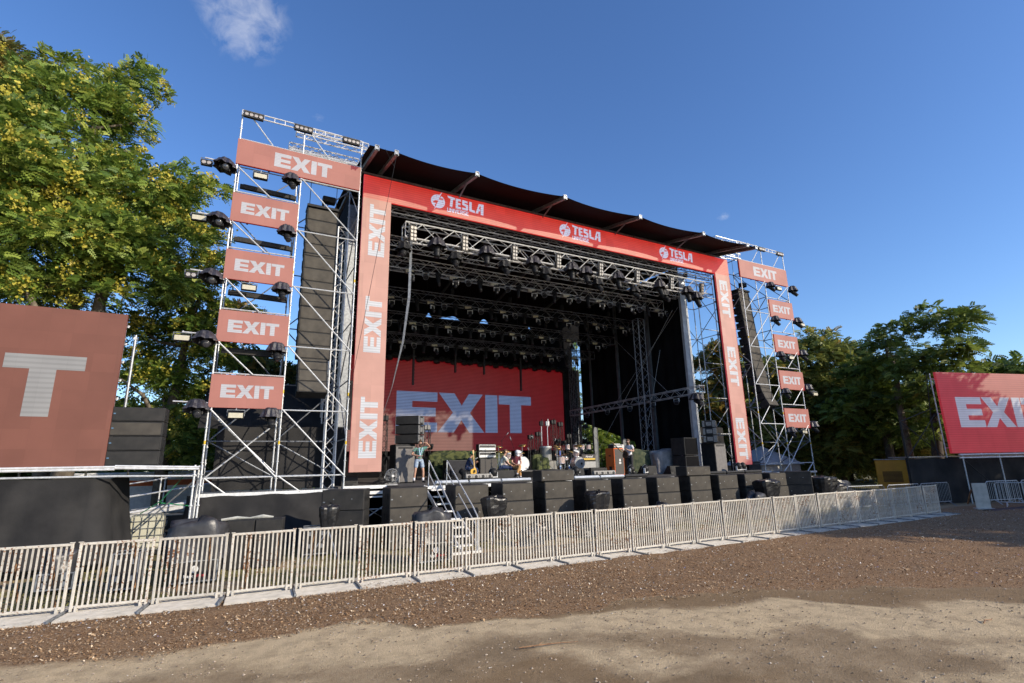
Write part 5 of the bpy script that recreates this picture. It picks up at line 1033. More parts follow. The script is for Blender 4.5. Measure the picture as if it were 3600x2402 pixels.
# cables hanging from the roof at the left of the opening
t = thing('hanging_cable', (6, 21, 12), 'grey cable loom sagging from the front truss down to the left stage side', 'cable'); m = MB()
for k in range(4): m.path([(6.15 + .03 * k, 20.9, 12.7), (6.12 + .03 * k, 20.9, 9.6), (5.95 + .02 * k, 21.0, 7.6), (5.62, 21.2, 5.6), (5.2, 21.4, 4.1)], .016, 5)
m.build('cable', STEELD, t, world=True)
t = thing('guy_wire', (4.6, 18, 14.3), 'thin black rope hanging from the roof tip across the left red column', 'rope'); MB().tube((4.64, 17.98, 14.35), (3.3, 18.9, 3.6), .008, 4).tube((4.2, 18, 14.5), (4.58, 17.98, 13.8), .008, 4).build('rope', BTR, t, world=True)
for i, (a, b) in enumerate((((24.0, 23, 11.8), (22.0, 30, 2.2)), ((24.1, 22.6, 11.9), (23.9, 29, 6.6)), ((24.0, 28.7, 11), (23.2, 23.2, 6.5)), ((24.1, 24.5, 9.5), (22.6, 25.5, 2)))):
    t = thing('guy_wire', a, f'thin steel cable across the black right wall, {ORD[i]} of four', 'cable', group='thin cables on the right wall'); MB().tube(a, b, .010, 4).build('wire', STEEL, t, world=True)
# right screen
d_ = Vector((.966, -.26, 0)); nrm_ = Vector((-.26, -.966, 0)); P0 = Vector((33.3, 13.6, 0))
def rs(s, q, z): return P0 + d_ * s - nrm_ * q + Vector((0, 0, z))
rot_s = rotz(math.atan2(-.26, .966))
t = thing('side_screen', tuple(rs(0, 0, 2.5)), 'red video screen with tree shadows and pale letters at the right edge', 'video screen', math.atan2(-.26, .966))
MB().box((4.0, .06, 2.17), (8.0, .12, 4.32)).build('screen_face', LEDRS, t)
m = MB()
for z in (.3, 2.1, 4.0): m.tube((0, .3, z), (8, .3, z), .03, 6)
for x in (-.02, 2.4, 4.8, 7.2): m.tube((x, .3, -.2), (x, .3, 4.3), .03, 6)
m.build('support_frame', STEEL, t); put_letters(t, (.98, -.004, 1.36), X, Z, 1.62, LEDRSL, world=False, sx=1.08)
t = thing('screen_platform', tuple(rs(0, 0, 0)), 'black draped scaffold platform under the right screen', 'platform', math.atan2(-.26, .966))
m = MB()
for z in (2.44, 2.28): m.tube((.1, -.25, z), (9, -.25, z), .04, 8)
m.build('edge_beam', ALU, t)
for x, y in ((.3, -.25), (2.8, -.25), (5.3, -.25), (-2.5, .4), (-.2, .6), (-1.6, 1.2)):
    m = MB(); m.tube((x, y, 0), (x, y, 2.4 if y < 0 else 4.2), .03, 8); m.build('standard', STEEL if y < 0 else BTR, t)
for a, b in (((-2.5, .4, 4.2), (-.2, .4, 4.9)), ((-2.5, .4, 2.3), (-.1, .4, 4.6)), ((-2.5, .4, 4.2), (-.1, .4, 2.4)), ((-2.5, .4, 4.2), (-1.6, 1.2, 2.4)), ((.3, -.25, 2.2), (2.8, -.25, .2)), ((-.2, .6, 4.2), (-.1, .4, 6.8))):
    m = MB(); m.tube(a, b, .022, 6); m.build('brace', BTR, t)
MB().box((3.2, .9, 2.36), (11.4, 1.2, .06)).build('deck', STEELD, t)
a0, a1, a2 = rs(-2.6, .45, 0), rs(.2, .2, 0), rs(9, .2, 0)
drape('black cloth closing the side and front of the right screen platform', [(a0.x, a0.y), (a1.x, a1.y), (a2.x, a2.y)], 2.28, .02, .05, .05, 21)
# yellow generator and bits by the right screen
t = thing('generator', (41.4, 19.7, 0), 'yellow generator container partly hidden behind the right screen platform', 'generator', R_(-62))
MB().rbox((0, 0, 1.1), (3.6, 2.0, 2.2), .04).build('body', mat('generator_yellow', (.62, .34, .02), (.52, .28, .02), 2, .5), t)
m = MB(); 
for k in range(9): m.box((-.9, -1.01, .75 + k * .08), (1.1, .02, .045))
m.build('vent', PLAS, t); MB().rbox((.75, -1.01, 1.1), (1.0, .03, 1.8), .01).build('door', mat('generator_yellow_door', (.66, .38, .03), (.58, .32, .03), 3, .45), t); MB().box((.5, -1.035, 1.55), (.4, .01, .3)).build('notice', WHITE, t); MB().box((0, 0, 2.23), (3.7, 2.1, .06)).build('roof_lid', STEELD, t)
def crowd_gate(loc, rz, lab, mm=STEEL, w=2.2, h=1.1, n=18, lean=0.0):
    t = thing('crowd_control_fence', loc, lab, 'barrier', rz, group='grey tube fences near the right screen'); m = MB(); m.path([(0, 0, .2), (0, 0, h - .08), (.08, 0, h), (w - .08, 0, h), (w, 0, h - .08), (w, 0, .2), (0, 0, .2)], .02, 6); m.build('frame', mm, t)
    m = MB()
    for i in range(1, n): m.tube((w * i / n, 0, .2), (w * i / n, 0, h), .009, 4)
    m.tube((0, 0, .205), (w, 0, .205), .012, 4); m.build('bars', mm, t)
    for x in (.3, w - .3): q = MB(); q.path([(x, -.35, 0), (x, -.05, .2), (x, .05, .2), (x, .35, 0)], .018, 5); q.build('foot', mm, t)
    return t
crowd_gate((32.6, 11.9, 0), R_(-75), 'grey tube fence turned edge-on at the far end of the field')
crowd_gate((33.6, 12.6, 0), R_(-14), 'grey tube fence standing before the right screen platform')
crowd_gate((35.9, 12.0, 0), R_(-14), 'grey tube fence at the right picture edge before the platform')
crowd_gate((27.4, 14.0, 0), R_(-8), 'dark tube fence behind the end of the cream barrier row', STEELD)
crowd_gate((29.7, 13.7, 0), R_(-6), 'second dark tube fence behind the end of the barrier row', STEELD)
crowd_gate((25.2, 14.6, 0), R_(-12), 'dark tube fence left of the generator, behind the barriers', STEELD)
t = thing('leaning_board', (30.4, 11.95, 0), 'pale battered barrier panel standing alone beyond the barrier row', 'board', R_(-50)); MB().rbox((.28, 0, .58), (.55, .05, 1.12), .01).box((.28, -.1, .02), (.7, .5, .04)).build('panel', PLATE, t); MB().box((0, .5, .5), (.05, 1.0, .05), rotx(-.75)).build('prop', RUST, t)
t = thing('cable_ramp', (29.5, 11.2, 0), 'low black cable protector lying across the ground beyond the barriers', 'cable ramp', R_(-6))
for k in range(9): m = MB(); m.add([(k * .9, -.22, .01), (k * .9 + .88, -.22, .01), (k * .9 + .88, -.12, .06), (k * .9, -.12, .06), (k * .9, .12, .06), (k * .9 + .88, .12, .06), (k * .9 + .88, .22, .01), (k * .9, .22, .01)], [(0, 1, 2, 3), (3, 2, 5, 4), (4, 5, 6, 7)]); m.build('segment', PLAS, t)
t = thing('tent', (35.5, 26.5, 0), 'pale grey tent roof glimpsed behind the right scaffold tower', 'tent'); MB().box((0, 0, 1.0), (4.4, 3, 2.0)).build('wall', mat('tent_canvas', (.38, .38, .36), (.3, .3, .29), 3, .8), t); MB().add([(-2.5, -1.7, 2.0), (2.5, -1.7, 2.0), (2.5, 1.7, 2.0), (-2.5, 1.7, 2.0), (0, 0, 3.5)], [(0, 1, 4), (1, 2, 4), (2, 3, 4), (3, 0, 4)]) or None
m = MB(); m.add([(-2.5, -1.7, 2.01), (2.5, -1.7, 2.01), (2.5, 1.7, 2.01), (-2.5, 1.7, 2.01), (0, 0, 3.4)], [(0, 1, 4), (1, 2, 4), (2, 3, 4), (3, 0, 4)]); m.build('roof', mat('tent_canvas_roof', (.42, .43, .45), (.34, .35, .36), 3, .7), t)
t = thing('wedge_cover', (24.8, 16.9, 0), 'low black covered box right of the last subwoofer stack', 'covered box'); MB().rbox((.3, .3, .72), (2.1, .8, 1.44), .03).build('box', CLOTH, t); MB().box((.1, .3, 1.50), (2.7, 1.0, .06)).build('lid', ALU, t)
# ============================================================= PEOPLE
SKIN = mat('skin', (.50, .29, .20), (.42, .23, .155), 8, .55)
SKIN2 = mat('tanned_skin', (.44, .24, .16), (.36, .19, .12), 8, .55)
HAIR = mat('brown_hair', (.07, .04, .022), (.12, .07, .035), 30, .7, bump=.4)
DENIM = mat('light_denim', (.22, .29, .40), (.34, .41, .50), 14, .85, bump=.2)
BLK = mat('black_garment', (.014, .014, .016), (.024, .024, .028), 6, .85, bump=.3, bscale=20)
WHT = mat('white_garment', (.66, .66, .67), (.56, .56, .60), 5, .85, bump=.3, bscale=14)
CRM = mat('cream_garment', (.62, .60, .50), (.54, .52, .43), 5, .85, bump=.3, bscale=14)
MAR = mat('maroon_garment', (.12, .015, .03), (.085, .01, .022), 5, .85, bump=.3, bscale=14)
TAN = mat('tan_garment', (.46, .25, .09), (.38, .20, .07), 5, .85, bump=.3, bscale=14)
NAVY = mat('navy_garment', (.02, .035, .09), (.03, .05, .12), 5, .85, bump=.3, bscale=14)
GRNC = mat('green_cap_cloth', (.02, .12, .06), (.015, .09, .045), 9, .85)
def stripes():
    m = mat('striped_shirt_cloth', (.10, .27, .19), (.08, .23, .16), 6, .85, bump=.3, bscale=14); n, l = m.node_tree.nodes, m.node_tree.links; b = n['Principled BSDF']; src = b.inputs['Base Color'].links[0].from_socket
    tc = n.new('ShaderNodeTexCoord'); s = n.new('ShaderNodeSeparateXYZ'); l.new(tc.outputs['Object'], s.inputs[0])
    a = n.new('ShaderNodeMath'); a.operation = 'MULTIPLY'; a.inputs[1].default_value = 14.0; l.new(s.outputs[2], a.inputs[0]); f = n.new('ShaderNodeMath'); f.operation = 'FRACT'; l.new(a.outputs[0], f.inputs[0]); g = n.new('ShaderNodeMath'); g.operation = 'GREATER_THAN'; g.inputs[1].default_value = .6; l.new(f.outputs[0], g.inputs[0])
    mx = n.new('ShaderNodeMix'); mx.data_type = 'RGBA'; l.new(g.outputs[0], mx.inputs[0]); l.new(src, mx.inputs[6]); mx.inputs[7].default_value = (.07, .07, .13, 1); l.new(mx.outputs[2], b.inputs['Base Color']); return m
STRP = stripes()
def skin_mesh(name, verts, edges, radii, m, parent, sub=2, root=0, flat=None):
    me = bpy.data.meshes.new(name + '_skeleton'); me.from_pydata([tuple(v) for v in verts], edges, []); o = bpy.data.objects.new(name + '_tmp', me); col.objects.link(o)
    md = o.modifiers.new('skin', 'SKIN'); md.use_smooth_shade = True; md.branch_smoothing = .6
    for i, r in enumerate(radii):
        rx, ry = r if isinstance(r, tuple) else (r, r); me.skin_vertices[0].data[i].radius = (rx, ry); me.skin_vertices[0].data[i].use_root = (i == root)
    sb_ = o.modifiers.new('sub', 'SUBSURF'); sb_.levels = sub; sb_.render_levels = sub
    dg = bpy.context.evaluated_depsgraph_get(); dg.update(); ev = o.evaluated_get(dg); nm = bpy.data.meshes.new_from_object(ev); nm.name = name; bpy.data.objects.remove(o); nm.materials.clear(); nm.materials.append(m)
    q = bpy.data.objects.new(name, nm); col.objects.link(q); q.parent = parent; KIDS.setdefault(parent.name, []).append(q); return q
def person(loc, rz, label, J, skin, top, bottom, sleeve=.45, leg=1.0, shoe=BLK, hair=HAIR, height=1.75, cap=None, glasses=False, beard=False, sock=None, long_sleeve=False, untucked=.0, hairstyle='short'):
    """J: joints in metres for a 1.75 m body that faces -Y; Lx is the person's own left (+X here), R the right"""
    t = thing('person', loc, label, 'person', rz, scale=height / 1.75); V = {k: Vector(v) for k, v in J.items()}
    P, chest, neck, head = V['pelvis'], V['chest'], V['neck'], V['head']; hd_up = (head - neck).normalized(); face = V.get('face', Vector((0, -1, 0))).normalized(); face = (face - hd_up * face.dot(hd_up)).normalized(); sdv = face.cross(hd_up)
    vs, es, rs = [], [], []
    def av(p, r, c=None):
        vs.append(Vector(p)); rs.append(r)
        if c is not None: es.append((c, len(vs) - 1))
        return len(vs) - 1
    ip = av(P, .105); isp = av((P + chest) / 2, .100, ip); ic = av(chest, .105, isp); inb = av(chest + (neck - chest) * .75, .062, ic); ine = av(neck, .052, inb)
    ih0 = av(neck + (head - neck) * .45 + face * .012, (.068, .07), ine); ih1 = av(head, (.078, .092), ih0); ih2 = av(head + hd_up * .085, (.062, .075), ih1)
    av(head - hd_up * .012 + face * .118, .011, ih1)                                     # nose
    av(neck + (head - neck) * .5 + face * .07, .03, ih0)                                 # chin
    for s in (-1, 1): av(head + sdv * s * .092 - hd_up * .01, .014, ih1)                 # ears
    for S, sg in (('L', 1), ('R', -1)):
        sh, el, wr = V['sh' + S], V['el' + S], V['wr' + S]; a = av(sh, .058, ic); b = av((sh + el) / 2, .047, a); c = av(el, .040, b); d = av((el * .6 + wr * .4), .040, c); e = av(wr, .026, d)
        hdn = V['hand' + S].normalized() if 'hand' + S in V else (wr - el).normalized(); ax = V.get('palm' + S, Vector((0, -1, 0))); ax = (ax - hdn * ax.dot(hdn)).normalized(); lat = hdn.cross(ax)
        f = av(wr + hdn * .05, (.034, .020), e); 
        for k, (o_, L) in enumerate(((-.030, .070), (-.010, .082), (.010, .076), (.029, .060))):
            k1 = av(wr + hdn * .092 + lat * o_, .0095, f); k2 = av(wr + hdn * (.092 + L * .5) + lat * o_ * 1.15 + ax * .012, .0085, k1); av(wr + hdn * (.092 + L * .82) + lat * o_ * 1.15 + ax * .038, .007, k2)
        k1 = av(wr + hdn * .045 - lat * .048 + ax * .012, .011, f); av(wr + hdn * .085 - lat * .062 + ax * .03, .009, k1)
        hp, kn, an = V['hip' + S], V['kn' + S], V['an' + S]; a = av(hp, .088, ip); b = av((hp + kn) / 2, .076, a); c = av(kn, .055, b); d = av(kn * .62 + an * .38, .056, c); e = av(an, .036, d); toe = V.get('toe' + S, an + Vector((0, -.16, -.06))); av(an * .5 + toe * .5, .024, e)
    body = skin_mesh('body', vs, es, rs, skin, t)
    # top
    vs, es, rs = [], [], []
    hem = P - (chest - P).normalized() * (untucked + .09); ip = av(hem, (.150, .135)); isp = av((P + chest) / 2, .140, ip); ic = av(chest, (.158, .15), isp); av(chest + (neck - chest) * .78, .088, ic)
    for S in 'LR':
        sh, el, wr = V['sh' + S], V['el' + S], V['wr' + S]; a = av(sh, .086, ic); b = av(sh + (el - sh) * max(sleeve, .4), .070, a)
        if long_sleeve: c = av(el, .056, b); av(el * .1 + wr * .9, .040, c)
        elif sleeve > .4: av(sh + (el - sh) * (sleeve + .1), .064, b)
    skin_mesh('shirt', vs, es, rs, top, t)
    # trousers
    vs, es, rs = [], [], []
    ip = av(P + (chest - P) * .12, (.138, .115))
    for S in 'LR':
        hp, kn, an = V['hip' + S], V['kn' + S], V['an' + S]; a = av(hp, .105, ip); b = av((hp + kn) / 2, .094, a)
        if leg > .5: c = av(kn, .074, b); d = av((kn + an) / 2, .068, c); av(kn * .06 + an * .94, .056, d)
        else: av(hp + (kn - hp) * .78, .098, b)
    skin_mesh('trousers' if leg > .5 else 'shorts', vs, es, rs, bottom, t)
    for S in 'LR':
        an = V['an' + S]; toe = V.get('toe' + S, an + Vector((0, -.16, -.06))); skin_mesh('shoe', [an + (an - toe) * .18 + Vector((0, 0, -.045)), an + Vector((0, 0, -.035)) * .9, toe + Vector((0, 0, .002))], [(0, 1), (1, 2)], [.046, .056, .046], shoe, t, 1)
        if sock: m = MB(); m.tube(an + Vector((0, 0, -.02)), an + (V['kn' + S] - an) * .30, .046, 10, .050); m.build('sock', sock, t, smooth=True)
    B = Matrix((sdv, -face, hd_up)).transposed()
    if hair:
        m = MB(); n = 16; prof = []
        for k in range(7): a_ = R_(90 - 14 * k); prof.append((.099 * math.cos(a_) + .004, .118 * math.sin(a_)))
        vv = []
        for k, (r, h_) in enumerate(prof):
            for i in range(n):
                a_ = 2 * math.pi * i / n; x_, y_ = math.cos(a_), math.sin(a_); front = max(0, -y_); fk = min(1.0, front * 1.6); drop = h_ if k < 3 else h_ + fk * (prof[2][1] - h_) * .97; rr = (r if k < 3 else r + fk * (prof[2][0] - r) * .97) * (1.02 + .04 * math.sin(i * 2.7 + k)); vv.append(B @ Vector((x_ * rr, y_ * rr * 1.14 + .012, drop + .004)) + head)
        m.add(vv, [(k * n + i, (k + 1) * n + i, (k + 1) * n + (i + 1) % n, k * n + (i + 1) % n) for k in range(6) for i in range(n)] + [tuple(range(n))])
        if hairstyle == 'bun': m.lathe([(0, -.05), (.04, -.03), (.05, 0), (.035, .035), (0, .045)], head + B @ Vector((-.02, .05, .13)), n=8, jit=.1)
        m.build('hair', hair, t, smooth=True)
    if cap:
        m = MB(); m.lathe([(.112, -.02), (.115, .03), (.10, .085), (.06, .118), (0, .125)], head + B @ Vector((0, .012, .02)), B, 16); m.poly([(-.085, -.08), (-.07, -.17), (0, -.20), (.07, -.17), (.085, -.08)], head + B @ Vector((0, 0, .015)), B @ X, B @ Y, .012); m.build('cap', cap, t, smooth=True)
    if glasses:
        m = MB()
        for s in (-1, 1): m.rbox(head + B @ Vector((s * .034, -.112, .012)), (.056, .02, .034), .006, B); m.tube(head + B @ Vector((s * .062, -.105, .014)), head + B @ Vector((s * .088, 0, .01)), .004, 4)
        m.tube(head + B @ Vector((-.012, -.115, .014)), head + B @ Vector((.012, -.115, .014)), .004, 4); m.build('sunglasses', LENS, t)
    else:
        for s in (-1, 1): m = MB(); m.lathe([(0, -.004), (.010, -.002), (.010, .003), (0, .005)], head + B @ Vector((s * .032, -.094, .012)), B @ rotx(R_(90)), 8); m.build('eye', PLAS, t)
    m = MB(); m.rbox(head + B @ Vector((0, -.096, -.058)), (.044, .012, .010), .003, B); m.build('mouth', mat('lip', (.28, .09, .08), (.24, .08, .07), 9, .5), t)
    if beard: m = MB(); m.lathe([(0, -.062), (.045, -.05), (.068, -.01), (.074, .03)], head + B @ Vector((0, -.034, -.068)), B, 12); m.build('beard', hair or HAIR, t, smooth=True)
    return t
STAND = dict(pelvis=(0, 0, .95), chest=(0, .01, 1.30), neck=(0, 0, 1.47), head=(0, -.02, 1.62), shL=(.175, .01, 1.40), shR=(-.175, .01, 1.40), elL=(.22, .04, 1.12), elR=(-.22, .04, 1.12), wrL=(.2, -.12, .92), wrR=(-.2, -.12, .92),
             hipL=(.09, 0, .90), hipR=(-.09, 0, .90), knL=(.11, -.03, .49), knR=(-.11, -.03, .49), anL=(.12, .02, .085), anR=(-.12, .02, .085), toeL=(.14, -.16, .035), toeR=(-.14, -.16, .035))
def pose(**k): d = dict(STAND); d.update(k); return d
# man in the striped shirt, one hand shading his eyes
p = person((6.78, 20.9, 1.76), R_(8), 'standing man in green striped T-shirt and denim shorts, hand shading his eyes', pose(
    pelvis=(-.02, 0, .94), chest=(0, .02, 1.29), neck=(.0, 0, 1.46), head=(.02, -.03, 1.60), face=(.35, -1, 0), elL=(.44, -.10, 1.46), wrL=(.20, -.24, 1.63), handL=(-1, .15, .05), palmL=(0, -.2, -1), shL=(.19, 0, 1.43),
    elR=(-.34, .03, 1.15), wrR=(-.13, -.24, 1.08), handR=(.8, -.5, -.1), palmR=(0, 0, 1), hipL=(.09, 0, .89), hipR=(-.12, 0, .89), knL=(.17, -.04, .49), knR=(-.19, -.03, .49), anL=(.20, .02, .085), anR=(-.22, .02, .085), toeL=(.27, -.14, .035), toeR=(-.28, -.13, .035)),
    SKIN, STRP, DENIM, .5, .3, sock=WHT, glasses=True, height=1.70, beard=True, hairstyle='bun')
m = MB(); m.poly([(0, 0), (.02, 0), (.13, .33), (.11, .33)], (-.05, -.155, 1.10), X, Z, .004); m.poly([(0, 0), (.02, 0), (-.03, .33), (-.05, .33)], (-.05, -.150, 1.10), X, Z, .004); m.build('lanyard', mat('pale_blue_ribbon', (.35, .5, .75), (.45, .58, .8), 9, .6), p)
MB().rbox((-.0, -.27, 1.075), (.07, .09, .012), .003).build('phone', PLAS, p)
MB().lathe([(.140, 0), (.146, .02), (.140, .04)], (-.02, 0, .955), None, 16, sy=.86).build('belt', mat('studded_belt', (.30, .28, .26), (.12, .11, .1), 60, .5), p, smooth=True)
def stool(x, y, h, lab):
    t = thing('stool', (x, y, 1.75 if h < .6 else 2.1), lab, 'stool'); m = MB(); m.lathe([(.17, h - .06), (.18, h - .03), (.16, h), (0, h)], n=14); m.build('seat', BLK, t, smooth=True)
    for k in range(3): a = k * 2.1; m = MB(); m.tube((0, 0, h - .1), (.22 * math.cos(a), .22 * math.sin(a), .01), .012, 5); m.build('leg', STEEL, t)
    m = MB(); m.tube((0, 0, .12), (0, 0, h - .06), .018, 8); m.build('post', STEEL, t)
SIT = dict(pelvis=(0, .08, .53), chest=(0, -.04, .88), neck=(0, -.12, 1.04), head=(0, -.17, 1.18), shL=(.175, -.05, .98), shR=(-.175, -.05, .98), elL=(.22, -.16, .72), elR=(-.22, -.16, .72), wrL=(.12, -.38, .60), wrR=(-.12, -.38, .60),
           hipL=(.09, .03, .52), hipR=(-.09, .03, .52), knL=(.13, -.40, .50), knR=(-.13, -.40, .50), anL=(.13, -.38, .085), anR=(-.13, -.38, .085), toeL=(.15, -.54, .035), toeR=(-.15, -.54, .035))
def sit(**k): d = dict(SIT); d.update(k); return d
person((10.85, 21.45, 1.76), R_(72), 'seated man in a cream T-shirt leaning forward behind the stage monitor', sit(face=(-.15, -1, -.45), elL=(.24, -.25, .70), elR=(-.24, -.25, .68), wrL=(.12, -.48, .55), wrR=(-.05, -.50, .55), handL=(-.2, -.9, -.3), handR=(.2, -.9, -.3)), SKIN, CRM, NAVY, .55, 1.0, height=1.78)
stool(10.80, 21.46, .45, 'small black stool under the man in the cream T-shirt')
person((11.42, 21.25, 1.76), R_(-5), 'seated man in maroon shirt, tan trousers and white cap, head bowed', sit(head=(0, -.25, 1.13), neck=(0, -.13, 1.03), face=(0, -.85, -.6), knL=(.05, -.42, .56), anL=(-.14, -.50, .22), toeL=(-.22, -.66, .17), knR=(.02, -.40, .48), anR=(.06, -.44, .085), toeR=(.07, -.60, .035), wrL=(.10, -.34, .62), wrR=(-.10, -.36, .62), handL=(-1, -.3, 0), handR=(1, -.3, 0)), SKIN, MAR, TAN, .5, 1.0, cap=WHT, hair=None, shoe=BLK, sock=WHT)
stool(11.42, 21.30, .45, 'small black stool under the man in the white cap')
p = person((9.60, 22.4, 1.76), R_(75), 'seated man in navy top and green cap holding an upright yellow guitar', sit(cap=None, face=(.1, -1, -.1)) if 0 else sit(face=(.1, -1, -.1), wrL=(.10, -.34, .80), wrR=(-.12, -.36, .48)), SKIN2, NAVY, NAVY, .5, 1.0, cap=GRNC, hair=HAIR, glasses=True, long_sleeve=True, height=1.68)
stool(9.56, 22.4, .45, 'small black stool under the man in the green cap')
def guitar(loc, rot, lab, body=(.70, .42, .08), s=1.0):
    t = thing('guitar', loc, lab, 'guitar', scale=s); t.rotation_euler = rot; out = []
    for i in range(28):
        a = 2 * math.pi * i / 28; r = .16 + .035 * math.cos(2 * a) - .02 * math.cos(3 * a); out.append((r * math.cos(a) * .95, r * math.sin(a) * 1.25))
    MB().poly(out, (0, .02, 0), X, Z, .045).build('body', mat('guitar_body_' + ('amber' if body[0] > .3 else 'dark'), body, tuple(c * .8 for c in body), 5, .3), t)
    m = MB(); m.box((0, -.012, .48), (.05, .03, .64)); m.build('neck', mat('maple_neck', (.62, .42, .2), (.5, .33, .15), 8, .4), t); m = MB(); m.poly([(-.03, 0), (.03, 0), (.055, .06), (.04, .17), (-.045, .15)], (0, -.02, .80), X, Z, .02); m.build('headstock', mat('maple_neck', (.62, .42, .2)), t); m = MB(); m.box((0, -.03, .02), (.09, .01, .12)); m.build('pickup', PLAS, t)
guitar((9.72, 22.0, 2.12), (0, R_(-5), R_(20)), 'amber guitar held upright by the man in the green cap', s=1.0)
p = person((17.6, 20.62, 1.76), R_(-75), 'standing man in white shirt and black trousers playing a bass, looking down', pose(head=(0, -.07, 1.60), face=(0, -1, -.5), elL=(.26, -.02, 1.13), wrL=(.16, -.36, 1.20), handL=(-.4, -.6, .5), elR=(-.28, .02, 1.12), wrR=(-.05, -.22, 1.02), handR=(.9, -.2, -.3)), SKIN, WHT, BLK, .5, 1.0, height=1.80, glasses=True, beard=True, untucked=.06)
guitar((17.30, 20.62, 2.78), (R_(0), R_(-52), R_(-80)), 'dark-bodied bass with pale neck held by the man in the white shirt', (.06, .03, .02), 1.0)
p = person((16.25, 25.0, 2.11), R_(-12), 'drummer in black shirt and sunglasses seated behind the dark drum kit', sit(face=(.1, -1, -.4), elL=(.28, -.14, .72), elR=(-.28, -.14, .72), wrL=(.16, -.40, .74), wrR=(-.06, -.42, .70), handL=(.3, -.8, .2), handR=(.6, -.8, .1), knL=(.22, -.36, .5), knR=(-.22, -.36, .5), anL=(.24, -.42, .085), anR=(-.24, -.42, .085)), SKIN, BLK, BLK, .55, 1.0, glasses=True)
MB().box((0, -.17, .86), (.05, .012, .26)).build('lanyard', mat('blue_ribbon', (.08, .14, .55), (.1, .18, .6), 9, .6), p)
for s in (-1, 1): MB().tube((s * .1 + .03, -.46, .74), (s * .1 + .26, -.80, .86), .008, 5).build('drumstick', TAN, p)
stool(16.25, 25.06, .61, 'round drum stool under the drummer')

# ============================================================= WRITING ON EQUIPMENT
def text(parent, s, loc, h, m, name='lettering', shear=0.0, rz=0.0, bold=.0):
    c = bpy.data.curves.new('txt', 'FONT'); c.body = s; c.size = h; c.shear = shear; c.extrude = .001; c.offset = bold; c.align_x = 'CENTER'; o = bpy.data.objects.new('txt', c); col.objects.link(o); dg = bpy.context.evaluated_depsgraph_get(); dg.update(); me = bpy.data.meshes.new_from_object(o.evaluated_get(dg)); bpy.data.objects.remove(o); me.name = name; me.materials.clear(); me.materials.append(m)
    q = bpy.data.objects.new(name, me); col.objects.link(q); q.parent = parent; KIDS.setdefault(parent.name, []).append(q); q.location = loc; q.rotation_euler = (R_(90), 0, rz); return q
REDP = mat('red_print', (.6, .03, .04), (.5, .02, .03), 9, .5); GOLD = mat('gold_panel', (.6, .42, .06), (.5, .34, .05), 9, .4, .2)
# ============================================================= BACKLINE
def cabinet(name, cat, lab, loc, sz, body, front, rz=0.0, inset=.04, extra=None, vent=False):
    t = thing(name, loc, lab, cat, rz); w, d, h = sz; m = MB(); m.rbox((0, d / 2, h / 2), (w, d, h), .015); m.build('cabinet', body, t); MB().box((0, -.006, h / 2), (w - inset * 2, .014, h - inset * 2)).build('grille', front, t)
    for s in (-1, 1): m = MB(); m.rbox((s * (w / 2 + .006), d * .5, h * .72), (.016, .14, .05), .004); m.build('handle', PLAS, t)
    return t
TWEED = mat('grey_silver_cloth', (.30, .30, .29), (.42, .42, .41), 40, .7); AMPB = mat('black_tolex', (.02, .02, .02), (.035, .035, .034), 50, .6); ORNG = mat('orange_tolex', (.70, .14, .02), (.60, .11, .015), 30, .55); DGR = mat('dark_amp_cloth', (.055, .05, .045), (.09, .082, .075), 70, .8); SIL = mat('silver_amp_panel', (.55, .55, .54), (.68, .68, .67), 10, .35, .3)
riser(11.9, 14.6, 23.2, 26.6, .35, 'low black riser under the left drum kit'); riser(14.9, 18.9, 23.4, 26.6, .35, 'low black riser under the dark drum kit')
cabinet('guitar_cabinet', 'guitar amplifier', 'black guitar cabinet under two silver-faced amplifier heads', (11.5, 24.2, 1.75), (1.0, .45, .98), AMPB, DGR)
for k in range(2):
    t = cabinet('amplifier_head', 'amplifier', f'{("lower", "upper")[k]} silver-faced amplifier head on the black guitar cabinet', (11.42, 24.2, 2.74 + k * .36), (.98, .34, .34), AMPB, SIL); MB().box((0, -.016, .22), (.86, .008, .12)).build('control_strip', AMPB, t)
t = cabinet('guitar_cabinet', 'guitar amplifier', 'pale speaker cabinet under the gold-fronted amplifier', (18.0, 24.6, 2.1), (1.0, .4, .42), AMPB, TWEED)
t = cabinet('amplifier_head', 'amplifier', 'black amplifier with white script and gold strip behind the dark drum kit', (18.0, 24.6, 2.53), (.98, .35, .36), AMPB, DGR); MB().box((0, -.018, .09), (.86, .008, .09)).build('control_panel', GOLD, t); text(t, 'Marshall', (0, -.022, .18), .15, WHITE, shear=.4, bold=.004)
t = cabinet('bass_cabinet', 'bass amplifier', 'tall black bass cabinet with pink tape mark and silver head on top', (19.9, 24.2, 1.75), (.80, .5, 1.32), AMPB, mat('speckled_grille', (.04, .038, .035), (.12, .11, .10), 160, .8)); m = MB(); m.rbox((0, .22, 1.50), (.80, .42, .34), .015); m.build('silver_head', SIL, t); MB().box((-.12, -.016, .62), (.03, .004, .12)).box((-.08, -.016, .57), (.09, .004, .03)).build('pink_tape', mat('pink_tape', (.7, .04, .2), (.6, .03, .15), 9, .6), t); MB().box((-.28, -.016, 1.12), (.12, .004, .16)).build('white_label', WHITE, t)
t = cabinet('bass_cabinet', 'bass amplifier', 'bright orange upright bass cabinet beside the man in the white shirt', (17.98, 21.9, 1.75), (.74, .62, 1.38), ORNG, DGR, R_(8), .045); MB().box((.03, -.018, .62), (.16, .006, .09)).build('badge_plate', WHITE, t); MB().lathe([(.06, -.001), (.06, .004)], (.03, -.018, .76), rotx(R_(90)), 14, sy=1.3).build('crest', WHITE, t); MB().box((-.375, .3, .3), (.01, .18, .3)).build('vent', PLAS, t)
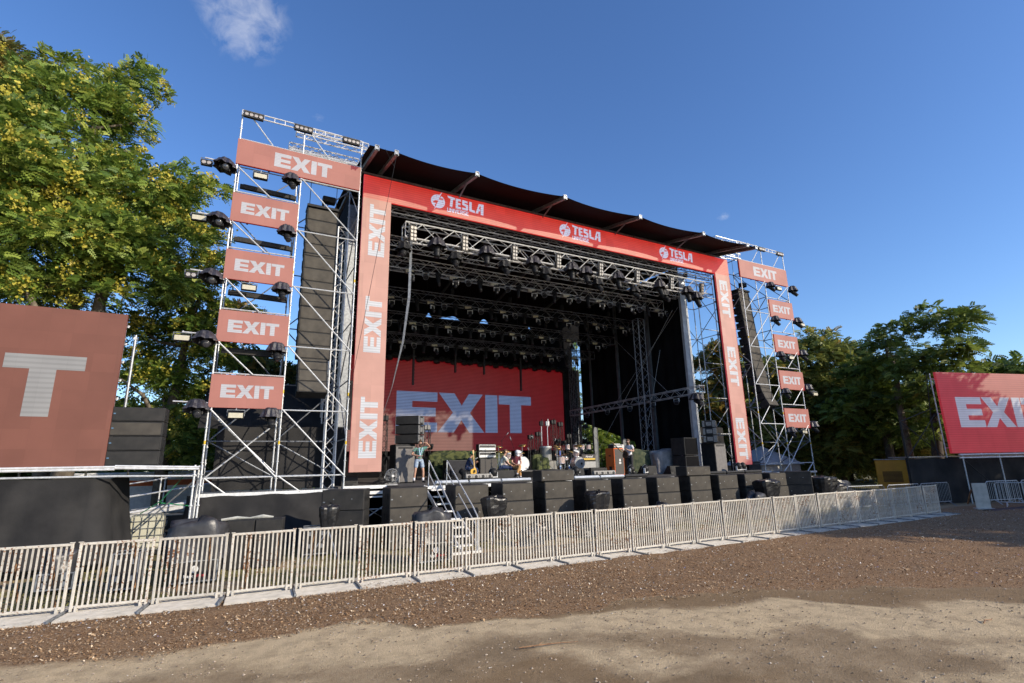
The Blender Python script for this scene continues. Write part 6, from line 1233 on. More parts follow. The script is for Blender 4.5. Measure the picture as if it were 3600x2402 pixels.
t = cabinet('amplifier_head', 'amplifier', 'rack amplifier on top of the orange cabinet', (18.0, 21.95, 3.14), (.66, .42, .17), AMPB, SIL, R_(8)); MB().box((0, .2, .20), (.44, .3, .05)).build('effects_tray', SIL, t)
t = cabinet('flight_case', 'case', 'large black case between the camouflage cover and the silver amplifiers', (10.15, 24.4, 1.75), (1.5, .8, .92), AMPB, BLK)
def lumpy(name, lab, cat, loc, sz, m_, seed, n=22, k=13, amp=.08, pts=None, group=None, holes=False):
    """cloth or plastic thrown over something: a boxy dome with folds"""
    t = thing(name, loc, lab, cat, group=group); rnd = random.Random(seed); vs = []; ph = [rnd.uniform(0, 6) for _ in range(8)]
    for j in range(k + 1):
        v = j / k; hh = math.sin(min(v * 1.25, 1) * math.pi / 2) if 0 else (1 - (1 - min(v / .78, 1)) ** 1.0)
        for i in range(n):
            a = 2 * math.pi * i / n; c, s = math.cos(a), math.sin(a); q = (abs(c) ** 4 + abs(s) ** 4) ** -.25
            if v < .7: r = 1.0 + (-.30 * (1 - v / .7) ** 1.5 if name == 'wrapped_light' else .10 * (1 - v / .7)); z = v / .7 * .93
            else: u = (v - .7) / .3; r = 1 - u ** 1.6; z = .93 + .07 * math.sin(u * 1.57)
            w = 1 + amp * (math.sin(a * 5 + ph[0] + v * 2) + .7 * math.sin(a * 9 + ph[1] - v * 3) + .5 * math.sin(a * 3 + ph[2] + v * 5)) + rnd.uniform(-amp, amp) * .5
            vs.append((c * q * r * w * sz[0] / 2, s * q * r * w * sz[1] / 2, z * sz[2] * (1 + (amp * .8 * math.sin(a * 2 + ph[3]) + amp * .5 * math.sin(a * 5 + ph[4])) * (v > .5)) + rnd.uniform(-.01, .01)))
    m = MB(); m.add(vs, [(j * n + i, j * n + (i + 1) % n, (j + 1) * n + (i + 1) % n, (j + 1) * n + i) for j in range(k) for i in range(n)]); m.build('cover', m_, t, smooth=m_ not in (BAG,)); return t
CAMO = mat('camouflage_net', (.02, .03, .01), (.085, .095, .03), 4.5, .95, bump=.8, bscale=30, contrast=(.44, .56))
lumpy('camouflage_cover', 'camouflage cloth thrown over gear at the left back of the stage', 'cover', (10.55, 26.4, 2.15), (2.7, 1.0, .95), CAMO, 3, 40, 13, .10)
lumpy('camouflage_cover', 'camouflage cloth hanging to the floor left of the black case', 'cover', (9.45, 25.9, 1.75), (.6, .6, .85), CAMO, 4, 22, 13, .15)
lumpy('camouflage_cover', 'camouflage cover behind the left drum kit', 'cover', (13.2, 27.3, 1.9), (2.3, 1.0, 1.05), CAMO, 5, 22, 13, .12)
lumpy('camouflage_cover', 'camouflage-covered stand between the two drum kits', 'cover', (14.5, 24.2, 1.75), (.75, .5, .95), CAMO, 6, 22, 13, .2)
lumpy('camouflage_cover', 'dark camouflage heap behind the man in the white shirt', 'cover', (19.9, 22.6, 1.75), (1.8, .9, 1.25), mat('dark_camouflage', (.02, .035, .018), (.07, .08, .04), 6, .9), 7)
lumpy('cloth_cover', 'grey cloth thrown over gear right of the white-shirted man', 'cover', (21.3, 21.9, 1.75), (1.9, .9, 1.25), mat('grey_cover_cloth', (.20, .185, .18), (.30, .28, .27), 4, .9, bump=.3, bscale=12), 8, 26)
lumpy('cloth_cover', 'dark purple cloth heap left of the right side-fill speakers', 'cover', (22.5, 22.6, 1.75), (1.0, .7, 1.1), mat('purple_cover_cloth', (.03, .02, .07), (.05, .03, .10), 4, .9), 9)
CHR = mat('chrome_hardware', (.75, .76, .78), (.6, .61, .63), 20, .2, .9); SHELL = mat('rose_silver_drum_shell', (.50, .36, .32), (.60, .46, .42), 3, .3, .3); BRZ = mat('bronze_cymbal', (.42, .28, .10), (.52, .36, .14), 20, .3, .8); HEADW = mat('white_drum_head', (.66, .66, .64), (.58, .58, .57), 4, .5); HEADG = mat('grey_drum_head', (.20, .20, .20), (.28, .28, .28), 4, .4)
def drum(lab, loc, r, d, rot, head, name='drum', cat='drum', txt=None, legs=False):
    t = thing(name, loc, lab, cat); Rm = rot; m = MB(); m.lathe([(r, -d / 2), (r, d / 2)], (0, 0, 0), Rm, 24); m.build('shell', SHELL, t, smooth=False); m = MB()
    for s in (-1, 1): m.lathe([(r + .002, s * d / 2 - .015), (r + .018, s * d / 2 - .015), (r + .018, s * d / 2 + .015), (r + .002, s * d / 2 + .015), (r + .002, s * d / 2 - .015)], (0, 0, 0), Rm, 24)
    m.build('hoop', CHR, t, smooth=True); m = MB(); m.lathe([(r, d / 2 + .008), (0, d / 2 + .009)], (0, 0, 0), Rm, 24); m.lathe([(r, -d / 2 - .008), (0, -d / 2 - .009)], (0, 0, 0), Rm, 24); m.build('head', head, t)
    for k in range(8): a = k * math.pi / 4; m = MB(); m.tube(Rm @ Vector((r * 1.04 * math.cos(a), r * 1.04 * math.sin(a), -d * .42)), Rm @ Vector((r * 1.04 * math.cos(a), r * 1.04 * math.sin(a), d * .42)), .01, 5); m.build('lug', CHR, t)
    if legs:
        for k in range(3): a = k * 2.1; m = MB(); m.tube((r * math.cos(a), r * math.sin(a), 0), (r * 1.05 * math.cos(a), r * 1.05 * math.sin(a), legs), .01, 5); m.build('leg', CHR, t)
    if txt: text(t, txt, (0, -d / 2 - .02, r * .55), r * .26, WHITE if head is HEADG else PLAS, bold=.006)
    return t
FWD = rotx(R_(90))
drum('bass drum with white front head of the left drum kit', (13.25, 23.95, 2.44), .33, .42, FWD, HEADW, 'bass_drum')
m = MB(); t = drum('bass drum with grey front head and round port of the dark kit', (16.75, 23.95, 2.42), .32, .42, FWD, HEADG, 'bass_drum', txt='YAMAHA'); MB().lathe([(.06, 0), (.06, .006), (.0, .008)], (.1, -.24, -.04), rotx(R_(90)), 14).build('port', PLAS, t)
drum('rack tom above the white-fronted bass drum', (13.1, 24.0, 2.93), .17, .26, rotx(R_(25)), HEADW); drum('rack tom of the left drum kit, hidden behind the seated men', (12.6, 24.2, 2.88), .15, .24, rotx(R_(20)), HEADW)
drum('floor tom at the left of the white-fronted bass drum', (12.35, 24.1, 2.55), .2, .34, rotx(0), HEADW, legs=-.45)
drum('rack tom above the grey-fronted bass drum', (16.75, 24.05, 2.93), .16, .26, rotx(R_(25)), HEADW); drum('floor tom at the left of the grey-fronted bass drum', (15.75, 24.1, 2.58), .22, .36, rotx(0), HEADW, legs=-.47)
drum('snare drum in front of the drummer', (16.2, 24.35, 2.68), .18, .14, rotx(R_(5)), HEADW, legs=-.5)
for k, x in enumerate((17.1, 17.65, 18.15, 18.6)): t = drum(f'small tom on a rack at the back of the dark kit, {ORD[k]} from the left', (x, 25.4, 3.32), .13, .26, rotx(0), HEADW)
def cymbal(x, y, z, r, lab, tilt=.25, zb=2.1):
    t = thing('cymbal_stand', (x, y, zb), lab, 'cymbal'); h = z - zb; m = MB(); m.tube((0, 0, .2), (0, 0, h), .011, 6); m.tube((0, 0, .2), (0, 0, h * .6), .016, 6); m.lathe([(.02, h * .6 - .02), (.028, h * .6), (.02, h * .6 + .02)], n=8); m.build('pole', CHR, t)
    for k in range(3): a = k * 2.1 + .4; m = MB(); m.tube((0, 0, .45), (.3 * math.cos(a), .3 * math.sin(a), .01), .010, 5); m.build('leg', CHR, t)
    m = MB(); m.lathe([(r, -.012), (r * .5, .004), (.05, .012), (.045, .03), (0, .036)], (0, 0, h), rotx(R_(14)) @ roty(tilt), 24); m.build('cymbal', BRZ, t, smooth=True)
for i, (x, y, z, r, tl) in enumerate(((12.1, 24.3, 3.33, .25, .05), (11.9, 23.8, 3.06, .22, -.05), (12.62, 24.4, 3.10, .26, .08), (13.5, 24.3, 3.38, .22, -.25), (13.55, 24.5, 3.02, .2, .1))): cymbal(x, y, z, r, f'bronze cymbal of the left drum kit, {("upper left", "low left", "middle", "upper right", "low right")[i]} one', tl)
for i, (x, y, z, r, tl) in enumerate(((15.3, 23.7, 3.22, .24, .05), (15.8, 24.6, 3.36, .2, .1), (17.1, 24.3, 3.36, .26, -.22), (17.0, 24.9, 3.05, .2, .12))): cymbal(x, y, z, r, f'bronze cymbal of the dark drum kit, {("low left", "upper left", "upper right", "low right")[i]} one', tl)
def micstand(x, y, z0, z1, tip, lab, tilt=None):
    t = thing('microphone_stand', (x, y, z0), lab, 'microphone stand'); h = z1 - z0; m = MB(); m.tube((0, 0, .02), (0, 0, h), .011, 6); m.build('pole', PLAS, t); m = MB(); m.lathe([(.14, 0), (.14, .015), (.02, .03)], n=16); m.build('base', PLAS, t, smooth=True)
    m = MB(); e = Vector(tip); m.tube((-e.x * .3, -e.y * .3, h - e.z * .3), (e.x, e.y, h + e.z), .008, 6); m.build('boom', PLAS, t); m = MB(); d = e.normalized(); c = Vector((e.x, e.y, h + e.z)); m.tube(c, c + d * .13, .016, 8, .022); u = c + d * .15; m.lathe([(0, -.03), (.026, -.015), (.03, 0), (.022, .022), (0, .03)], u, frame(d)[0].to_track_quat('X', 'Z').to_matrix() if 0 else None, 10); m.build('microphone', STEELD, t, smooth=True)
micstand(11.85, 23.4, 2.1, 3.6, (.25, 0, .25), 'tall boom microphone stand over the left drum kit'); micstand(11.15, 20.75, 1.75, 2.95, (-.18, 0, .50), 'vocal microphone stand in front of the seated men'); micstand(14.3, 23.6, 2.1, 3.55, (-.5, 0, .2), 'boom microphone stand between the two drum kits'); micstand(15.0, 23.6, 1.75, 3.3, (.1, 0, .25), 'thin microphone stand left of the dark drum kit'); micstand(17.9, 23.3, 1.75, 3.35, (-.3, 0, .4), 'boom microphone stand right of the dark drum kit'); micstand(9.35, 21.6, 1.75, 2.55, (.2, 0, .1), 'short microphone stand before the man in the green cap'); micstand(13.95, 24.2, 2.1, 2.9, (-.1, 0, .2), 'low microphone stand right of the left drum kit'); micstand(12.1, 20.5, 1.75, 2.1, (-.4, 0, .1), 'low boom microphone stand beside the stage monitor')
t = thing('drum_barrel', (14.95, 24.3, 2.55), 'upright grey barrel drum on a pale plinth left of the drummer', 'barrel'); m = MB(); m.lathe([(.30, 0), (.31, .05), (.31, .72), (.32, .76), (.30, .78), (0, .78)], n=20); m.build('shell', mat('grey_barrel_metal', (.22, .22, .21), (.30, .30, .28), 4, .5, .3), t, smooth=True); MB().lathe([(.312, .70), (.325, .71), (.325, .75), (.312, .76)], n=20).build('rim', STEEL, t)
t = thing('plinth', (15.0, 24.4, 1.75), 'pale box plinth under the grey barrel', 'plinth'); MB().rbox((0, 0, .4), (1.0, .6, .8), .01).build('box', mat('plinth_board', (.20, .19, .17), (.28, .27, .24), 3, .8), t); MB().box((0, 0, .81), (1.04, .64, .02)).build('top', DECK, t)
wedge_m = None
def wedge(x, y, rz, w, lab, h=.42):
    t = thing('stage_monitor', (x, y, 1.75), lab, 'stage monitor', rz); m = MB(); m.add([(-w / 2, 0, 0), (w / 2, 0, 0), (w / 2, .58, 0), (-w / 2, .58, 0), (-w / 2, .05, h * .95), (w / 2, .05, h * .95), (w / 2, .24, h), (-w / 2, .24, h)], [(0, 1, 5, 4), (4, 5, 6, 7), (7, 6, 2, 3), (0, 4, 7, 3), (1, 2, 6, 5), (0, 3, 2, 1)]); m.build('cabinet', CAB, t)
    m = MB(); m.add([(-w / 2 + .04, -.004, .10), (w / 2 - .04, -.004, .10), (w / 2 - .04, .034, h * .9), (-w / 2 + .04, .034, h * .9)], [(0, 1, 2, 3)]); m.build('front_panel', GRLD, t); MB().box((0, -.008, .05), (w * .4, .02, .05)).build('connector_panel', PLAS, t)
wedge(10.75, 20.75, 0, 1.0, 'black stage monitor in front of the two seated men'); wedge(14.2, 20.4, .1, .95, 'black stage monitor before the dark drum kit'); wedge(15.9, 20.9, -.1, .9, 'black stage monitor behind the right effects bar'); wedge(18.9, 20.6, .05, .9, 'grey-topped stage monitor right of the white-shirted man', .46); wedge(20.7, 20.6, .05, .85, 'black stage monitor before the grey cloth heap'); wedge(12.8, 20.2, .5, .9, 'black stage monitor turned sideways behind the front speaker'); wedge(3.75 + .25, 20.6, 0, .6, 'small black cased unit on the deck at the foot of the left column', .35)
fl = spawner(mk_head(.9, WHITE, .12, .2, wash=True, floor=True)); fl2 = spawner(mk_head(1.0, PLAS, .13, .26, floor=True))
for i, (x, y) in enumerate(((10.05, 20.7), (13.75, 19.8), (17.3, 20.2), (18.2, 20.2), (23.75, 19.2), (24.6, 19.6))): fl((x, y, 1.76), random.uniform(-.5, .5), f'black round moving light standing on the stage front, {ORD[i]} from the left', 'moving lights standing on the stage front', scale=1.05)
for i, (x, y) in enumerate(((8.6, 22.4), (9.0, 21.4), (8.3, 21.0))): fl2((x, y, 1.76), random.uniform(-.6, .6), f'black floor moving head beside the striped-shirt man, {("rearmost", "rightmost", "nearest")[i]} of three', 'moving heads near the stair top')
def fxbar(x, y, lab):
    t = thing('effects_bar', (x, y, 1.78), lab, 'effects light'); MB().rbox((0, .1, .16), (1.25, .2, .18), .02, rotx(R_(-15))).build('housing', mat('grey_bar_housing', (.20, .19, .175), (.26, .25, .23), 8, .6), t); MB().box((0, .1, .03), (1.2, .3, .05)).build('foot', PLAS, t)
    for k, s in enumerate((-.48, -.16, .16, .48)):
        m = MB(); m.lathe([(.05, 0), (.06, -.01), (.05, -.014), (.03, .01), (0, .012)], (0, 0, 0), rotx(R_(-90)) @ rotx(R_(-15)), 14); o = m.build('ring_lamp', PLAS, t, smooth=True); o.location = (s, -.012, .16)
    for s in (-.32, 0, .32): o = MB().box((0, 0, 0), (.02, .008, .08), rotx(R_(-15))).build('slot_lamp', PLAS, t); o.location = (s, -.008, .16)
fxbar(9.35, 20.6, 'grey effects bar with four round lamps before the green-capped man'); fxbar(15.3, 19.7, 'grey effects bar with four round lamps right of the dark drum kit')
def footlight(x, lab, w=1.24, y=17.66, lit=True):
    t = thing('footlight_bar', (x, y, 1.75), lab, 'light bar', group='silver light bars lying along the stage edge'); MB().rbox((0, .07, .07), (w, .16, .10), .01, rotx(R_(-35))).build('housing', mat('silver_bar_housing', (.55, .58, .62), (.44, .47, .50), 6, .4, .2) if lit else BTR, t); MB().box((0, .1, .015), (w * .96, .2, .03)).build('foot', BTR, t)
    m = MB(); 
    for k in range(12): m.lathe([(.026, 0), (.02, .006), (0, .008)], (-w / 2 + .1 + k * (w - .2) / 11, .012, .098), rotx(R_(55)), 8)
    m.build('lamp_row', WHITE, t)
for i, x in enumerate((6.95, 8.25, 9.55, 11.5, 12.8, 14.1, 15.4, 19.0, 20.3, 21.6, 22.9)): footlight(x, f'silver light bar on the stage edge, {ORD[i]} from the left', lit=i < 6)  # bars counted as unlit get a black housing, shade put into the colour
# dark light towers at the stage back
def light_tower(x, y, h, w, lab, n=2, tp='strobe'):
    t = thing('light_tower', (x, y, 1.75), lab, 'light tower'); MB().truss((0, 0, 0), (0, 0, h), w, w, .3, .02, .01, up=(0, 1, 0)).build('tower_truss', BTR, t); MB().box((0, 0, .01), (w * 2, w * 2, .02)).build('base_plate', BTR, t)
    q = MB(); q.rbox((0, 0, h + .14), (.34, .22, .24), .02); q.tube((0, -.13, h + .05), (0, -.13, h + .34), .025, 6); q.build('top_light', mat('worn_top_light', (.14, .135, .13), (.22, .215, .21), 8, .5) if w > .29 else PLAS, t)
    for k in range(n): q = MB(); z = h * (.35 + .3 * k); q.lathe([(.05, -.15), (.085, -.14), (.09, 0), (.085, .15), (.05, .16)], (w * .8, -.1, z), rotx(.8), 12); q.box((w * .5, 0, z), (.1, .1, .3)); q.build('side_light', PLAS, t, smooth=True)
light_tower(9.15, 27.0, 2.55, .30, 'black lattice light tower behind the striped-shirt man'); light_tower(8.1, 26.5, 2.0, .26, 'lower black light tower at the left of the stage back'); light_tower(6.6, 26, 2.9, .26, 'black light tower half hidden by the left side-fill speakers', 1)
t = thing('floor_moving_head', (8.55, 26.8, 3.75), 'round black moving head on top of a post behind the striped man', 'moving head light'); q = MB(); q.lathe([(.04, -.18), (.13, -.12), (.15, 0), (.12, .14), (.05, .2)], (0, 0, .36), rotx(.6), 14); q.build('head', PLAS, t, smooth=True); MB().rbox((0, 0, .05), (.26, .2, .1), .02).build('base', PLAS, t); MB().tube((0, 0, 0), (0, 0, -2.0), .03, 6).build('post', BTR, t)
for i, (x, y, h) in enumerate(((15.7, 27.2, 2.1), (16.4, 27.5, 2.3), (17.2, 27.0, 3.0), (17.9, 27.3, 2.9), (18.7, 27.6, 2.2), (19.6, 28.2, 2.6), (20.6, 28.8, 3.2), (21.5, 29.6, 3.0), (19.2, 29.6, 2.0))): light_tower(x, y, h, .24, f'black light tower of the dark cluster at the stage back, {ORD[i]} from the left', 2)
for i, x in enumerate((14.72, 15.1)):
    t = thing('tube_stand', (x, 24.3, 3.33), f'{("left", "right")[i]} tall tube rising from the grey barrel with a lamp on top', 'lamp stand'); MB().tube((0, 0, 0), (0, 0, 1.1), .022, 8).build('pole', STEEL, t); MB().rbox((0, 0, 1.22), (.2, .16, .24), .02).tube((0, -.09, 1.05), (0, -.09, 1.45), .028, 6).build('lamp', (WHITE, CAB)[1 - i], t)
t = thing('fan', (5.75, 21.2, 1.75), 'round black floor fan beside the left side-fill speaker', 'fan'); m = MB()
for r in (.26, .2, .14, .08): m.path([(r * math.cos(a), -.09, .30 + r * math.sin(a)) for a in np.linspace(0, 6.2832, 25)], .006, 4)
for k in range(16): a = k * math.pi / 8; m.tube((.05 * math.cos(a), -.10, .30 + .05 * math.sin(a)), (.27 * math.cos(a), -.07, .30 + .27 * math.sin(a)), .004, 4)
m.path([(.27 * math.cos(a), 0, .30 + .27 * math.sin(a)) for a in np.linspace(0, 6.2832, 25)], .018, 6); m.build('guard', STEELD, t); m = MB()
for k in range(5): a = k * 1.257; m.add([(.03 * math.cos(a - .6), 0, .3 + .03 * math.sin(a - .6)), (.24 * math.cos(a - .35), -.03, .3 + .24 * math.sin(a - .35)), (.24 * math.cos(a + .35), .03, .3 + .24 * math.sin(a + .35)), (.03 * math.cos(a + .6), 0, .3 + .03 * math.sin(a + .6))], [(0, 1, 2, 3)])
m.build('blades', mat('grey_fan_blade', (.16, .16, .16), (.2, .2, .2), 5, .4), t); MB().lathe([(.05, 0), (.05, .03), (0, .035)], (0, -.13, .30), rotx(R_(90)), 12).build('hub', WHITE, t); m = MB(); m.path([(-.30, 0, .3), (-.30, 0, .02), (.30, 0, .02), (.30, 0, .3)], .015, 6); m.build('stand', WHITE, t)
for i, (x, y) in enumerate(((5.1, 20.2), (7.6, 19.2), (24.9, 20.0), (26.0, 20.6), (13.2, 18.9), (16.3, 19.0))):
    t = thing('cable_heap', (x, y, 1.76), f'tangle of black cables on the deck, {ORD[i]} from the left', 'cables', group='tangles of black cable on the deck'); m = MB()
    for k in range(6): r = random.uniform(.12, .3); m.path([(r * math.cos(a) * (1 + .3 * math.sin(a * 2 + k)) + random.uniform(-.04, .04) + .5 * (k == 0) * a / 6, r * math.sin(a) * .7 + random.uniform(-.04, .04), .02 + .03 * k + .05 * abs(math.sin(a + k))) for a in np.linspace(0, 6.2, 14)], .014, 5)
    m.build('cable', PLAS, t)
for i, (x, c) in enumerate(((15.2, 'left'), (15.75, 'right'))): t = thing('water_bottle', (x, 23.3, 2.1 if 0 else 2.1), f'small blue-labelled water bottle before the dark kit, {c} one of two', 'bottle', group='water bottles'); m = MB(); m.lathe([(.035, 0), (.035, .16), (.015, .2), (.015, .23), (0, .23)], n=10); m.build('bottle', mat('clear_blue_plastic', (.45, .55, .65), (.5, .6, .7), 4, .15), t, smooth=True); MB().lathe([(.036, .06), (.036, .12)], n=10).build('label', mat('blue_label', (.03, .12, .5), (.04, .15, .5), 9, .5), t)
# foot of the right column: dark crate, little unit
t = cabinet('flight_case', 'case', 'dark cased winch on the deck right of the right column foot', (26.6, 20.4, 1.75), (1.0, .5, .55), AMPB, BLK); t = cabinet('equipment_box', 'box', 'dark upright box with blue strap behind the right column foot', (27.0, 21.6, 1.75), (.7, .5, 1.5), AMPB, BLK); MB().box((-.1, -.02, .8), (.05, .01, 1.4), roty(.12)).build('strap', mat('blue_strap', (.02, .15, .5), (.02, .12, .42), 9, .6), t)

# ============================================================= STAIRS
t = thing('stage_stairs', (6.1, 16, 0), 'aluminium stairs with tube handrails climbing from the ground to the stage', 'stairs')
def sx(y): return 5.77 + (y - 14.28) * .095
m = None
for s, nm in ((-.02, 'left'), (.55, 'right')): m = MB(); a = Vector((sx(14.3) + s, 14.30, .05)); b = Vector((sx(17.6) + s, 17.6, 1.72)); d = b - a; m.box((a + b) / 2, (.035, d.length, .13), rotx(math.atan2(d.z, d.y))); m.build('stringer', ALU, t, world=True)
for k in range(8): f = (k + .5) / 8; y = 14.35 + f * 3.25; m = MB(); m.box((sx(y) + .265, y, .08 + f * 1.64), (.54, .20, .03)); m.box((sx(y) + .265, y - .10, .075 + f * 1.64), (.54, .015, .045)); m.build('tread', ALU, t, world=True)
for s in (-.06, .60):
    m = MB(); p0 = Vector((sx(14.25) + s, 14.2, .05)); p1 = Vector((sx(14.25) + s, 14.2, .98)); p2 = Vector((sx(14.6) + s, 14.6, 1.22)); p3 = Vector((sx(17.45) + s, 17.45, 2.58)); p4 = Vector((sx(17.5) + s, 17.5, 1.7)); m.path([p0, p1, p2, p3, p4], .022, 8); m.tube((sx(14.3) + s, 14.3, .72), (sx(17.48) + s, 17.48, 2.18), .018, 8); m.build('handrail', STEEL, t, world=True)
m = MB(); m.box((6.05, 14.22, .03), (.9, .10, .06)); m.build('foot_bar', ALU, t, world=True)

# ============================================================= CLUTTER BEHIND THE BARRIERS
def bagged(x, y, z, w, h, lab, seed, stand=True):
    t = lumpy('wrapped_light', lab, 'wrapped stage light', (x, y, z), (w, w * .7, h), BAG, seed, 26, 12, .05, group='stage lights wrapped in black bin liners'); m = MB()
    for k in range(3): a = k * 2.1 + seed; q = MB(); q.tube((0, 0, .1 - .15), (.55 * math.cos(a), .5 * math.sin(a), -z + .02), .018, 6); q.build('leg', STEELD, t)
    MB().tube((0, 0, .2), (0, 0, -z * .75), .024, 6).build('stem', PLAS, t); MB().lathe([(0, -.04), (.10, -.02), (.06, .03), (.03, .06), (.055, .10), (0, .09)], (w * .1, 0, h * .96), n=9, jit=.35).build('bag_knot', BAG, t)
bagged(2.42, 15.0, .86, .50, .58, 'black plastic-wrapped light on a tripod before the first subwoofer stack', 1); bagged(7.35, 15.1, .72, .80, .72, 'black plastic-wrapped light on a tripod between third and fourth stacks', 2); bagged(11.4, 15.2, .70, .86, .72, 'black plastic-wrapped light on a tripod before the sixth stack', 3); bagged(20.6, 15.3, .76, 1.15, .78, 'large black plastic-wrapped light before the eleventh stack', 4); bagged(24.9, 15.6, .78, 1.4, .78, 'widest black plastic-wrapped light at the right end, on a tripod', 5)
FC = mat('black_case_board', (.012, .012, .013), (.022, .022, .024), 3, .4); CLEAR = mat('smoky_plastic_sheet', (.06, .06, .065), (.03, .03, .033), 4, .38, spec=.4, bump=.35, bscale=9)
def flightcase(name, lab, loc, sz, rz=0.0, logo=False, wrap=None, latches=True):
    t = thing(name, loc, lab, 'flight case', rz); w, d, h = sz; MB().box((0, d / 2, h / 2), (w - .02, d - .02, h - .02)).build('body', FC, t); m = MB()
    for x in (-w / 2, w / 2):
        for y in (0, d): m.box((x, y, h / 2), (.03, .03, h))
    for z in (0.01, h - .01):
        for y in (0, d): m.box((0, y, z), (w, .028, .028))
        for x in (-w / 2, w / 2): m.box((x, d / 2, z), (.028, d, .028))
    m.build('edging', STEELD, t)
    if latches:
        for x in (-w * .28, w * .28):
            for z in (h * .3, h * .75): MB().rbox((x, -.012, z), (.09, .012, .11), .004).build('latch', STEELD, t)
    if logo:
        MB().lathe([(.075, -.001), (.075, .004), (.045, .004), (.045, -.001)], (0, -.014, h * .60), rotx(R_(90)), 20).build('emblem', WHITE, t); MB().poly([(-.03, 0), (.03, -.02), (.05, .04), (.02, .09), (-.01, .05)], (.01, -.016, h * .58), X, Z, .003).build('emblem_flame', WHITE, t); text(t, 'Magic', (-.10, -.014, h * .24), .085, WHITE, bold=.002); text(t, 'effects', (.12, -.014, h * .24), .085, REDP, bold=.002)
    for x in (-w * .38, w * .38): q = MB(); q.lathe([(.045, -.02), (.045, .02)], (x, .06, -.045), roty(R_(90)), 10); q.build('castor', PLAS, t)
    if wrap:
        ww, hh, sd = wrap; q = lumpy('plastic_cover', f'clear and black plastic sheet bundled on {lab}'[:200] if 0 else wrap_label[sd], 'plastic cover', (loc[0], loc[1] + d / 2, loc[2] + h + .005), (ww, d * 1.05, hh), CLEAR, sd, 22, 12, .12)
    return t
wrap_label = {31: 'smoky plastic sheet rising to a peak on the left logo case', 32: 'smoky plastic sheet rising to a peak on the case before the stairs', 33: 'crumpled black plastic over the low dark case at the left'}
flightcase('flight_case', 'black flight case with round white emblem near the left speakers', (-.50, 13.9, .06), (.86, .55, .44), .04, True, (1.05, .80, 31), False)
flightcase('flight_case', 'black flight case with round white emblem in front of the stairs', (4.80, 13.3, .06), (.86, .55, .44), .1, True, (.95, .75, 32), False)
flightcase('flight_case', 'upright black flight case with silver latches behind the second barrier panel', (-1.74, 13.8, .08), (.46, .5, .70), -.1)
flightcase('flight_case', 'low dark wooden case on wheels behind the leftmost barrier', (-2.98, 14.5, .09), (.60, .5, .32), -.1, False, (.5, .4, 33), True)
flightcase('flight_case', 'tall open black case right of the three upright speakers', (2.28, 16.15, .08), (.64, .5, .72), -.1)
flightcase('flight_case', 'long black equipment trunk behind the water tank', (-1.3, 21.4, .09), (1.6, .7, .9), 0); flightcase('flight_case', 'black equipment trunk left of the water tank', (-3.2, 20.6, .09), (1.4, .7, .75), 0)
for k in range(3):
    x = -.30 + k * .645; t = cabinet('upright_speaker', 'speaker', f'upright dark speaker in the row of three before the left tower skirt, {("left", "middle", "right")[k]} one', (x, 15.42 - k * .13, .01), (.64, .6, 1.16), CAB, GRLD, -.18, .02); t['group'] = 'row of three upright speakers'
t = thing('rag', (.35, 15.5, 1.17), 'pale crumpled cloth lying on top of the upright speakers', 'cloth'); m = MB(); m.path([(-.45, 0, .02), (-.1, .05, .05), (.2, -.02, .03), (.5, -.08, .06), (.75, -.1, .03)], .035, 6, radii=[.03, .04, .02, .05, .02]); m.build('cloth', mat('pale_rag', (.42, .42, .38), (.32, .32, .29), 9, .9), t)
# IBC water tank
t = thing('water_tank', (-2.1, 19.4, .1), 'white plastic water tank in a wire cage under the left platform', 'water tank'); MB().rbox((0, .45, .55), (.88, .88, .98), .08).build('tank', mat('milky_plastic', (.50, .49, .40), (.42, .40, .30), 2, .5), t); m = MB()
for x in np.linspace(-.46, .46, 6): m.tube((x, -.02, .02), (x, -.02, 1.08), .010, 4)
for z in np.linspace(.06, 1.08, 6): m.tube((-.47, -.02, z), (.47, -.02, z), .010, 4); m.tube((.47, -.02, z), (.47, .92, z), .010, 4); m.tube((-.47, -.02, z), (-.47, .92, z), .010, 4)
m.build('cage', STEELD, t); MB().box((0, .45, .0), (1.0, 1.0, .12)).build('pallet', PLAS, t)
t = thing('ratchet_strap', (-1.9, 19.3, 1.2), 'green strap running up from the water tank to the platform', 'strap'); MB().tube((-2.25, 19.35, 1.2), (-1.75, 19.0, 1.55), .015, 4).tube((-1.75, 19.0, 1.55), (-1.2, 18.8, 2.3), .010, 4).tube((-1.75, 19.0, 1.5), (-.95, 19.3, 1.35), .015, 4).build('strap', mat('green_strap', (.02, .25, .10), (.02, .2, .08), 9, .6), t, world=True)
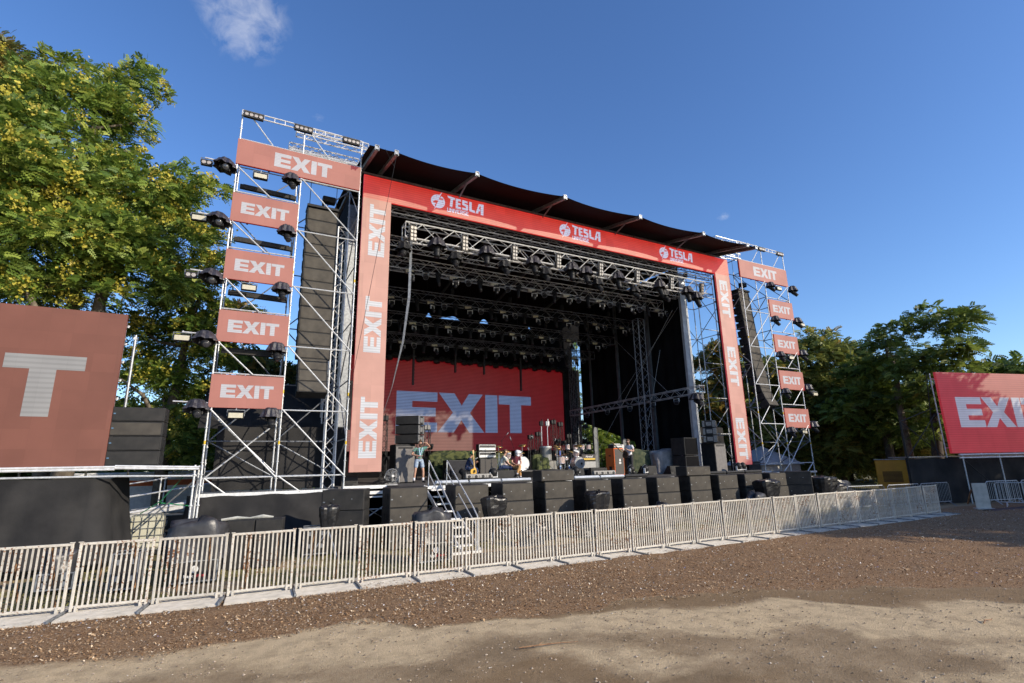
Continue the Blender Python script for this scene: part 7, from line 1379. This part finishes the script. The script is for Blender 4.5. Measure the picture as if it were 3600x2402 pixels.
# loading ramp
t = thing('loading_ramp', (-2.5, 23, .5), 'steel loading ramp with tube railings behind the left platform', 'ramp')
for y in (22.6, 24.0):
    m = MB(); m.tube((-6, y, .55), (.4, y, 1.55), .05, 6); m.box((-2.8, y, 1.0), (6.6, .05, .22), roty(-math.atan2(1.0, 6.4))); m.build('side_beam', ALU, t, world=True)
    for o_ in (.55, 1.0): q = MB(); q.tube((-6, y, .55 + o_), (.4, y, 1.55 + o_), .024, 6); q.build('railing', STEEL, t, world=True)
    for x in np.arange(-5.6, .3, 1.15): q = MB(); z = .55 + (x + 6) * .156; q.tube((x, y, 0), (x, y, z + 1.05), .024, 6); q.build('post', STEEL, t, world=True)
m = MB(); m.add([(-6, 22.6, .6), (.4, 22.6, 1.6), (.4, 24, 1.6), (-6, 24, .6)], [(0, 1, 2, 3)]); m.build('ramp_floor', STEELD, t, world=True)
t = thing('trailer', (-3, 31, 0), 'white trailer with orange stripe in the shade behind the loading ramp', 'trailer'); MB().rbox((-.5, 0, 1.45), (7, 2.3, 1.9), .05).build('body', WHITE, t); MB().box((-.5, -1.16, 1.9), (6.9, .02, .25)).build('stripe', mat('orange_stripe', (.6, .12, .02), (.5, .1, .02), 5, .5), t)
for x in (-2.6, 1.4): m = MB(); m.lathe([(.45, -.12), (.48, -.08), (.48, .08), (.45, .12), (0, .12)], (x, -1.0, .48), rotx(R_(90)), 20); m.build('wheel', PLAS, t)
# tan road-case rack behind the leftmost barrier
t = thing('metal_rack', (-4.6, 18.0, 0), 'stack of dusty tan metal frames behind the leftmost barrier', 'metal frames')
for k in range(4): m = MB(); z = .28 + k * .17; m.box((0, 0, z), (1.7 - .1 * k, .05, .05)); m.box((0, .5, z), (1.7 - .1 * k, .05, .05)); m.box((-.8 + .05 * k, .25, z + .04), (.06, .5, .12)); m.box((.8 - .05 * k, .25, z + .04), (.06, .5, .12)); m.build('frame', mat('dusty_tan_metal', (.22, .19, .15), (.3, .26, .21), 9, .8), t)
m = MB(); m.tube((-1.2, -.2, .18), (2.4, -.2, .30), .03, 6); m.tube((-1.2, -.1, .1), (2.4, -.1, .22), .03, 6); m.build('loose_tube', ALU, t)
for i, (x, y, w, h) in enumerate(((8.3, 14.6, .7, .45), (13.9, 14.8, .9, .85), (17.2, 15.0, .6, .4), (19.6, 15.2, .8, .95), (9.2, 15.3, .6, .5), (10.7, 15.0, .5, .45), (27.2, 16.2, 1.8, 1.1))): lumpy('plastic_heap', f'crumpled grey and black plastic sheeting on the ground behind the barriers, {ORD[i]} from the left' if i < 4 else ['black plastic bag on the ground before the fourth subwoofer stack', 'black plastic bag on the ground before the fifth subwoofer stack', 'large black plastic heap beyond the right end of the speaker row'][i - 4], 'plastic sheet', (x, y, 0), (w, .5, h), CLEAR if i in (0, 1, 2, 3) else BAG, 50 + i, 18, 11, .16)
